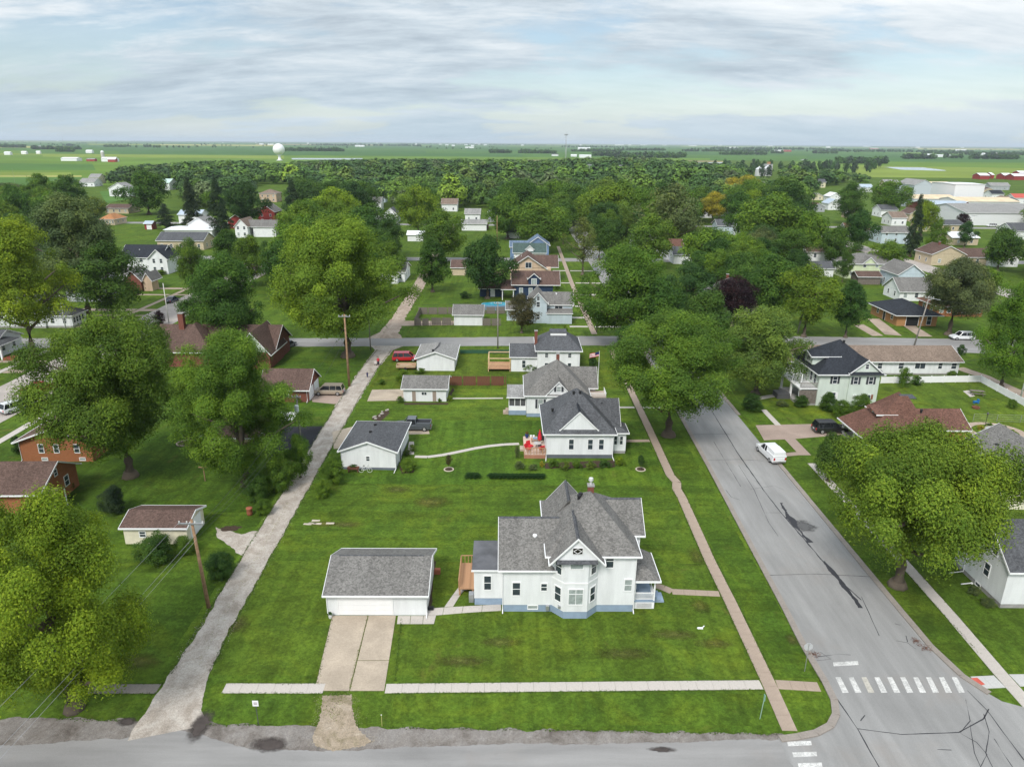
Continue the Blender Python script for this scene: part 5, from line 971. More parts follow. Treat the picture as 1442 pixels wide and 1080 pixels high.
broad = [
 (68, 845, 276, 322, 1.2, 'round', 'maple', 'yellow-green maple filling the lot beside the dark sidewalk', 0),
 (160, 540, 226, 200, 4.0, 'round', 'mid', 'broad shade tree with exposed trunk between brick bungalow and clothes post', 0),
 (333, 565, 190, 200, 2.5, 'round', 'mid', 'dense shade tree beside the black asphalt drive', 0),
 (482, 388, 206, 164, 5.0, 'round', 'light', 'tall bright shade tree behind the brown wooden pole', 0),
 (310, 420, 135, 118, 2.5, 'round', 'dark', 'dark rounded tree overhanging the west street', 0),
 (22, 385, 150, 150, 6.5, 'round', 'maple', 'yellowing tree in front of white frame house', 0),
 (108, 345, 155, 140, 6.0, 'round', 'grey', 'big grey-green tree behind the white frame house', 0),
 (150, 392, 100, 95, 3.5, 'round', 'dark', 'dark street tree over the concrete walk', 1),
 (950, 508, 222, 148, 4.5, 'round', 'mid', 'broad street tree beside the main street sidewalk', 0),
 (1292, 690, 290, 198, 4.6, 'round', 'light', 'large spreading ash over the white corner house', 0),
 (1172, 640, 70, 62, 1.0, 'round', 'dark', 'dark small tree at the bungalow front corner', 1),
 (880, 408, 148, 118, 3.5, 'round', 'mid', 'bushy bright green tree at the crossing of the two streets', 0),
 (1072, 486, 146, 108, 2.5, 'round', 'olive', 'olive rounded linden in front of the mint house', 0),
 (1000, 442, 82, 66, 2.5, 'round', 'dark', 'dark rounded tree before the purple tree', 1),
 (1034, 418, 72, 55, 2.5, 'round', 'purple', 'dark purple tree in front of grey pyramid roof', 1),
 (968, 412, 80, 75, 3, 'round', 'deep', 'deep green tree left of the purple tree', 1),
 (1140, 415, 88, 84, 3.0, 'oval', 'light', 'bright maple above the shaded lawn of the cross street', 1),
 (1198, 428, 62, 66, 2.5, 'round', 'deep', 'dark tree beside the black-roofed brick house', 1),
 (1088, 398, 90, 75, 3, 'round', 'dark', 'dark tree behind the bright maple', 1),
 (1350, 402, 118, 82, 5.0, 'weep', 'grey', 'wide umbrella-shaped tree on the brick ranch lawn', 0),
 (1428, 465, 96, 138, 2.0, 'round', 'mid', 'leafy tree at the cross street, cut by the frame edge', 0),
 (608, 369, 64, 66, 2.0, 'round', 'dark', 'round tree at the bend of the brick-coloured alley', 1),
 (686, 370, 82, 72, 3.0, 'round', 'deep', 'dark tree over the navy outbuilding', 1),
 (735, 437, 50, 46, 1.6, 'round', 'maroon', 'small dark reddish tree against the pale blue house', 1),
 (822, 338, 58, 64, 4.0, 'sparse', 'willow', 'sparse pale tree with bare branches by the main street', 1),
 (588, 292, 64, 56, 3, 'round', 'light', 'bright round-topped tree left of the alley', 1),
 (622, 328, 76, 60, 3, 'round', 'mid', 'green tree between the alley and the white shed', 1),
 (523, 322, 82, 62, 3, 'round', 'dark', 'dark tree behind the tall bright shade tree', 1),
 (545, 335, 50, 50, 3, 'round', 'deep', 'low deep green tree beside the white shed', 1),
 (470, 292, 72, 50, 4, 'round', 'maple', 'yellow-green treetop behind the tall bright shade tree', 1),
 (425, 318, 72, 62, 4, 'oval', 'light', 'light green tree west of the tall bright shade tree', 1),
 (268, 368, 52, 62, 2.5, 'oval', 'mid', 'upright green tree beside the black-roofed farmhouse', 1),
 (322, 352, 62, 56, 2.5, 'round', 'dark', 'dark tree below the white house with tan roof', 1),
 (352, 362, 60, 60, 2.5, 'round', 'mid', 'green tree in front of the tan-roofed white house', 1),
 (205, 268, 78, 52, 3, 'round', 'dark', 'round lawn tree beside the white porch house', 1),
 (150, 340, 30, 28, 1.0, 'round', 'dark', 'small round tree behind the grey-green one', 2),
 (20, 292, 56, 62, 4, 'oval', 'dark', 'dark tree at the far west field edge', 1), (58, 268, 46, 46, 4, 'spread', 'mid', 'layered tree at the far west field edge', 1), (96, 272, 52, 50, 4, 'spread', 'dark', 'spreading tree near the field lane', 1),
 (133, 293, 42, 28, 1.5, 'round', 'olive', 'low olive tree in front of the cream ranch', 1), (345, 285, 66, 52, 3, 'round', 'deep', 'deep green tree between spruces and red house', 1),
 (950, 300, 112, 80, 4, 'sparse', 'grey', 'grey-green open tree in the middle of the canopy', 1), (855, 277, 62, 48, 4, 'round', 'olive', 'olive dome-shaped tree in the canopy', 1), (760, 315, 90, 60, 3, 'round', 'mid', 'green tree north of the blue house', 1), (715, 300, 76, 54, 3, 'round', 'mid', 'green tree above the grey-roofed alley garage', 1),
 (852, 308, 34, 36, 3, 'round', 'purple', 'narrow purple tree deep in the canopy', 1), (735, 278, 70, 40, 4, 'round', 'dark', 'dark treetop in the middle canopy', 1), (805, 285, 70, 46, 3, 'round', 'dark', 'dark green tree right of the middle canopy', 1),
 (915, 335, 80, 60, 3, 'round', 'mid', 'green tree above the tan-grey roof', 1), (1090, 312, 112, 72, 4, 'round', 'mid', 'large layered tree in the eastern canopy', 1), (1042, 300, 60, 56, 4, 'round', 'dark', 'dark green tree in the eastern canopy', 1), (1042, 352, 46, 50, 3, 'oval', 'light', 'bright conical tree in the eastern canopy', 1),
 (1072, 345, 42, 48, 3, 'round', 'grey', 'grey-green tree beside the bright conical one', 1), (1005, 288, 42, 32, 4, 'round', 'yellow', 'tan-yellow treetop in the canopy', 1), (1138, 330, 72, 62, 3, 'round', 'mid', 'green tree above the tall white house', 1), (1212, 320, 56, 46, 3, 'round', 'deep', 'dark tree by the slate-roofed house', 1), (1180, 345, 60, 50, 3, 'round', 'dark', 'dark green tree right of the tall white house', 1),
 (1250, 360, 58, 40, 2, 'round', 'mid', 'green tree behind the pale yellow house', 1), (1302, 303, 48, 40, 3, 'round', 'maple', 'yellow-green tree behind the tall spruce', 1), (1320, 335, 36, 46, 2, 'round', 'mid', 'green tree right of the tall spruce', 1), (1412, 347, 66, 50, 2.5, 'round', 'dark', 'dark rounded tree by the eastern lane', 1), (1362, 327, 30, 30, 2, 'round', 'deep', 'dark tree before the long white warehouse', 1),
 (1357, 309, 20, 16, 2, 'round', 'purple', 'purple tree at the brick hall', 2), (1255, 276, 58, 40, 3, 'round', 'mid', 'round green tree before the industrial halls', 1), (1198, 283, 50, 50, 3, 'oval', 'dark', 'dark oval tree at the end of the canopy', 1), (1050, 258, 36, 20, 4, 'round', 'yellow', 'bright yellow-green treetop below the grain bins', 2), (1032, 262, 30, 24, 4, 'round', 'yellow', 'yellow treetop left of the grain bins', 2), (1105, 262, 34, 22, 4, 'round', 'maple', 'yellow-green treetop right of the grain bins', 2),
 (430, 346, 96, 78, 4, 'round', 'mid', 'leafy green tree behind the tall bright shade tree', 1), (398, 372, 72, 62, 3, 'round', 'dark', 'dark tree between the red house and the bright shade tree', 1), (548, 362, 56, 44, 2.5, 'round', 'mid', 'green tree behind the alley cottage', 1), (1000, 350, 84, 52, 3, 'round', 'mid', 'green tree east of the slate gable cottage', 1), (925, 432, 92, 82, 3, 'round', 'dark', 'dark tree beside the bushy bright green one', 1), (1112, 352, 66, 50, 3, 'round', 'dark', 'dark tree west of the tall white house', 1), (905, 375, 60, 34, 2, 'round', 'mid', 'low green tree below the stone chimney house', 1), (1048, 380, 70, 44, 2.5, 'round', 'dark', 'dark tree behind the purple tree', 1), (845, 330, 50, 50, 3, 'round', 'dark', 'dark tree beside the sparse pale one', 1),
 (420, 640, 44, 60, .4, 'round', 'mid', 'tall lilac-like bush beside the asphalt drive', 1),
 (890, 478, 50, 40, 3, 'round', 'dark', 'dark low tree at the street corner', 1), (1118, 372, 50, 40, 2, 'round', 'deep', 'dark tree beside the low white garage', 1), (1190, 372, 30, 36, 2, 'round', 'dark', 'narrow dark tree beside the pale yellow house', 1), (1385, 398, 60, 45, 2.5, 'round', 'mid', 'green tree beside the umbrella-shaped one', 1), (985, 372, 56, 36, 2, 'round', 'dark', 'dark low tree beside the slate gable', 1),
]
for a in broad: px_tree(*a[:8], lod=-1 if a[2] > 170 else a[8], name='shade_tree')
for cx, cy, w, h, l, tn in ((266, 283, 40, 78, 'left one of two tall dark spruces', 'spruce'), (306, 285, 46, 84, 'right one of two tall dark spruces', 'spruce'), (232, 302, 36, 36, 'short stout spruce left of the tall pair', 'spruce'), (1291, 312, 34, 92, 'tall spire spruce beside the slate-roofed house', 'spruce'), (412, 282, 44, 70, 'loose dark spruce in the western canopy', 'spruce'), (1148, 253, 16, 30, 'small spruce at the canopy edge', 'spruce')):
    px_tree(cx, cy, w, h, .8, 'spruce', tn, l, lod=1 if w > 30 else 2, name='spruce_tree')

# ---- the canopy: rejection-sampled street and yard trees over the older blocks
KEEP = [(540, 585, 385, 400), (570, 602, 322, 345), (618, 690, 296, 330), (640, 670, 335, 420), (640, 790, 345, 470), (170, 300, 318, 412), (320, 395, 288, 338), (100, 190, 296, 325), (195, 222, 308, 326), (150, 240, 262, 280), (885, 985, 336, 378), (1110, 1440, 338, 445), (1235, 1300, 322, 345), (1284, 1442, 262, 332), (1000, 1040, 312, 332), (1010, 1070, 412, 450), (110, 145, 250, 266), (1058, 1095, 226, 250), (560, 625, 330, 470), (770, 815, 345, 470), (362, 395, 262, 290), (540, 562, 296, 316), (1160, 1190, 278, 302), (0, 250, 400, 480), (380, 560, 470, 560), (1100, 1442, 440, 700), (640, 860, 430, 700), (705, 735, 322, 340), (1165, 1270, 262, 290), (245, 290, 300, 318), (380, 405, 205, 228)]
def project(x, y, z):
    cp, sp = math.cos(PITCH), math.sin(PITCH); dz = z-CAM_H; d = y*cp-dz*sp; u, v = x/d, -(y*sp+dz*cp)/d
    c, s = math.cos(ROLL), math.sin(ROLL); return CX+(u*c-v*s)*F_PX, CY+(u*s+v*c)*F_PX, d
def top_limit(px):     # treeline of the town against the fields
    pts = [(-50, 262), (60, 258), (110, 244), (180, 232), (260, 228), (330, 226), (400, 228), (520, 224), (700, 224), (760, 226), (840, 220), (900, 218), (980, 228), (1060, 232), (1120, 232), (1180, 240), (1240, 250), (1300, 262), (1500, 262)]
    for (a, p), (b, q) in zip(pts, pts[1:]):
        if a <= px <= b: return p+(q-p)*(px-a)/(b-a)
    return 262
g = random.Random(99); placed = [(o.location.x, o.location.y) for o in col.objects if o.name.startswith(('shade_tree', 'spruce_tree'))]; grid = {}
def near(x, y, d):
    i, j = int(x//16), int(y//16)
    return any((x-a)**2+(y-b)**2 < d*d for di in (-1, 0, 1) for dj in (-1, 0, 1) for a, b in grid.get((i+di, j+dj), ()))
def put(x, y): grid.setdefault((int(x//16), int(y//16)), []).append((x, y))
for p in placed: put(*p)
# houses half hidden between the canopy trees, along the old streets
HW = [(W_FAR, 'white'), (TANSTUCCO, 'tan'), (PALEBLUE, 'pale blue'), (GREY_S, 'grey'), (CREAM, 'cream')]; HR = [(ROOF_L, 'light grey'), (ROOF_G, 'grey'), (ROOF_D, 'charcoal'), (ROOF_B, 'brown'), (ROOF_T, 'tan'), (ROOF_R, 'red-brown')]
hcnt = 0
for _ in range(900):
    if hcnt >= 95: break
    y = g.uniform(225, 900); x = g.uniform(-.36*y, .5*y); px, py, dp = project(x, y, 0)
    if px < 395 or px > 1290 or py < top_limit(px)+14 or (y < 300 and px < 560): continue
    if abs(x-31) < 14 or abs(x+28) < 10 or abs(x-146) < 12 or min(abs(y-264), abs(y-380), abs(y-495), abs(y-610)) < 12: continue
    if any(px > a-8 and px < b+8 and py > c-4 and py < d+12 for a, b, c, d in KEEP) or near(x, y, 15): continue
    put(x, y); put(x, y+9); w_, d_ = g.uniform(8, 13), g.uniform(8, 11); wm, wn_ = g.choices(HW, [6, 2, 1, 2, 1])[0]; rm, rn = g.choice(HR); h_ = g.choice([3.0, 3.2, 5.4]); ax = g.choice('xy')
    q_ = House('canopy_house', ('two-storey ' if h_ > 4 else 'low ')+wn_+' house, '+rn+(' side-gabled' if ax == 'x' else ' gabled')+' roof in canopy '+('west of the alley' if x < -28 else 'between alley and main street' if x < 31 else 'east of the main street'), 'house', (x-w_/2, y), 0, 'houses half hidden in the canopy')
    q_.wall(0, w_, 0, d_, 0, h_, wm); q_.gable(0, w_, 0, d_, h_+.05, g.uniform(2, 3.2), ax, wm, rm, .4)
    for u in (.25, .72):
        for f in range(2 if h_ > 4 else 1): q_.win('S', w_*u, 1.0+2.6*f, .9, 1.25, 0)
    hcnt += 1
cand = []
for _ in range(60000):
    y = g.uniform(205, 1500); x = g.uniform(-.85*y, .8*y)
    if y > 420 and x > .36*y+60 and g.random() < .55: continue
    W = g.choice((g.uniform(9, 14), g.uniform(12, 19), g.uniform(15, 24)))
    Hc = W*g.uniform(.66, .98)
    if y > 330: W = g.uniform(16, 29); Hc = W*g.uniform(.42, .82)
    z = Hc+g.uniform(2, 4); px, py, dp = project(x, y, z); bx, by, _d = project(x, y, 0)
    if px < -60 or px > 1500 or py < top_limit(px)-2: continue
    if px < 400 and by > 300 and g.random() < .8: continue
    if px < 240 and by < 262 and g.random() < .6: continue
    if px > 1120 and by > 258 and g.random() < .72: continue
    hw = W*.5*F_PX/dp
    if any(px+hw > a and px-hw < b and by > c and py < d for a, b, c, d in KEEP): continue
    if abs(x-31) < 7 or abs(x+28) < 5.5 or abs(y-150) < 9 or abs(y-264) < 6 or abs(y-380) < 5: continue
    if near(x, y, W*(.50 if y < 430 else .66)): continue
    put(x, y); cand.append((y, x, W, Hc, z-Hc, px))
cand.sort(); kinds = [('mid', 34), ('dark', 34), ('deep', 16), ('light', 8), ('grey', 5), ('olive', 4), ('maple', 2), ('purple', 0)]
WORD = dict(mid='mid-green', dark='dark green', deep='deep green', light='bright green', grey='grey-green', olive='olive green', maple='yellow-green', purple='purple-leaved')
far_q, far_n = [], 0
for i, (y, x, W, Hc, cl, px) in enumerate(cand):
    tn = g.choices([k for k, _ in kinds], [w for _, w in kinds])[0]
    if i < 262:
        sp = g.random() < .05
        kd = 'spruce' if sp else g.choice(['round', 'round', 'oval', 'spread']); side = 'west of the alley' if x < -28 else 'between alley and main street' if x < 31 else 'east of the main street'
        blk = 'south of the first far street' if y < 262 else 'between the two far streets' if y < 380 else 'north of the second far street'
        siz = 'large' if W > 17 else 'medium' if W > 14 else 'small'
        add_tree(x, y, W*(.6 if sp else 1), Hc*(1.35 if sp else 1), cl*(.3 if sp else 1), kd, 'spruce' if sp else tn,
                 siz+' '+('dark conifer' if sp else WORD[tn]+' '+{'round': 'rounded', 'oval': 'oval', 'spread': 'spreading'}[kd]+' tree')+' '+side+', '+blk, 'canopy trees over the older blocks', lod=1 if W*F_PX/depth(x, y) > 40 else 2, name='canopy_tree')
    elif y < 1350: far_q.append((x, y, W, Hc, cl, tn))
print('canopy candidates', len(cand), 'far', len(far_q))
def wood(name, items, label, lod=3):
    # many far trees in one mesh; tint stored per tree as a colour attribute
    qs, cs = [], []
    for k, (x, y, W, Hc, cl, tn) in enumerate(items):
        q = proto('round', lod if y < 600 else 4 if y < 1400 else 5, k % 4, .75)[3].copy(); a = k*2.4; ca, sa = math.cos(a), math.sin(a)
        qx = q[:, 0]*ca-q[:, 1]*sa; qy = q[:, 0]*sa+q[:, 1]*ca
        qs.append(np.stack([x+qx*W, y+qy*W, q[:, 2]*Hc+cl*.6], 1)); kq = 1.08*(1+.22*math.sin(x*.021+1.3*math.sin(y*.013))*math.cos(y*.017)+.10*math.sin(k*12.9898)); t = [v_*kq for v_ in TINT[tn]]; cs.append(np.tile(np.array([*t, 1.0]), (len(q), 1)))
    me = quads_mesh(name, np.concatenate(qs), LEAF_V); at_ = me.color_attributes.new('tint', 'FLOAT_COLOR', 'POINT'); at_.data.foreach_set('color', np.concatenate(cs).astype(np.float32).ravel())
    o = bpy.data.objects.new(name, me); col.objects.link(o); return tag(o, label, 'trees', kind='stuff')
t = NT('foliage_far'); at_n = t.n('ShaderNodeAttribute', attribute_name='tint'); ge = t.n('ShaderNodeNewGeometry')
cc = t.mix(1, at_n.outputs['Color'], t.ramp(ge.outputs['Random Per Island'], [(0, .6), (1, 1.45)]), 'MULTIPLY'); t.color(cc); t.set(.6, .2); LEAF_V = t.m
if far_q: wood('distant_woodland', far_q, 'distant canopy of the far town blocks merging into one wood')

# ---- ragged turf along the paved edges, weeds in the alley and loose gravel
def tufts(name, pts, label, tint, size, spread, n_per_m, seed, up=.75):
    rs = np.random.RandomState(seed); P_ = []
    for (a, b) in pts:
        L_ = math.hypot(b[0]-a[0], b[1]-a[1]); n = int(L_*n_per_m); t_ = rs.uniform(0, 1, n); o_ = rs.normal(0, spread, n)
        P_.append(np.stack([a[0]+(b[0]-a[0])*t_-(b[1]-a[1])/L_*o_, a[1]+(b[1]-a[1])*t_+(b[0]-a[0])/L_*o_, rs.uniform(.02, .05, n)], 1))
    pos = np.concatenate(P_); n = len(pos); nrm = unit(np.stack([rs.normal(0, 1, n), rs.normal(0, 1, n), rs.uniform(up, up+1, n)], 1))
    q = leaf_quads(pos, nrm, np.full(n, size), rs); me = quads_mesh(name, q, LEAF_V); ca = me.color_attributes.new('tint', 'FLOAT_COLOR', 'POINT')
    c = np.array(tint)[None, :]*rs.uniform(.7, 1.35, n)[:, None]; ca.data.foreach_set('color', np.repeat(np.concatenate([c, np.ones((n, 1))], 1), 3, axis=0).astype(np.float32).ravel())
    o = bpy.data.objects.new(name, me); col.objects.link(o); return tag(o, label, 'grass' if 'gravel' not in name else 'gravel', kind='stuff')
def offs(pts, d):
    out = []
    for a, b in zip(pts, pts[1:]):
        L_ = math.hypot(b[0]-a[0], b[1]-a[1]); nx, ny = -(b[1]-a[1])/L_*d, (b[0]-a[0])/L_*d; out.append(((a[0]+nx, a[1]+ny), (b[0]+nx, b[1]+ny)))
    return out
GT = (.048, .088, .008); edges = []
ap = alley_pts[2:-1]; edges += offs(ap, 1.5)+offs(ap, -1.5)
sw = [(20.8, 46.8), (20.8, 57), (20.7, 64), (20.9, 78), (20.75, 80.2), (21.15, 82), (20.75, 84), (20.85, 98), (20.8, 125)]; edges += offs(sw, .6)+offs(sw, -.6)
for p_ in ([(-22.6, 45.4), (-14.7, 45.45)], [(-9.3, 45.5), (20.15, 46.2)], [(-34.8, 45.2), (-27.6, 45.3)]): edges += offs(p_, .54)+offs(p_, -.54)
edges += offs([(40.6, 50), (40.6, 55), (40.8, 64), (40.8, 88)], .6)+offs([(40.6, 50), (40.6, 55), (40.8, 64), (40.8, 88)], -.6)
edges += [((-22.5, 41.7), (-17.6, 41.75)), ((-9, 41.55), (20, 41.2)), ((-34, 42.2), (-29, 42.0)), ((-15.4, 45.8), (-16.2, 54.2)), ((-9.2, 46.2), (-9.9, 54.2)), ((25.1, 46), (25.3, 56)), ((25.3, 56), (26.2, 87)), ((36.6, 50), (36.6, 90)), ((-34.6, 66.3), (-41, 66.2))]
tufts('edge_grass', edges, 'uneven fringe of grass along walks, drives and alley', GT, .11, .07, 26, 1)
tufts('joint_weeds', [(P(492.5, 970), P(518, 868)), (P(492.5, 970), P(505, 915))], 'yellow-green weeds growing in the driveway joint', (.10, .13, .02), .09, .05, 40, 2)
tufts('alley_weeds', [((-25.9, 48), (-26.35, 62)), ((-26.35, 62), (-26.7, 76))], 'thin weeds along the middle of the gravel alley', (.20, .20, .06), .06, .20, 22, 3)
tufts('loose_gravel', offs(ap[:5], 1.35)+offs(ap[:5], -1.35), 'loose pale gravel spilling over the alley edges', (.38, .33, .27), .06, .22, 30, 4, 2.0)
tufts('apron_gravel', [(P(452, 980), P(445, 1040)), (P(497, 980), P(503, 1030)), (P(445, 1040), P(432, 1046)), (P(503, 1030), P(530, 1044)), (P(455, 980), P(495, 980))], 'loose tan gravel scattered around the driveway apron', (.26, .22, .15), .05, .25, 60, 5, 2.0)
tufts('apron_grass', [(P(455, 982), P(490, 985)), (P(455, 1000), P(480, 1005))], 'sparse grass growing through the tan gravel apron', (.12, .14, .03), .09, .45, 60, 6)


# ------------------------------------------------------------------ farmland to the horizon
def field_mat(name, c):
    t = NT(name)
    k = t.ramp(t.noise(.006, 5, .6, .3), [(.3, tuple(x*.82 for x in c)), (.7, tuple(x*1.18 for x in c))])
    k = t.mix(1, k, t.ramp(t.noise(.05, 5, .65, 0, (.15, 1, 1)), [(.3, .88), (.7, 1.12)]), 'MULTIPLY')
    t.color(k); return t.set(.95, .1)
FM = dict(corn=field_mat('corn_field', (0.0702, 0.1465, 0.0289)), corn2=field_mat('corn_field_dark', (0.0581, 0.1297, 0.0335)), bean=field_mat('bean_field', (0.1088, 0.1845, 0.0246)), lime=field_mat('bean_field_light', (0.1763, 0.2322, 0.0387)), pale=field_mat('hay_field', (0.3096, 0.3096, 0.0946)), soil=field_mat('bare_field', (.20, .165, .125)), dry=field_mat('dry_field', (.24, .22, .10)))
def field(a, b, c, d, m, z):    # pixel quad: far-left, far-right, near-right, near-left
    o = sheet('field', [P(*q) for q in (a, b, c, d)], z, FM[m]); return struct(o)
g = random.Random(3)
# far bands, built as rows of section-sized fields
rows = [203.6, 204.4, 205.4, 206.8, 208.6, 210.8, 213.4, 216.8, 221.5]
def rowy(px, r): return r+(px-721)*math.tan(ROLL)
for j in range(len(rows)-1):
    x = -250
    while x < 1700:
        w = g.uniform(90, 330)*(1 if j > 2 else .6); m = g.choices(['corn', 'corn2', 'bean', 'lime', 'pale', 'dry'], [30, 34, 18, 9, 3, 1])[0]
        ya, yb = rows[j], rows[j+1]
        field((x, rowy(x, ya)), (x+w, rowy(x+w, ya)), (x+w, rowy(x+w, yb)), (x, rowy(x, yb)), m, .30-.02*j); x += w
for q in [((-250, 216), (720, 219), (720, 230), (-250, 228), 'bean', .09), ((-250, 213.5), (250, 215.5), (250, 219), (-250, 218), 'lime', .14), ((60, 217), (400, 219.5), (400, 224), (60, 221), 'lime', .10), ((-250, 226), (500, 230), (500, 262), (-250, 262), 'bean', .06), ((-250, 229), (130, 231), (135, 240), (-250, 240), 'corn', .07), ((-250, 241), (100, 243), (100, 248), (-250, 248), 'lime', .075), ((-250, 252), (118, 250), (30, 285), (-250, 300), 'corn', .065),
          ((-250, 247.5), (115, 247.5), (115, 249.5), (-250, 249.5), 'pale', .08), ((420, 217), (1000, 219), (1000, 226), (420, 224), 'bean', .10), ((640, 214), (800, 215), (840, 219), (640, 218), 'lime', .115), ((540, 225), (1010, 226.5), (1010, 240), (540, 240), 'soil', .07), ((700, 225.5), (1020, 227), (1020, 231), (700, 229), 'dry', .085),
          ((1000, 216), (1700, 221), (1700, 232), (1000, 226), 'corn', .10), ((1090, 213), (1480, 217), (1480, 220.5), (1090, 216), 'lime', .115), ((1120, 222), (1700, 228), (1700, 262), (1120, 240), 'bean', .09), ((1200, 233), (1480, 238), (1480, 252), (1210, 250), 'lime', .105), ((1170, 220), (1460, 224), (1460, 229), (1170, 226), 'corn2', .112), ((140, 270), (235, 262), (238, 268), (150, 287), 'corn', .08)]: field(*q)
water = NT('pond_water'); water.color((.30, .36, .42)); water.set(.12, .5)
for a in ([(1244, 235.5), (1300, 236.2), (1332, 240.2), (1330, 241), (1270, 239.5)], [(410, 223), (510, 223.2), (512, 225.2), (412, 225)], [(540, 227.5), (1020, 229), (1020, 230.2), (540, 229.2)]): struct(sheet('pond', ragged([P(*q) for q in a], 2, 20, 4), .16, water.m))
struct(sheet('country_road', [P(*q) for q in ((1126, 226), (1150, 220), (1153, 220), (1134, 226))], .15, field_mat('country_road_grey', (.30, .31, .31))))
# treelines and farm groves, each one mass far off
groves = [(0, 60, 213), (90, 118, 210), (148, 200, 211), (203, 218, 211), (240, 330, 203), (80, 110, 218.5), (45, 140, 215), (395, 495, 215), (440, 620, 206.5), (640, 760, 204.5), (690, 720, 216), (730, 780, 216), (790, 870, 207), (805, 870, 213), (835, 890, 219), (870, 930, 211), (960, 1060, 211.5), (1015, 1070, 216), (900, 960, 220), (860, 950, 221), (1085, 1100, 214), (1145, 1175, 213.5), (1270, 1310, 220), (1332, 1350, 219), (1365, 1420, 219.5), (1360, 1442, 214), (1180, 1240, 227), (560, 640, 204), (250, 310, 201), (330, 390, 203), (1000, 1130, 208), (1150, 1300, 210), (0, 250, 202), (1300, 1442, 212.5)]
items = []
for a, b, py in groves:
    x0, y0 = P(a, rowy((a+b)/2, py)); x1, y1 = P(b, rowy((a+b)/2, py)); n = max(4, int((b-a)*(.55 if py < 208 else .9)))
    for k in range(n):
        if g.random() < .12: continue
        t_ = (k+g.random())/n; s = g.uniform(9, 17)*(1 if py > 209 else 1.25); items.append((x0+(x1-x0)*t_, y0+g.uniform(-20, 20), s*1.25, s, 0, g.choice(['deep', 'dark', 'dark', 'spruce'])))
for k in range(150):
    py = g.uniform(202.6, 212); px = g.uniform(-40, 1480); x, y = P(px, rowy(px, py)); s = g.uniform(7, 14)
    for q in range(g.randrange(1, 6)): items.append((x+g.uniform(-90, 90), y+g.uniform(-25, 25), s*1.2, s, 0, g.choice(['deep', 'dark'])))
wood('farm_groves', items, 'dark treelines and farm groves scattered over the far fields')
items = []
for k in range(90):     # conifer belt north-east of town
    px = g.uniform(1000, 1240); py = g.uniform(236, 252) if px < 1150 else g.uniform(236, 244); x, y = P(px, py); s = g.uniform(9, 15); items.append((x, y, s*.8, s*1.2, 0, g.choice(['spruce', 'deep'])))
wood('windbreak', items, 'dark conifer windbreak at the north-east edge of town')

# farmsteads
def farm(label, items, cat='barn', name='farm_building'):
    for (a, b, y, h, wm, rm) in items:
        x0, y0 = P(a, y); x1, _ = P(b, y); q = House(name, label, cat, (x0, y0)); w = x1-x0; d = min(w*.6, 22)
        q.wall(0, w, 0, d, 0, h, wm); q.gable(0, w, 0, d, h+.05, h*.4, 'x', wm, rm, .4); q.root['group'] = label
BR = plain('barn_red', (.33, .05, .045))
farm('long white poultry barn at the western farmstead', [(86, 112, 227, 5, W_FAR, METAL_R)]); farm('white machine shed of the western farmstead', [(143, 165, 228, 6, W_FAR, METAL_R)]); farm('white barn roof above the western farm grove', [(121, 132, 216, 7, W_FAR, METAL_R)]); farm('red barn of the western farmstead', [(152, 164, 228.5, 5, BR, METAL_R), (122, 135, 227.5, 4, BR, ROOF_L)])
farm('white shed in the fields west of the farmstead', [(6, 17, 218.5, 6, W_FAR, METAL_R), (30, 39, 217.5, 6, W_FAR, METAL_R), (51, 58, 217, 6, W_FAR, METAL_R)])
farm('red barn of the far western grove', [(48, 68, 209, 7, BR, METAL_R)])
farm('white barn on the far field beyond the water tower', [(365, 375, 204, 8, W_FAR, METAL_R), (377, 390, 204.5, 8, W_FAR, METAL_R), (500, 516, 207, 9, W_FAR, METAL_R)])
farm('white building in the distant village', [(618+k*9, 623+k*9, 204+(k % 3)*1.1, 9, W_FAR, METAL_R) for k in range(8)]); farm('white shed of the central far farm', [(814, 830, 211, 10, W_FAR, METAL_R), (655, 668, 209, 7, W_FAR, METAL_R), (816, 832, 222.5, 6, W_FAR, METAL_R), (804, 812, 221, 5, W_FAR, METAL_R), (777, 786, 220, 5, W_FAR, ROOF_D)])
farm('white farm building of the east-central farm', [(866, 875, 205, 10, W_FAR, METAL_R), (902, 908, 205, 10, W_FAR, METAL_R), (970, 977, 206, 10, W_FAR, METAL_R), (1027, 1036, 209, 8, W_FAR, METAL_R)])
farm('white shed beside the red barn of the north-east farm', [(1091, 1101, 214, 7, W_FAR, METAL_R)]); farm('red barn of the north-east farm', [(1103, 1112, 214, 7, BR, plain('roof_red2', (.4, .1, .08)))])
farm('white shed of the eastern farmstead', [(1305, 1311, 221.5, 8, W_FAR, METAL_R), (1320, 1335, 221.5, 6, W_FAR, METAL_R), (1298, 1303, 222, 4, W_FAR, METAL_R)]); farm('pale barn of the farthest eastern farm', [(1346, 1356, 213, 8, W_FAR, METAL_R), (1396, 1402, 218.5, 7, BR, METAL_R), (1382, 1386, 219, 7, W_FAR, METAL_R), (1225, 1233, 210.5, 8, BR, METAL_R)])
k = 0
for px in range(20, 1440, 71):
    px += g.uniform(-20, 20); y = rowy(px, g.uniform(203.2, 205.6)); farm('tiny white farm building near the horizon', [(px, px+g.uniform(2, 4.5), y, g.uniform(9, 14), W_FAR, METAL_R)])
x, y = P(146, 227); r = thing('silo', 'pale concrete silo of the western farmstead', 'silo', (x, y, 0)); MB().lathe([(3.4, 0), (3.4, 17)], 14).build('shell', plain('silo_concrete', (.5, .48, .45)), r); MB().lathe([(3.42, 17.02), (2.6, 19.3), (.2, 20.4)], 14).build('dome', METAL_R, r)

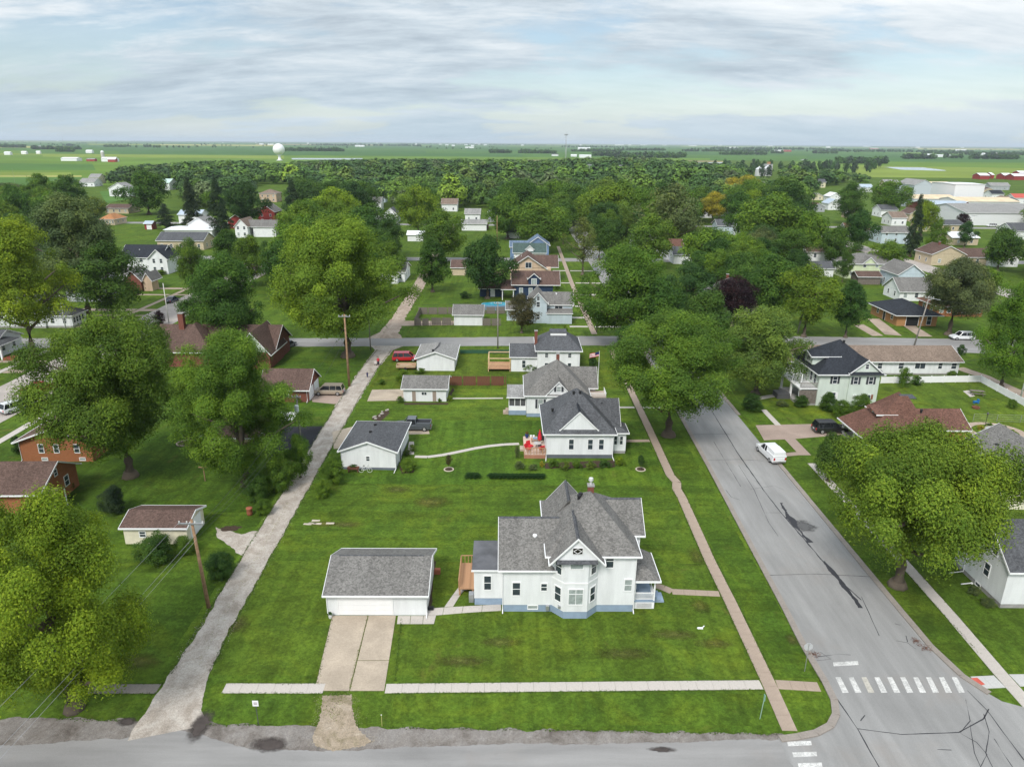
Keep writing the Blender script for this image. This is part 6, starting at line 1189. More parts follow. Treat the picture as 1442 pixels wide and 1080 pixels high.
# water tower
x, y = P(394, 226.5); s = depth(x, y)/F_PX; r = thing('water_tower', 'white spherical water tower on slim pedestal above the treetops', 'water tower', (x, y, 0)); rad = 8.0*s; zc_ = CAM_H-(y*math.tan(math.atan2(math.sin(PITCH), math.cos(PITCH))-math.atan((540-213)/1000)))
WTM = plain('tank_white', (.78, .79, .80), .45, .4, var=.03)
MB().lathe([(rad*math.sin(math.pi*k/20)+.01, zc_-rad*.97*math.cos(math.pi*k/20)) for k in range(21)], 28).build('tank', WTM, r, smooth=True)
MB().lathe([(rad*.62, 0), (rad*.26, 3), (rad*.20, zc_-rad*1.15), (rad*.42, zc_-rad*.86)], 16).build('pedestal', WTM, r, smooth=True); MB().lathe([(.6, zc_+rad*.96), (.6, zc_+rad*1.02), (.1, zc_+rad*1.04)], 8).build('hatch', WTM, r)
# grain bins
x, y = P(1068, 248); s = depth(x, y)/F_PX; BIN = plain('bin_steel', (.62, .63, .64), .4, .5, .2, var=.08)
for px, rr, hh, l in ((1068, 8.5, 15, 'left corrugated grain bin with conical roof'), (1080, 9.5, 17, 'right corrugated grain bin with conical roof')):
    a, b = P(px, 248); r = thing('grain_bin', l, 'grain bin', (a, b, 0)); R0 = rr*.62*s
    MB().lathe([(R0, 0), (R0, hh*.62*s)], 18).build('shell', BIN, r); MB().lathe([(R0*1.02, hh*.62*s+.02), (R0*.15, hh*.82*s), (R0*.12, hh*.86*s)], 18).build('cone_roof', BIN, r)
a, b = P(1086, 247); r = thing('elevator_leg', 'square grain elevator block with brown head house', 'grain elevator', (a, b+12, 0)); MB().box(-5*s, 5*s, 0, 10*s, 0, 15*s).build('block', plain('elevator_grey', (.42, .42, .42)), r); MB().box(-2*s, 2*s, 2*s, 6*s, 15.02*s, 18*s).build('head_house', plain('head_rust', (.35, .2, .1)), r)
# lattice radio tower
x, y = P(796, 236); s = depth(x, y)/F_PX; r = thing('radio_tower', 'thin lattice radio tower with antenna platform at its top', 'radio tower', (x, y, 0)); Ht = 44*s; m = MB()
for q in range(3):
    a = q*2.094; m.tube([(1.6*math.cos(a), 1.6*math.sin(a), 0), (1.1*math.cos(a), 1.1*math.sin(a), Ht)], .14, 4)
m.build('mast_leg', STEEL, r); m = MB(); n = 18
for k in range(n):
    for q in range(3):
        a, b = q*2.094, (q+1)*2.094; m.tube([(1.5*math.cos(a), 1.5*math.sin(a), Ht*k/n), (1.4*math.cos(b), 1.4*math.sin(b), Ht*(k+1)/n)], .09, 4)
m.build('lattice', STEEL, r); MB().lathe([(3.2, Ht-1.2), (3.4, Ht-.8), (3.4, Ht), (.2, Ht+.4)], 9).tube([(0, 0, Ht), (0, 0, Ht+5)], .15, 5).build('antenna_platform', STEEL, r)
# ball-field lights and far poles
for px, base, top, l in ((829, 262, 243, 'left ball-field floodlight pole above the canopy'), (873, 258, 243, 'right ball-field floodlight pole above the canopy'), (811, 258, 249, 'short floodlight pole left of the ball field'), (916, 258, 246, 'slim white floodlight pole right of the ball field')):
    a, b = P(px, base); s = depth(a, b)/F_PX; h = (base-top)*s+6; r = thing('floodlight_pole', l, 'light pole', (a, b, 0)); MB().tube([(0, 0, 0), (0, 0, h)], .35, 6, .2).build('pole', STEEL, r); MB().box(-2.4*s*1.2, 2.4*s*1.2, -.3, .3, h, h+1.2).build('lamp_bank', STEEL, r)
for px, base, top in ((22, 262, 232), (90, 203, 186), (137, 203, 192)):
    a, b = P(px, max(base, 206)); s = depth(a, b)/F_PX; h = (base-top)*s*.8; r = thing('radio_mast', {22: 'wooden pole in the western field', 90: 'tall faint mast on the western horizon', 137: 'shorter faint mast on the western horizon'}[px], 'mast', (a, b, 0)); MB().tube([(0, 0, 0), (0, 0, h)], .16*s, 4, .08*s).build('pole', STEEL if base < 230 else WOOD_PG, r)

# ------------------------------------------------------------------ vehicles
CARM = {}
def paint(name, c, metal=.0):
    t = NT('car_paint_'+name); t.color(c); t.set(.28, .5, metal); t.b.inputs['Coat Weight'].default_value = .6; t.b.inputs['Coat Roughness'].default_value = .08; return t.m
CGLASS = NT('car_glass'); CGLASS.color((.012, .014, .017)); CGLASS = CGLASS.set(.05, .6); TYRE = plain('tyre_rubber', (.018, .018, .019), .8); RIM = plain('wheel_alloy', (.45, .45, .46), .3, .5, .6); TAILM = plain('tail_lamp', (.45, .01, .012), .25, .5); HEADM = plain('head_lamp', (.7, .72, .74), .12, .6); PLATE = plain('plate', (.7, .7, .72))
def loft(sec):   # sections along x: list of (x, [(y,z)...]) with equal point counts, closed loops
    m = MB(); n = len(sec[0][1]); m.add([(x, y, z) for x, ps in sec for y, z in ps], [])
    f = []
    for i in range(len(sec)-1):
        for k in range(n): f.append((i*n+k, i*n+(k+1) % n, (i+1)*n+(k+1) % n, (i+1)*n+k))
    f += [tuple(range(n))[::-1], tuple((len(sec)-1)*n+k for k in range(n))]; m.f = f; return m
def ring(w, z0, z1, r=.12): # body cross-section, lightly rounded shoulders
    return [(-w*.93, z0), (w*.93, z0), (w, z0+r), (w, z0+(z1-z0)*.62), (w*.96, z1-.04), (w*.86, z1), (-w*.86, z1), (-w*.96, z1-.04), (-w, z0+(z1-z0)*.62), (-w, z0+r)]
def vehicle(name, label, cat, loc, heading, style, mat, L=4.9, W=1.9, Hh=1.75):
    # x forward; front at +L/2
    root = thing(name, label, cat, (*loc, .02), heading); hw = W/2; belt = Hh*.58; zb = .28; f, b = L/2, -L/2
    hood = belt*.98; 
    if style == 'pickup': belt = 1.12; hood = 1.12
    secs = [(b, ring(hw*.90, .45, belt-.10)), (b+.12, ring(hw*.98, zb+.04, belt-.02)), (b+.9, ring(hw, zb, belt)), (f-1.5, ring(hw, zb, hood)), (f-.7, ring(hw*.98, zb, hood-.06)), (f-.18, ring(hw*.92, zb+.04, hood-.18)), (f, ring(hw*.80, .42, hood-.32))]
    body = loft(secs).build('body', mat, root, smooth=False, bevel=.03)
    if style == 'pickup': c0, c1, r0, r1 = f-1.55, f-3.55, f-2.25, f-3.40
    elif style == 'van': c0, c1, r0, r1 = f-.95, b+.10, f-1.75, b+.35
    elif style == 'suv': c0, c1, r0, r1 = f-1.35, b+.10, f-2.05, b+.42
    else: c0, c1, r0, r1 = f-1.25, b+.75, f-2.1, b+1.5
    def cab(inset, zt, e=0): 
        wb, wt = hw*.93-inset, hw*.76-inset
        return [(c0+e, [(-wb, belt-.03), (wb, belt-.03), (wb, belt), (-wb, belt)]), (r0, [(-wb, belt-.03), (wb, belt-.03), (wt, zt), (-wt, zt)]), (r1, [(-wb, belt-.03), (wb, belt-.03), (wt, zt), (-wt, zt)]), (c1-e, [(-wb, belt-.03), (wb, belt-.03), (wb, belt), (-wb, belt)])]
    loft(cab(0, Hh-.05)).build('window', CGLASS, root)
    rf = MB().box(r1-.06, r0+.06, -hw*.78, hw*.78, Hh-.06, Hh+.01).build('roof', mat, root, bevel=.03)
    if style in ('suv', 'van'): MB().tube([(r1+.1, -hw*.68, Hh+.05), (r0-.1, -hw*.68, Hh+.05)], .02, 4).tube([(r1+.1, hw*.68, Hh+.05), (r0-.1, hw*.68, Hh+.05)], .02, 4).build('roof_rail', DGREY, rf)
    pil = MB(); wb, wt = hw*.94, hw*.78
    mids = [(r0+r1)/2] if style == 'pickup' else [r0+(r1-r0)*.36, r0+(r1-r0)*.72]
    for sgn in (-1, 1):
        pil.tube([(c0-.02, sgn*wb, belt), (r0, sgn*wt, Hh-.03)], .05, 4).tube([(c1+.02, sgn*wb, belt), (r1, sgn*wt, Hh-.03)], .07, 4)
        for q in mids: pil.tube([(q, sgn*(wb+.005), belt), (q, sgn*(wt+.005), Hh-.03)], .04, 4)
    pil.build('pillar', mat, root)
    if style == 'pickup':
        MB().box(b+.14, c1-.06, -hw*.74, hw*.74, belt+.001, belt+.012).build('bed_floor', BLACK, root)
        MB().box(b+.05, c1-.02, -hw*.97, -hw*.78, belt-.02, belt+.20).box(b+.05, c1-.02, hw*.78, hw*.97, belt-.02, belt+.20).box(b+.02, b+.12, -hw*.78, hw*.78, belt-.02, belt+.20).build('bed_side', mat, root, bevel=.02)
    tw = MB().lathe([(.0, -.11), (.26, -.115), (.35, -.10), (.36, .10), (.26, .115), (.0, .11)], 14).mesh('tyre', TYRE, True); rw = MB().lathe([(.0, -.125), (.20, -.125), (.22, -.11), (.22, .11), (.20, .125), (.0, .125)], 12).mesh('rim', RIM)
    for xx in (f-.92, b+.95):
        for sgn in (-1, 1):
            wh = inst('wheel', tw, root, (xx, sgn*(hw-.10), .36)); wh.rotation_euler = (math.pi/2, 0, 0); inst('rim', rw, wh)
    arch = MB()
    for sgn in (-1, 1):
        MB().box(f-.22, f-.02, sgn*hw*.62-.2, sgn*hw*.62+.2, hood-.44, hood-.26).build('headlight', HEADM, root)
        MB().box(b-.012, b+.10, sgn*hw*.78-.12, sgn*hw*.78+.10, belt-.42, belt-.08).build('tail_light', TAILM, root)
        MB().box(c0-.32, c0-.2, sgn*(hw+.08)-.08, sgn*(hw+.08)+.08, belt-.02, belt+.12).build('mirror', mat, root)
    MB().box(f-.16, f+.04, -hw*.85, hw*.85, .32, .50).build('front_bumper', DGREY, root); MB().box(b-.05, b+.16, -hw*.88, hw*.88, .36, .56).build('rear_bumper', DGREY if style != 'pickup' else RIM, root); MB().box(b-.06, b-.02, -.18, .18, .60, .72).build('licence_plate', PLATE, root)
    return root
vehicle('pickup_truck', 'dark grey pickup truck on the pad behind the hip-roofed garage', 'pickup', P(581, 604.5), math.pi, 'pickup', paint('graphite', (.10, .11, .125), .3), 5.7, 2.0, 1.9)
v = vehicle('utility_truck', 'white pickup with white bed topper parked at the kerb', 'pickup', P(1084, 643), R(96), 'pickup', paint('white', (.75, .76, .77)), 5.6, 2.0, 1.85)
loft([(-2.72, [(-.86, 1.14), (.86, 1.14), (.78, 1.86), (-.78, 1.86)]), (-.72, [(-.86, 1.14), (.86, 1.14), (.76, 1.94), (-.76, 1.94)])]).build('bed_topper', CARM.setdefault('w', paint('white2', (.78, .79, .80))), v, bevel=.05)
vehicle('black_suv', 'black sport utility vehicle nosed towards the bungalow porch', 'suv', P(1168, 608), R(2), 'suv', paint('black', (.012, .012, .014)), 5.0, 1.98, 1.75)
vehicle('white_suv', 'white sport utility vehicle at the edge of the cross street lawn', 'suv', P(1354, 478), R(178), 'suv', paint('white3', (.72, .73, .74)), 5.0, 1.95, 1.78)
vehicle('red_minivan', 'red minivan beside the pale-roofed alley garage', 'minivan', P(571, 508), R(3), 'van', paint('red', (.42, .012, .02)), 5.0, 1.95, 1.78)
vehicle('tan_minivan', 'champagne minivan parked outside the brick garage', 'minivan', P(464, 555), R(180), 'van', paint('champagne', (.40, .34, .27), .3), 5.1, 1.95, 1.78)
vehicle('white_crossover', 'white sport utility vehicle parked on the concrete west street', 'suv', P(25, 578), R(62), 'suv', paint('white4', (.74, .75, .76)), 4.9, 1.95, 1.75)
vehicle('red_pickup', 'dark red pickup truck on the concrete west street', 'pickup', P(57, 553), R(70), 'pickup', paint('maroon', (.25, .012, .02)), 5.6, 2.0, 1.9)
vehicle('dark_sedan', 'dark car beside the long brown-roofed brick house', 'car', P(406, 489), R(80), 'car', paint('slate', (.03, .04, .055)), 4.7, 1.85, 1.45)
vehicle('dark_coupe', 'dark car at the west street kerb above the shade tree', 'car', P(172, 457), R(70), 'car', paint('charcoal', (.03, .032, .036)), 4.6, 1.85, 1.45)
vehicle('blue_sedan', 'dark blue car parked by the dark rounded street tree', 'car', P(243, 425), R(85), 'car', paint('navy', (.02, .03, .06)), 4.7, 1.85, 1.45)
vehicle('shop_suv', 'white car in front of the long white warehouse', 'car', P(1396, 319.5), R(180), 'suv', paint('white5', (.74, .75, .76)), 5.0, 1.95, 1.7)
# flat trailer with lumber next to the minivan
x, y = P(573, 520); r = thing('utility_trailer', 'low utility trailer loaded with wood beside the red minivan', 'trailer', (x, y, 0), R(2))
MB().box(-1.9, 1.7, -.9, .9, .55, .65).build('bed', WOOD_D, r); MB().box(-1.9, 1.7, -.92, -.86, .65, 1.05).box(-1.9, 1.7, .86, .92, .65, 1.05).box(-1.92, -1.86, -.86, .86, .65, 1.05).build('side_rail', plain('trailer_wood', (.45, .33, .22)), r); MB().tube([(1.7, 0, .55), (2.9, 0, .5)], .05, 5).tube([(2.8, 0, .5), (2.8, 0, .03)], .04, 5).build('drawbar', DGREY, r)
for s in (-1, 1): MB().lathe([(.0, -.1), (.33, -.1), (.33, .1), (0, .1)], 12).build('wheel', TYRE, r, (-.2, s*1.02, .33)).rotation_euler = (math.pi/2, 0, 0)
g = random.Random(4)
for k in range(7): MB().box(-.9, .9, -.09, .09, 0, .1).build('board', plain('board%d' % k, (.5+g.uniform(-.1, .1), .38, .26)), r, (-.2+g.uniform(-.3, .3), -.6+k*.2, .66), g.uniform(-.1, .1))

# ------------------------------------------------------------------ utility poles and wires
POLES = {}
def upole(key, label, bpx, top_z, wood, arm=0, r0=.17, lean=(0, 0), light=False, tank=False, rz=0):
    x, y = P(*bpx); r = thing('utility_pole', label, 'utility pole', (x, y, 0)); tp = (lean[0], lean[1], top_z)
    MB().tube([(0, 0, -.1), tp], r0, 9, r0*.62).build('pole', wood, r, smooth=True)
    if arm:
        c, s = math.cos(rz), math.sin(rz); z = top_z-.35
        MB().box(-arm/2, arm/2, -.06, .06, -.07, .07).build('crossarm', STEEL, r, (tp[0], tp[1]-.16, z), rz)
        ins = MB().lathe([(.05, 0), (.08, .06), (.05, .12), (.07, .17), (.02, .22)], 8).mesh('insulator', plain('porcelain', (.6, .6, .58), .3))
        for k in (-1, -.35, .35, 1): inst('insulator', ins, r, (tp[0]+c*arm*.45*k, tp[1]-.16+s*arm*.45*k, z+.07))
    if tank: MB().lathe([(.26, 0), (.28, .06), (.28, .85), (.20, .95)], 12).build('transformer', plain('transformer_grey', (.58, .62, .62), .5), r, (tp[0]+.0, tp[1]-.42, top_z-2.3))
    if light: MB().tube([(tp[0], tp[1], top_z-.8), (tp[0]+.9, tp[1]-.3, top_z-.5), (tp[0]+1.6, tp[1]-.5, top_z-.6)], .04, 5).box(tp[0]+1.5, tp[0]+2.1, tp[1]-.65, tp[1]-.4, top_z-.72, top_z-.58).build('street_lamp', STEEL, r)
    POLES[key] = (x+tp[0], y+tp[1], top_z); return r
upole('a', 'brown crossarm utility pole beside the gravel alley', (294, 855), 9.2, WOOD_P, 2.3, .19, lean=(-.35, .0)); upole('b', 'grey pole with transformer can by the asphalt drive', (426, 646), 9.3, WOOD_PG, 1.2, .15, tank=True); upole('c', 'tall brown wooden pole by the tan minivan', (492, 544), 13.0, WOOD_P, 2.0, .22)
upole('d', 'slim grey pole beside the small reddish tree', (701, 491), 10.0, WOOD_PG, 1.6, .15); upole('e', 'leaning pole across the cross street from the white ranch', (1287, 488), 11.0, WOOD_PG, 1.8, .17, lean=(1.2, 0), light=True); upole('f', 'thin grey pole near the alley crossing', (522, 493), 8.0, WOOD_PG, 0, .12); upole('g', 'pole in the shaded lawn beside the bright maple', (1123, 470), 8.0, WOOD_PG, 0, .16, lean=(.8, 0)); upole('h', 'white pole at the frame edge by the back lane', (1437, 560), 8.5, plain('pole_white', (.6, .6, .6)), 0, .14, lean=(.3, 0)); upole('i', 'bare wooden pole standing in the green yard', (700, 345), 12, WOOD_P, 0, .2); upole('j', 'white flagless pole beside the white frame house', (93, 464), 8.0, plain('pole_white2', (.62, .62, .62)), 0, .12); upole('k', 'pale pole on the concrete west street', (238, 455), 9.5, plain('pole_pale', (.6, .58, .55)), 0, .13)
upole('l', 'leaning pole behind the tall white house', (1203, 352), 12, WOOD_PG, 1.8, .2, lean=(1, 0)); upole('m', 'pole near the white metal-roofed shop', (1360, 346), 13, plain('pole_pale2', (.55, .54, .52)), 2.4, .2, lean=(1.0, 0)); upole('n', 'pole rising right of the alley houses', (708, 318), 11, WOOD_PG, 1.6, .18); upole('o', 'slim pole at the crossing below the bushy bright green tree', (840, 468), 9, WOOD_PG, 0, .13)
WIRE = plain('wire', (.05, .05, .055), .6); WIRE_L = plain('wire_bright', (.34, .34, .35), .4)
def wire(a, b, sag, r=.014, mat=WIRE, label='overhead cable between the alley poles'):
    m = MB(); n = 24; m.tube([(a[0]+(b[0]-a[0])*k/n, a[1]+(b[1]-a[1])*k/n, a[2]+(b[2]-a[2])*k/n-sag*4*(k/n)*(1-k/n)) for k in range(n+1)], r, 4)
    tag(m.build('overhead_cable', mat), label, 'cable', 'overhead cables')
a = POLES['a']; b = POLES['b']; c = POLES['c']; z0 = (-31.5, 12.0, 9.0)
wire((a[0]-1.0, a[1]-.16, a[2]-.15), (z0[0]-1, z0[1], 9.0), .55, mat=WIRE_L); wire((a[0]+.1, a[1], a[2]-1.6), (z0[0], z0[1], 7.6), .5, mat=WIRE_L); wire((a[0]+.2, a[1], a[2]-2.0), (z0[0]+.2, z0[1], 7.1), .5, mat=WIRE_L)
wire((a[0]+1, a[1]-.16, a[2]-.15), (b[0]+.5, b[1], b[2]-.2), .7); wire((a[0], a[1], a[2]-1.6), (b[0], b[1], b[2]-3.0), .6); wire((a[0]+.1, a[1], a[2]-2.0), (b[0]+.1, b[1], b[2]-3.4), .7); wire((b[0], b[1], b[2]-.2), (c[0], c[1], c[2]-2), .6); wire((b[0], b[1], b[2]-3.0), (c[0], c[1], c[2]-4), .6)
e = POLES['e']; wire((e[0], e[1], e[2]-.5), (e[0]+70, e[1]-30, 9), 1.6, label='overhead cable from the leaning pole across the back lane'); wire(POLES['d'], (POLES['d'][0]-60, POLES['d'][1]+2, 9.5), 1.0, label='overhead cable along the cross street'); wire((POLES['h'][0], POLES['h'][1], 8.3), (66, 119, 4.6), .6, label='service cable from the white edge pole to the ranch roof'); wire((POLES['g'][0], POLES['g'][1], 6.2), (POLES['g'][0]+36, POLES['g'][1]+1, 6.0), .6, label='cable strung past the shaded lawn')

# ------------------------------------------------------------------ signs
def sign_post(x, y, h, r=.03, mat=STEEL): return MB().tube([(0, 0, -.05), (0, 0, h)], r, 6)
x, y = P(1133, 945); r = thing('stop_sign', 'octagonal stop sign seen from its bare grey back at the kerb', 'sign', (x, y, 0)); sign_post(0, 0, 2.75).build('post', STEEL, r)
oc = [(.38*math.cos(math.pi/8+k*math.pi/4), .38*math.sin(math.pi/8+k*math.pi/4)) for k in range(8)]
pl = MB().extr([(q[0], 2.40+q[1]) for q in oc], 'y', .035, .05).build('sign_plate', plain('sign_back', (.55, .56, .57), .4, .5, .3), r); MB().extr([(q[0]*.96, 2.40+q[1]*.96) for q in oc], 'y', .051, .055).build('sign_face', plain('stop_red', (.5, .02, .02)), pl)
x, y = P(1070, 1012); r = thing('street_name_sign', 'green street-name blades on a thin leaning post in the corner lawn', 'sign', (x, y, 0)); MB().tube([(0, 0, 0), (.12, 0, 2.2)], .03, 6).build('post', plain('sign_green', (.28, .40, .33), .6), r); MB().box(.10, .14, -.12, .12, 1.75, 2.25).build('sign_blade', plain('sign_green2', (.20, .36, .28)), r)
x, y = P(364, 1020); r = thing('alley_sign', 'small white square sign on a thin dark post in the verge', 'sign', (x, y, 0)); sign_post(0, 0, 2.15).build('post', DGREY, r); MB().box(-.22, .22, -.05, -.03, 1.75, 2.25).build('sign_plate', W_TRIM, r); MB().box(-.13, .13, -.056, -.051, 1.88, 2.12).build('sign_print', plain('print_grey', (.48, .44, .46)), r)
x, y = P(538, 1022); r = thing('marker_stake', 'slender pale stake standing in the front verge', 'stake', (x, y, 0)); MB().tube([(0, 0, 0), (0, 0, 1.0)], .022, 5).build('rod', plain('stake_yellow', (.45, .42, .15)), r); MB().box(-.035, .035, -.012, .012, 1.0, 1.08).build('cap', W_TRIM, r)
for px, l in (((352, 725), 'terracotta chimney pot by the alley bushes'),):
    x, y = P(*px); r = thing('terracotta_pot', l, 'pot', (x, y, 0)); MB().lathe([(.28, 0), (.34, .3), (.30, .75), (.38, .85), (.36, .95), (.05, .96)], 14).build('body', TERRA, r, smooth=True)
x, y = P(289, 677); r = thing('clothes_post', 'wooden clothesline post with short crossbar on the shaded lawn', 'post', (x, y, 0)); MB().tube([(0, 0, 0), (0, 0, 1.9)], .07, 6).build('post', WOOD_P, r); MB().box(-.6, .5, -.05, .05, 1.85, 1.97).build('crossbar', WOOD_P, r)

# ------------------------------------------------------------------ shrubs, beds and small garden things
def shrub(px, w, h, tint, label, flat=False, group=None, kind='round'):
    x, y = P(*px); W = w*mpp(*px); Hc = h*mpp(*px); lod = 1 if w > 22 else 2; me = proto(kind, lod, int(px[0]) % 4)[0]
    o = inst('shrub', me, None, (x, y, -.04*Hc), px[0] % 6, (W, W, Hc)); o.color = (*TINT[tint], 1); tag(o, label, 'shrub', group); return o
for a in [((372, 725), 26, 26, 'mid', 'bushy shrub by the terracotta pot'), ((395, 690), 52, 58, 'mid', 'tall rough bushes along the alley below the asphalt drive'), ((362, 705), 40, 44, 'dark', 'dark bushes under the dense shade tree'), ((222, 790), 60, 44, 'dark', 'broad dark bush in front of the cream garage'), ((262, 780), 34, 30, 'mid', 'low leafy bush at the cream garage corner'), ((312, 815), 42, 44, 'deep', 'rounded dark evergreen beside the crossarm pole'), ((162, 722), 40, 44, 'spruce', 'dark rounded yew on the shaded lawn'), ((470, 680), 38, 40, 'mid', 'bush beside the alley left of the hip-roofed garage'), ((455, 700), 26, 28, 'light', 'lighter bush at the end of the alley row'), ((486, 655), 22, 26, 'mid', 'small bush against the garage side'),
          ((575, 663), 26, 20, 'light', 'bright clump in the round garage bed'), ((581, 636), 12, 12, 'olive', 'golden ball shrub at the garden walk'), ((574, 641), 12, 10, 'grey', 'grey-green clump by the garden walk'), ((796, 662), 16, 14, 'olive', 'rounded golden shrub in the cottage bed'), ((831, 660), 18, 12, 'olive', 'spreading golden shrub in the cottage bed'), ((872, 655), 18, 14, 'maple', 'lime green shrub at the cottage corner'), ((780, 657), 18, 12, 'mid', 'green perennial clump in the cottage bed'), ((812, 658), 18, 10, 'mid', 'low green clump between golden shrubs'), ((852, 657), 20, 10, 'dark', 'dark green clump near the cottage downspout'), ((763, 657), 9, 9, 'yellow', 'yellow flowering clump at the deck corner'), ((732, 660), 16, 12, 'grey', 'silvery foliage along the deck'), ((750, 661), 16, 8, 'grey', 'silvery edging plants below the deck'), ((728, 645), 9, 20, 'grey', 'upright silvery plant at the deck side'),
          ((634, 565), 9, 9, 'maple', 'clipped ball shrub at the garden garage corner'), ((619, 566), 6, 6, 'mid', 'small clipped ball by the garage wall'), ((564, 567), 12, 10, 'mid', 'shrub at the garden garage left corner'), ((567, 537), 24, 18, 'light', 'loose light shrub behind the garden garage'), ((592, 526), 18, 8, 'mid', 'weedy shrub along the alley garage'), ((538, 541), 14, 8, 'mid', 'rough perennials beside the alley'), ((1165, 578), 34, 28, 'dark', 'dark shrub before the mint house porch'), ((1186, 590), 30, 30, 'mid', 'shrub between mint house and bungalow'), ((1212, 582), 32, 30, 'mid', 'broad shrub at the mint house wall'), ((1128, 573), 24, 18, 'dark', 'low dark shrub by the mint house steps'), ((1100, 572), 20, 9, 'grey', 'low pale shrub ring on the mint house lawn'), ((1058, 578), 34, 26, 'deep', 'dark shrub under the olive linden'), ((1272, 545), 22, 30, 'mid', 'tall shrub at the white ranch wall'), ((1290, 542), 18, 14, 'dark', 'low shrub along the white picket fence'), ((1340, 533), 18, 12, 'mid', 'green shrub at the far end of the white ranch'), ((1352, 500), 14, 16, 'deep', 'dark shrub at the ranch roof end'), ((1425, 575), 16, 14, 'mid', 'shrub at the fence near the frame edge'), ((1372, 836), 22, 12, 'grey', 'low pale hostas along the white corner house'), ((1392, 853), 24, 11, 'grey', 'second clump of hostas along the white corner house'), ((226, 387), 22, 7, 'light', 'clipped hedge beside the black-roofed farmhouse'), ((795, 472), 10, 14, 'light', 'upright shrub beside the pale blue house'), ((784, 408), 16, 12, 'mid', 'rounded shrub at the navy house corner'), ((745, 522), 20, 12, 'mid', 'garden plants by the pergola deck'), ((760, 524), 22, 10, 'dark', 'dark plants along the foursquare wall'), ((835, 523), 18, 26, 'deep', 'dark shrub at the foursquare corner'), ((420, 566), 12, 7, 'light', 'small bright shrub by the brick garage'), ((655, 420), 20, 10, 'deep', 'low dark bush beneath the dark tree'), ((226, 458), 20, 22, 'purple', 'small dark purple shrub by the west street'), ((100, 690), 14, 12, 'dark', 'dark shrub at the brick ranch corner'), ((26, 640), 18, 30, 'deep', 'upright dark shrub at the bungalow corner'), ((155, 425), 18, 10, 'maroon', 'reddish shrub by the front walk')]: shrub(*a)
# clipped low hedges on the cottage lawn
for k, (a, b) in enumerate((((657, 673), (678, 673)), ((688, 673), (767, 673)))):
    (x0, y0), (x1, y1) = P(*a), P(*b); n = int((x1-x0)*9); rs = np.random.RandomState(k); me = proto('round', 2, k)[3]; qs = []
    for j in range(max(3, int((x1-x0)/.55))): qs.append(me*np.array([1.2, 1.3, .75])+np.array([x0+.3+j*.55, y0+rs.uniform(-.08, .08), -.02]))
    o = inst('hedge', quads_mesh('hedge', np.concatenate(qs), LEAF)); o.color = (.035, .085, .02, 1); tag(o, ('short' if k == 0 else 'long')+' low clipped hedge on the open lawn', 'hedge')
# young trees in mulch rings
for px, tn, l in (((632, 661), 'maroon', 'young red-leaved sapling on mulch ring in open lawn'), ((902, 661), 'deep', 'young dark evergreen in pale-edged ring near sidewalk')):
    x, y = P(*px); c = add_tree(x, y, 1.1, 1.6, .5, 'oval', tn, l, lod=2, name='sapling'); MB().lathe([(.55, 0), (.52, .06), (.05, .09)], 16).build('mulch_ring', SOIL, c); MB().lathe([(.68, 0), (.68, .05), (.56, .052)], 18).build('ring_edge', plain('ring_edge', (.5, .42, .35)), c)
def bed(pts, label, mat=SOIL):
    tag(sheet('garden_bed', ragged([P(*q) for q in pts], .12, .3, int(pts[0][0])), .024, mat), label, 'garden bed')
bed([(768, 652), (768, 660), (866, 658), (866, 648)], 'dark mulch bed along the cottage wall'); bed([(600, 858), (608, 790), (614, 790), (606, 858)], 'narrow weedy bed along the double garage wall'); bed([(562, 655), (584, 655), (582, 665), (566, 667)], 'round edged flower bed beside the hip-roofed garage'); bed([(523, 590), (545, 576), (549, 582), (535, 594)], 'stony flower bed on the open lawn by the alley'); bed([(630, 566), (640, 548), (637, 546), (631, 560)], 'dark bed beside the garden garage'); bed([(569, 567.5), (631, 567.5), (631, 570), (569, 570)], 'narrow flower bed under the garden garage doors')
g = random.Random(11)
for k in range(9):
    x, y = P(526+k*2.6, 590-k*1.6); o = MB().blob((0, 0, .1), g.uniform(.15, .35), g.uniform(.15, .3), .16, k).build('bed_stone', plain('stone%d' % k, (.34, .31, .27)), None, (x+g.uniform(-.4, .4), y+g.uniform(-.4, .4), 0)); tag(o, 'pale stone in the stony flower bed by the alley', 'stone', 'stones of the flower bed')
for k, (px, py) in enumerate(((433, 738), (440, 737), (447, 737.5), (465, 737), (445, 733))):
    x, y = P(px, py); o = MB().prism(ragged([(-.45, -.15), (.45, -.15), (.45, .15), (-.45, .15)], .06, .2, k), -.02, .05).build('stepping_stone', plain('step%d' % k, (.5, .44, .36)), None, (x, y, 0)); tag(o, 'flat pale stepping stone lying in the lawn by the alley', 'stone', 'stepping stones in the lawn')
# brick ring round the tree and hoses
x, y = P(263, 625); r = thing('planter_ring', 'low stone planter ring on the lawn behind the shade tree', 'planter', (x, y, 0)); bk = MB().box(-.16, .16, -.09, .09, 0, .18).mesh('brick', plain('ring_brick', (.35, .28, .24)))
for k in range(22): a_ = k*6.283/22; inst('brick', bk, r, (1.35*math.cos(a_), 1.0*math.sin(a_), 0), a_+math.pi/2)
MB().lathe([(1.2, 0), (1.15, .1), (.1, .16)], 18).build('soil', SOIL, r)
# bright tarpaulin and garden pieces
x, y = P(405, 590); tag(MB().box(-1.4, 1.3, -1.7, 1.7, .45, .52).box(-1.3, -1.2, -1.6, -1.5, 0, .45).box(1.1, 1.2, -1.6, -1.5, 0, .45).box(-1.3, -1.2, 1.5, 1.6, 0, .45).box(1.1, 1.2, 1.5, 1.6, 0, .45).build('white_table', W_TRIM, None, (x, y, 0)), 'large white slab table half under the tree', 'table')

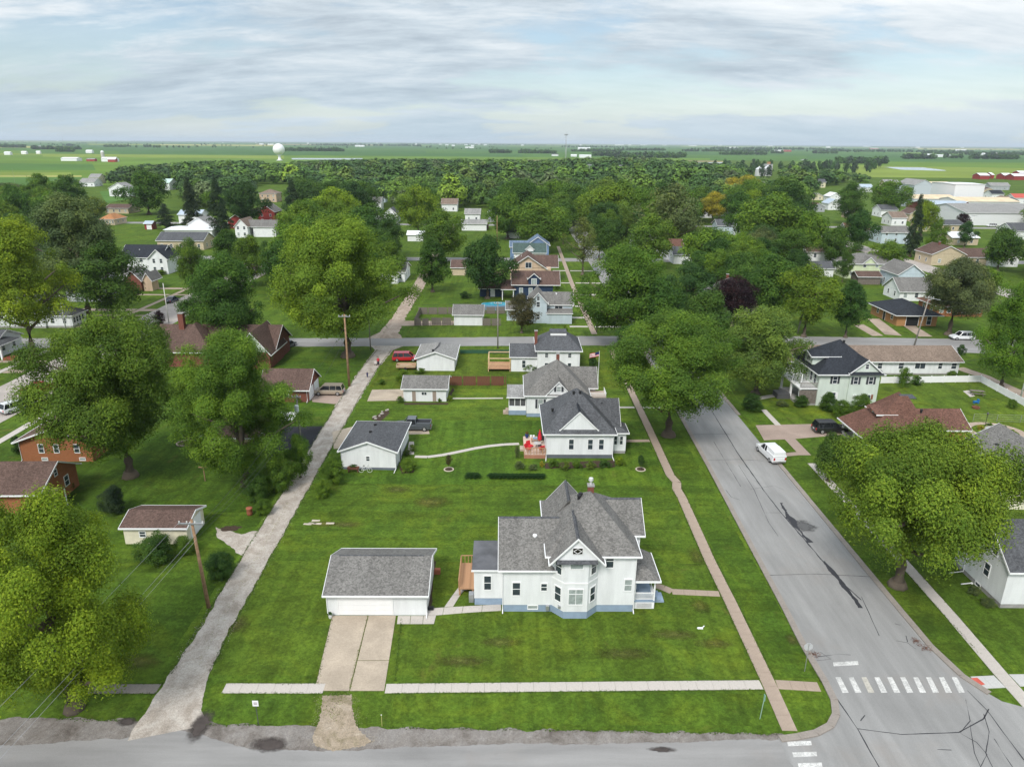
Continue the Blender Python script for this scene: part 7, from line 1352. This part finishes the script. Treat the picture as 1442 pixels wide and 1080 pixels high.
# cottage deck furniture (deck surface at .62 m)
bx, by = 4.7, 89.1; ZD = .63
def furn(name, label, cat, dx, dy, rz=0, group=None): return thing(name, label, cat, (bx+dx, by+dy, ZD), rz, group)
r = furn('patio_umbrella', 'closed red patio umbrella on the cottage deck', 'umbrella', -.75, 2.9); MB().tube([(0, 0, 0), (0, 0, 2.4)], .03, 6).build('pole', WOOD_D, r); MB().lathe([(.05, .75), (.30, .95), (.24, 1.5), (.12, 2.1), (.03, 2.45)], 9).build('canopy', RED_C, r); MB().lathe([(.28, 0), (.26, .1), (.05, .14)], 12).build('base', DGREY, r)
r = furn('patio_table', 'round patio table under the closed red umbrella', 'table', -1.1, 2.1); MB().lathe([(.55, .68), (.55, .72)], 16).build('tabletop', plain('glass_top', (.45, .45, .43), .2), r); [MB().tube([(.35*math.cos(q), .35*math.sin(q), .0), (.1*math.cos(q), .1*math.sin(q), .68)], .025, 5).build('leg', DGREY, r) for q in (0.5, 2.1, 3.7, 5.2)]
def lounge(dx, dy, rz, label):
    r = furn('deck_chair', label, 'chair', dx, dy, rz); MB().box(-.35, .35, -.35, .35, .32, .46).build('seat', RED_C, r, bevel=.05); b_ = MB().box(-.35, .35, -.06, .06, 0, .6).build('backrest', RED_C, r, (0, .36, .42), bevel=.05); b_.rotation_euler = (R(-18), 0, 0)
    for q in (-.3, .3):
        for w_ in (-.3, .3): MB().box(q-.03, q+.03, w_-.03, w_+.03, 0, .32).build('leg', W_TRIM, r)
lounge(-2.35, 1.0, R(60), 'red cushioned deck chair at the railing corner'); lounge(-2.1, 1.9, R(40), 'second red cushioned deck chair behind the first'); lounge(-.6, 1.0, R(200), 'reddish deck chair beside the cottage wall')
r = furn('blue_planter', 'blue planter with flowers at the back corner of the deck', 'planter', -2.5, 5.6); MB().lathe([(.18, 0), (.26, .3), (.28, .55), (.05, .56)], 12).build('pot', plain('blue_glaze', (.02, .04, .16), .25), r); o = inst('foliage', proto('round', 2, 1)[0], r, (0, 0, .5), 0, (.6, .6, .5)); o.color = (.16, .10, .03, 1)
for q, dx in enumerate((-1.9, -1.5)): r = furn('white_pot', 'small white pot on the deck edge', 'pot', dx, 5.8, 0, 'white pots on the deck'); MB().lathe([(.13, 0), (.17, .3), (.04, .31)], 10).build('pot', W_TRIM, r)
r = furn('grill', 'black covered grill by the cottage wall', 'grill', -.5, 4.9); MB().box(-.5, .5, -.3, .3, .1, .9).build('cabinet', BLACK, r, bevel=.04); MB().extr([(-.3, .9), (.3, .9), (.22, 1.15), (-.1, 1.22), (-.26, 1.1)], 'x', -.5, .5).build('lid', BLACK, r)
r = furn('deck_bench', 'wooden bench frame holding a blue tub', 'bench', -1.35, 4.2); MB().box(-.6, .6, -.25, .25, .4, .46).build('seat', WOOD_D, r); [MB().box(q-.04, q+.04, -.2, .2, 0, .4).build('leg', WOOD_D, r) for q in (-.5, .5)]; MB().box(-.3, .3, -.18, .18, .465, .62).build('tub', plain('tub_blue', (.2, .32, .45)), r)
# planter box and bicycle at the hip-roofed garage
x, y = P(498, 664); r = thing('planter_bench', 'brown wooden planter cart with greenery at the garage wall', 'planter', (x, y-.1, 0)); MB().box(-.75, .75, -.25, .25, .42, .72).build('box', WOOD_F, r); [MB().box(q-.05, q+.05, -.2, .2, 0, .42).build('leg', WOOD_F, r) for q in (-.6, .6)]; o = inst('foliage', proto('round', 2, 2)[0], r, (0, 0, .66), 0, (1.3, .5, .45)); o.color = (*TINT['dark'], 1)
x, y = P(515, 664.5); r = thing('bicycle', 'white bicycle leaning by the garage wall', 'bicycle', (x, y-.12, 0)); BW = plain('bike_white', (.7, .7, .7), .4)
for q in (-.55, .55):
    m = MB(); m.tube([(q+.33*math.cos(k*6.283/20), 0, .34+.33*math.sin(k*6.283/20)) for k in range(21)], .022, 5, cap=False); m.build('wheel', BW, r)
MB().tube([(-.55, 0, .34), (-.15, 0, .80), (.38, 0, .84), (.55, 0, .34)], .025, 5).tube([(-.15, 0, .80), (-.05, 0, .32), (.38, 0, .84)], .025, 5).tube([(-.55, 0, .34), (-.05, 0, .32)], .02, 5).build('frame', BW, r); MB().box(-.28, -.05, -.07, .07, .92, .98).tube([(-.15, 0, .8), (-.17, 0, .93)], .02, 5).build('saddle', BLACK, r); MB().tube([(.38, 0, .84), (.40, 0, 1.0)], .02, 5).tube([(.36, -.25, 1.02), (.42, 0, 1.02), (.36, .25, 1.02)], .018, 5).build('handlebar', DGREY, r)

# flag, pool, fences, picnic table, fountain
x, y = P(842, 541); r = thing('flagpole', 'white flagpole with small striped flag by the balcony', 'flagpole', (x, y, 0)); MB().tube([(0, 0, 0), (0, 0, 6.2)], .05, 6, .035).build('pole', W_TRIM, r)
fl = MB(); n = 12
for j in range(7): fl.add([(-.05-.14*k, .08*math.sin(k*.9), 6.05-.115*j-.03*k) for k in range(n+1)]+[(-.05-.14*k, .08*math.sin(k*.9), 6.05-.115*(j+1)-.03*k) for k in range(n+1)], [(k, k+1, n+2+k, n+1+k) for k in range(n)]) if j % 2 == 0 else None
f_ = fl.build('flag', plain('flag_red', (.5, .03, .04)), r); fl = MB()
for j in range(7): fl.add([(-.05-.14*k, .08*math.sin(k*.9), 6.05-.115*j-.03*k) for k in range(n+1)]+[(-.05-.14*k, .08*math.sin(k*.9), 6.05-.115*(j+1)-.03*k) for k in range(n+1)], [(k, k+1, n+2+k, n+1+k) for k in range(n)]) if j % 2 else None
fl.build('white_stripe', W_TRIM, f_); fl = MB(); fl.add([(-.05-.14*k, .08*math.sin(k*.9)-.012, 6.055-.03*k) for k in range(6)]+[(-.05-.14*k, .08*math.sin(k*.9)-.012, 5.6-.03*k) for k in range(6)], [(k, k+1, 7+k, 6+k) for k in range(5)]).build('canton', plain('flag_blue', (.02, .03, .12)), f_)
x, y = P(699, 437); r = thing('swimming_pool', 'oval above-ground pool with turquoise water behind the grey fence', 'pool', (x, y+2.0, 0)); ov = [(4.0*math.cos(k*6.283/24), 2.3*math.sin(k*6.283/24)) for k in range(24)]
MB().prism(ov, 0, 1.25).build('wall', plain('pool_blue', (.16, .27, .40)), r); MB().prism([(a*.94, b*.92) for a, b in ov], 1.2, 1.253).build('water', plain('pool_water', (.05, .32, .42), .08, .6), r); MB().box(4.1, 5.4, -1, 1, .9, 1.0).build('pool_deck', WOOD_G, r)
def fence(a, b, h, mat, label, step=2.4, name='fence', picket=0, gap=0):
    (x0, y0), (x1, y1) = a, b; L = math.hypot(x1-x0, y1-y0); an = math.atan2(y1-y0, x1-x0); r = thing(name, label, 'fence', (x0, y0, 0), an); n = max(1, round(L/step)); w = L/n
    pm = MB().box(-.06, .06, -.06, .06, 0, h+.1).mesh('post', mat)
    if picket:
        bd = MB().box(-picket/2+.012, picket/2-.012, -.025, .025, .05, h).mesh('picket', mat); rl_ = MB().box(.06, w-.06, .026, .07, h*.25, h*.25+.08).box(.06, w-.06, .026, .07, h*.75, h*.75+.08).mesh('rail', mat)
    else: pn = MB().box(.07, w-.07, -.03, .03, .06, h).mesh('panel', mat)
    for k in range(n+1): inst('post', pm, r, (k*w, 0, 0))
    for k in range(n):
        if picket:
            inst('rail', rl_, r, (k*w, 0, 0)); q = int((w-.14)/picket)
            for j in range(q): inst('picket', bd, r, (k*w+.09+(j+.5)*picket, 0, rnd.uniform(-.02, .03)))
        else: inst('panel', pn, r, (k*w, 0, 0))
    return r
fence(P(633, 543), P(712, 543), 1.75, WOOD_F, 'red-brown stained board fence behind the garden garage lawn', 2.4, picket=.3)
fence(P(590, 443), P(712, 442), 1.8, WOOD_G, 'long weathered board fence in front of the navy outbuilding', 2.4, picket=.35); fence(P(584, 459), P(606, 459), 1.8, WOOD_G, 'left weathered fence panel by the alley corner', 2.4, picket=.35); fence(P(608, 458), P(637, 458), 1.8, WOOD_G, 'right weathered fence panel beside the white garage', 2.4, picket=.35); fence(P(680, 459), P(705, 459), 1.8, WOOD_G, 'weathered fence between white garage and reddish tree', 2.4, picket=.35); fence(P(584, 459), P(592, 443), 1.8, WOOD_G, 'short side fence along the brick-coloured alley', 2.4, picket=.35)
fence(P(1240, 540), P(1380, 538), 1.25, W_TRIM, 'white vinyl fence along the back of the mint house lawn', 2.4); fence(P(1380, 538), P(1442, 572), 1.25, W_TRIM, 'white vinyl fence turning along the back lane', 2.4)
fence(P(648, 498), P(716, 498), .8, plain('green_wire', (.03, .09, .05)), 'low dark green mesh fence beside the foursquare yard', 2.4)
def chain(a, b, h, label):
    (x0, y0), (x1, y1) = a, b; L = math.hypot(x1-x0, y1-y0); r = thing('wire_fence', label, 'fence', (x0, y0, 0), math.atan2(y1-y0, x1-x0)); n = max(1, int(L/3)); pm = MB().tube([(0, 0, 0), (0, 0, h)], .035, 5).mesh('post', STEEL)
    for k in range(n+1): inst('post', pm, r, (k*L/n, 0, 0))
    m = MB()
    for z in (.15, .5, .85, h): m.tube([(0, 0, z), (L, 0, z)], .012, 4)
    m.build('wire', STEEL, r)
chain(P(1370, 593), P(1470, 596), 1.2, 'thin wire fence across the lawn behind the fountain')
x, y = P(1375, 556); slabs('patio_slab', [[P(*q) for q in ((1356, 551), (1364, 550), (1373, 558), (1366, 559))]], WALK, .05); r = thing('picnic_table', 'dark wooden picnic table on a concrete slab', 'picnic table', (x, y, 0), R(-15)); MB().box(-1.1, 1.1, -.4, .4, .72, .78).build('tabletop', WOOD_G, r)
for s in (-1, 1): MB().box(-1.1, 1.1, s*.75-.14, s*.75+.14, .42, .47).build('bench', WOOD_G, r); MB().tube([(s*.8, -.8, 0), (s*.8, .2, .72)], .05, 4).tube([(s*.8, .8, 0), (s*.8, -.2, .72)], .05, 4).build('leg', WOOD_G, r)
x, y = P(1374, 575); r = thing('fire_pit', 'rust-brown round fire pit on the lawn', 'fire pit', (x, y, 0)); MB().lathe([(.55, 0), (.6, .3), (.48, .31), (.42, .1), (.02, .08)], 14).build('ring', plain('rust', (.17, .07, .04)), r); MB().lathe([(.4, .1), (.05, .14)], 12).build('ash', SOIL, r)
x, y = P(1374, 568); r = thing('blue_toy', 'small blue plastic play seat near the fire pit', 'toy', (x, y, 0)); MB().box(-.4, .4, -.25, .25, .2, .4).box(-.4, -.3, -.2, .2, 0, .2).box(.3, .4, -.2, .2, 0, .2).build('seat', plain('toy_blue', (.02, .14, .35)), r); MB().box(.25, .4, -.25, .25, .4, .75).build('back', plain('toy_blue2', (.02, .14, .35)), r)
x, y = P(1402, 608); r = thing('garden_fountain', 'round pond with stone rim inside an oval paved ring', 'fountain', (x, y, 0)); ov = [(math.cos(k*6.283/28), math.sin(k*6.283/28)) for k in range(28)]
MB().lathe([(1.5, 0), (1.5, .35), (1.3, .36), (1.28, .1), (.02, .08)], 20).build('rim', plain('rim_stone', (.4, .37, .33)), r); MB().lathe([(1.27, .22), (.02, .23)], 20).build('water', plain('fountain_water', (.38, .55, .64), .1, .5), r); MB().lathe([(.12, .22), (.08, .5), (.2, .55), (.03, .6)], 10).build('spout', plain('spout', (.5, .5, .48)), r)
rg = bpy.data.objects.new('ring_path', None); col.objects.link(rg); struct(rg); 
for k in range(26):
    a0, a1 = k*6.283/26+.01, (k+1)*6.283/26-.01; MB().prism([(x+3.2*math.cos(a0), y+2.9*math.sin(a0)), (x+4.3*math.cos(a0), y+3.9*math.sin(a0)), (x+4.3*math.cos(a1), y+3.9*math.sin(a1)), (x+3.2*math.cos(a1), y+2.9*math.sin(a1))], 0, .04).build('slab', WALK_O, rg)
for k, (dx, dy, tn) in enumerate(((-1.8, .9, 'yellow'), (1.7, .8, 'dark'), (.3, 1.9, 'mid'), (-2.0, -.6, 'grey'), (1.9, -.7, 'maple'))):
    o = inst('fountain_plant', proto('round', 2, k % 4)[0], None, (x+dx, y+dy, -.02), k, (1.3, 1.1, .7)); o.color = (*TINT[tn], 1); tag(o, {'yellow': 'yellow', 'dark': 'dark green', 'mid': 'mid-green', 'grey': 'grey-green', 'maple': 'lime green'}[tn]+' plant clump inside the fountain ring', 'plant')
x, y = P(1387, 600); r = thing('lamp_post', 'slim dark garden lamp post by the fountain ring', 'lamp post', (x, y, 0)); MB().tube([(0, 0, 0), (0, 0, 1.9)], .04, 6).build('post', BLACK, r); MB().lathe([(.1, 1.9), (.16, 2.15), (.02, 2.3)], 8).build('lantern', DGREY, r)
# debris at the gutter, hydrant-like bits
for px, s_ in (((1146, 922), .45), ((1304, 914), .5), ((1290, 904), .4)):
    x, y = P(*px); m = MB(); g2 = random.Random(int(px[0]))
    for k in range(60): a_ = g2.uniform(0, 6.28); d_ = g2.uniform(0, s_); m.tube([(d_*math.cos(a_), d_*1.2*math.sin(a_), .04+g2.uniform(0, .1)), (d_*math.cos(a_)+g2.uniform(-.2, .2), d_*1.2*math.sin(a_)+g2.uniform(-.2, .2), .04+g2.uniform(0, .12))], .012, 3)
    tag(m.build('leaf_litter', plain('litter', (.14, .06, .035)), None, (x, y, .02)), 'brown twigs and litter caught at the street gutter', 'litter', kind='stuff')
x, y = P(988, 885); tag(MB().tube([(-.4, 0, .05), (.1, .1, .05), (.3, .3, .08)], .05, 6).box(-.35, .1, -.1, .1, .02, .1).build('white_pipe', W_TRIM, None, (x, y, 0)), 'bit of white pipe lying on the front lawn', 'pipe')
x, y = P(1362, 823); tag(MB().tube([(-.6, 0, .06), (.6, .15, .1)], .06, 6).box(.45, .62, .05, .22, .0, .14).build('splash_pipe', W_TRIM, None, (x, y, 0)), 'white drain pipe lying beside the white corner house', 'pipe')
x, y = P(466, 868); r = thing('white_planter_pot', 'small white pot at the garage corner', 'pot', (x, y-.2, 0)); MB().lathe([(.12, 0), (.2, .35), (.05, .36)], 10).build('pot', W_TRIM, r); o = inst('foliage', proto('round', 2, 0)[0], r, (0, 0, .3), 0, (.45, .45, .35)); o.color = (*TINT['dark'], 1)
x, y = P(604, 858); tag(MB().box(-.35, .35, -.18, .18, 0, .22).box(-.3, .3, -.14, .14, .22, .26).build('door_mat_box', BLACK, None, (x+.1, y, .03)), 'black plastic box at the garage side door', 'box')
x, y = P(616, 807); tag(MB().box(-.3, .3, -.25, .25, 0, .45).box(-.25, .25, -.2, .2, .45, .52).build('brick_stack', TERRA, None, (x, y, 0)), 'small stack of terracotta blocks in the side yard', 'blocks')

# ------------------------------------------------------------------ people walking up the alley
def person(px, label, hgt, shirt, trousers, skin=(.45, .27, .19), hair=(.05, .03, .02), stride=.18, rz=0):
    x, y = P(*px); s = hgt/1.75; r = thing('person', label, 'person', (x, y, .02), rz)
    v = [(0, 0, .95), (0, 0, 1.15), (0, .01, 1.40), (0, .01, 1.50), (0, .02, 1.62), (-.10, 0, .90), (-.11, stride*.4, .50), (-.11, stride, .09), (-.11, stride+.14, .05), (.10, 0, .90), (.11, -stride*.2, .50), (.11, -stride, .10), (.11, -stride+.13, .05),
         (-.19, 0, 1.40), (-.25, -.05, 1.13), (-.26, .06, .88), (-.26, .09, .80), (.19, 0, 1.40), (.25, .04, 1.13), (.26, .16, .92), (.26, .20, .85)]
    e = [(0, 1), (1, 2), (2, 3), (3, 4), (0, 5), (5, 6), (6, 7), (7, 8), (0, 9), (9, 10), (10, 11), (11, 12), (2, 13), (13, 14), (14, 15), (15, 16), (2, 17), (17, 18), (18, 19), (19, 20)]
    rad = [.15, .14, .16, .065, .105, .095, .065, .05, .04, .095, .065, .05, .04, .065, .048, .036, .035, .065, .048, .036, .035]
    me = bpy.data.meshes.new('body'); me.from_pydata([tuple(k*s for k in p) for p in v], e, []); o = bpy.data.objects.new('body', me); col.objects.link(o); o.parent = r
    me.materials.append(plain('skin', skin, .6)); o.modifiers.new('skin', 'SKIN'); o.modifiers.new('sub', 'SUBSURF').render_levels = 1
    for i, q in enumerate(rad): me.skin_vertices[0].data[i].radius = (q*s, q*s*.8)
    me.skin_vertices[0].data[0].use_root = True
    MB().lathe([(.17, .93), (.185, 1.1), (.215, 1.38), (.17, 1.46), (.08, 1.50)], 12).build('shirt', shirt, r).scale = (s, s*.8, s)
    for i, j, k_ in ((5, 6, 7), (9, 10, 11)): MB().tube([v[i], v[j], (v[k_][0], v[k_][1], .2)], .115, 8, .07).build('trouser_leg', trousers, r).scale = (s, s, s)
    for i, j in ((13, 14), (17, 18)): MB().tube([v[i], v[j]], .08, 7, .065).build('sleeve', shirt, r).scale = (s, s, s)
    MB().blob((0, .0, 1.675), .105, .115, .10, 3, 10, 6, .03).build('hair', plain('hair', hair, .8), r).scale = (s, s, s)
    return r
person((533, 515), 'person in red shirt and dark trousers walking on the alley', 1.72, plain('shirt_red', (.5, .03, .05), .8), plain('trousers_dark', (.025, .025, .035), .8))
person((517.5, 532), 'small child in dark blue walking on the alley', 1.12, plain('shirt_navy', (.04, .05, .13), .8), plain('trousers_blue', (.05, .06, .14), .8), stride=.12)
x, y = P(529.5, 514); r = thing('stroller', 'pale pushcart beside the person in red', 'stroller', (x, y, 0), R(90)); MB().extr([(-.35, .35), (.25, .3), (.4, .75), (-.3, .85)], 'y', -.22, .22).build('seat', plain('cart_pale', (.6, .55, .52)), r); MB().tube([(-.3, 0, .8), (-.62, 0, 1.0)], .02, 5).tube([(-.3, 0, .4), (.3, 0, .15)], .02, 5).build('frame', DGREY, r)
for q in (-.3, .32):
    for s in (-.2, .2): MB().lathe([(0, -.03), (.13, -.03), (.13, .03), (0, .03)], 10).build('wheel', TYRE, r, (q, s, .13)).rotation_euler = (math.pi/2, 0, 0)

# ------------------------------------------------------------------ the air: thin even haze over town and fields
hb = MB().box(-46000, 46000, -3500, 51000, -1.0, 120)
hz_o = hb.build('haze', None); hm = bpy.data.materials.new('haze_air'); hm.use_nodes = True; hm.node_tree.nodes.clear()
ho = hm.node_tree.nodes.new('ShaderNodeOutputMaterial'); hv = hm.node_tree.nodes.new('ShaderNodeVolumePrincipled')
hv.inputs['Color'].default_value = (.80, .90, 1.0, 1); hv.inputs['Density'].default_value = 5.2e-5; hv.inputs['Anisotropy'].default_value = 0.0
hm.node_tree.links.new(hv.outputs[0], ho.inputs['Volume']); hz_o.data.materials.append(hm); tag(hz_o, 'thin pale haze over the town and the far fields', 'haze', kind='stuff')
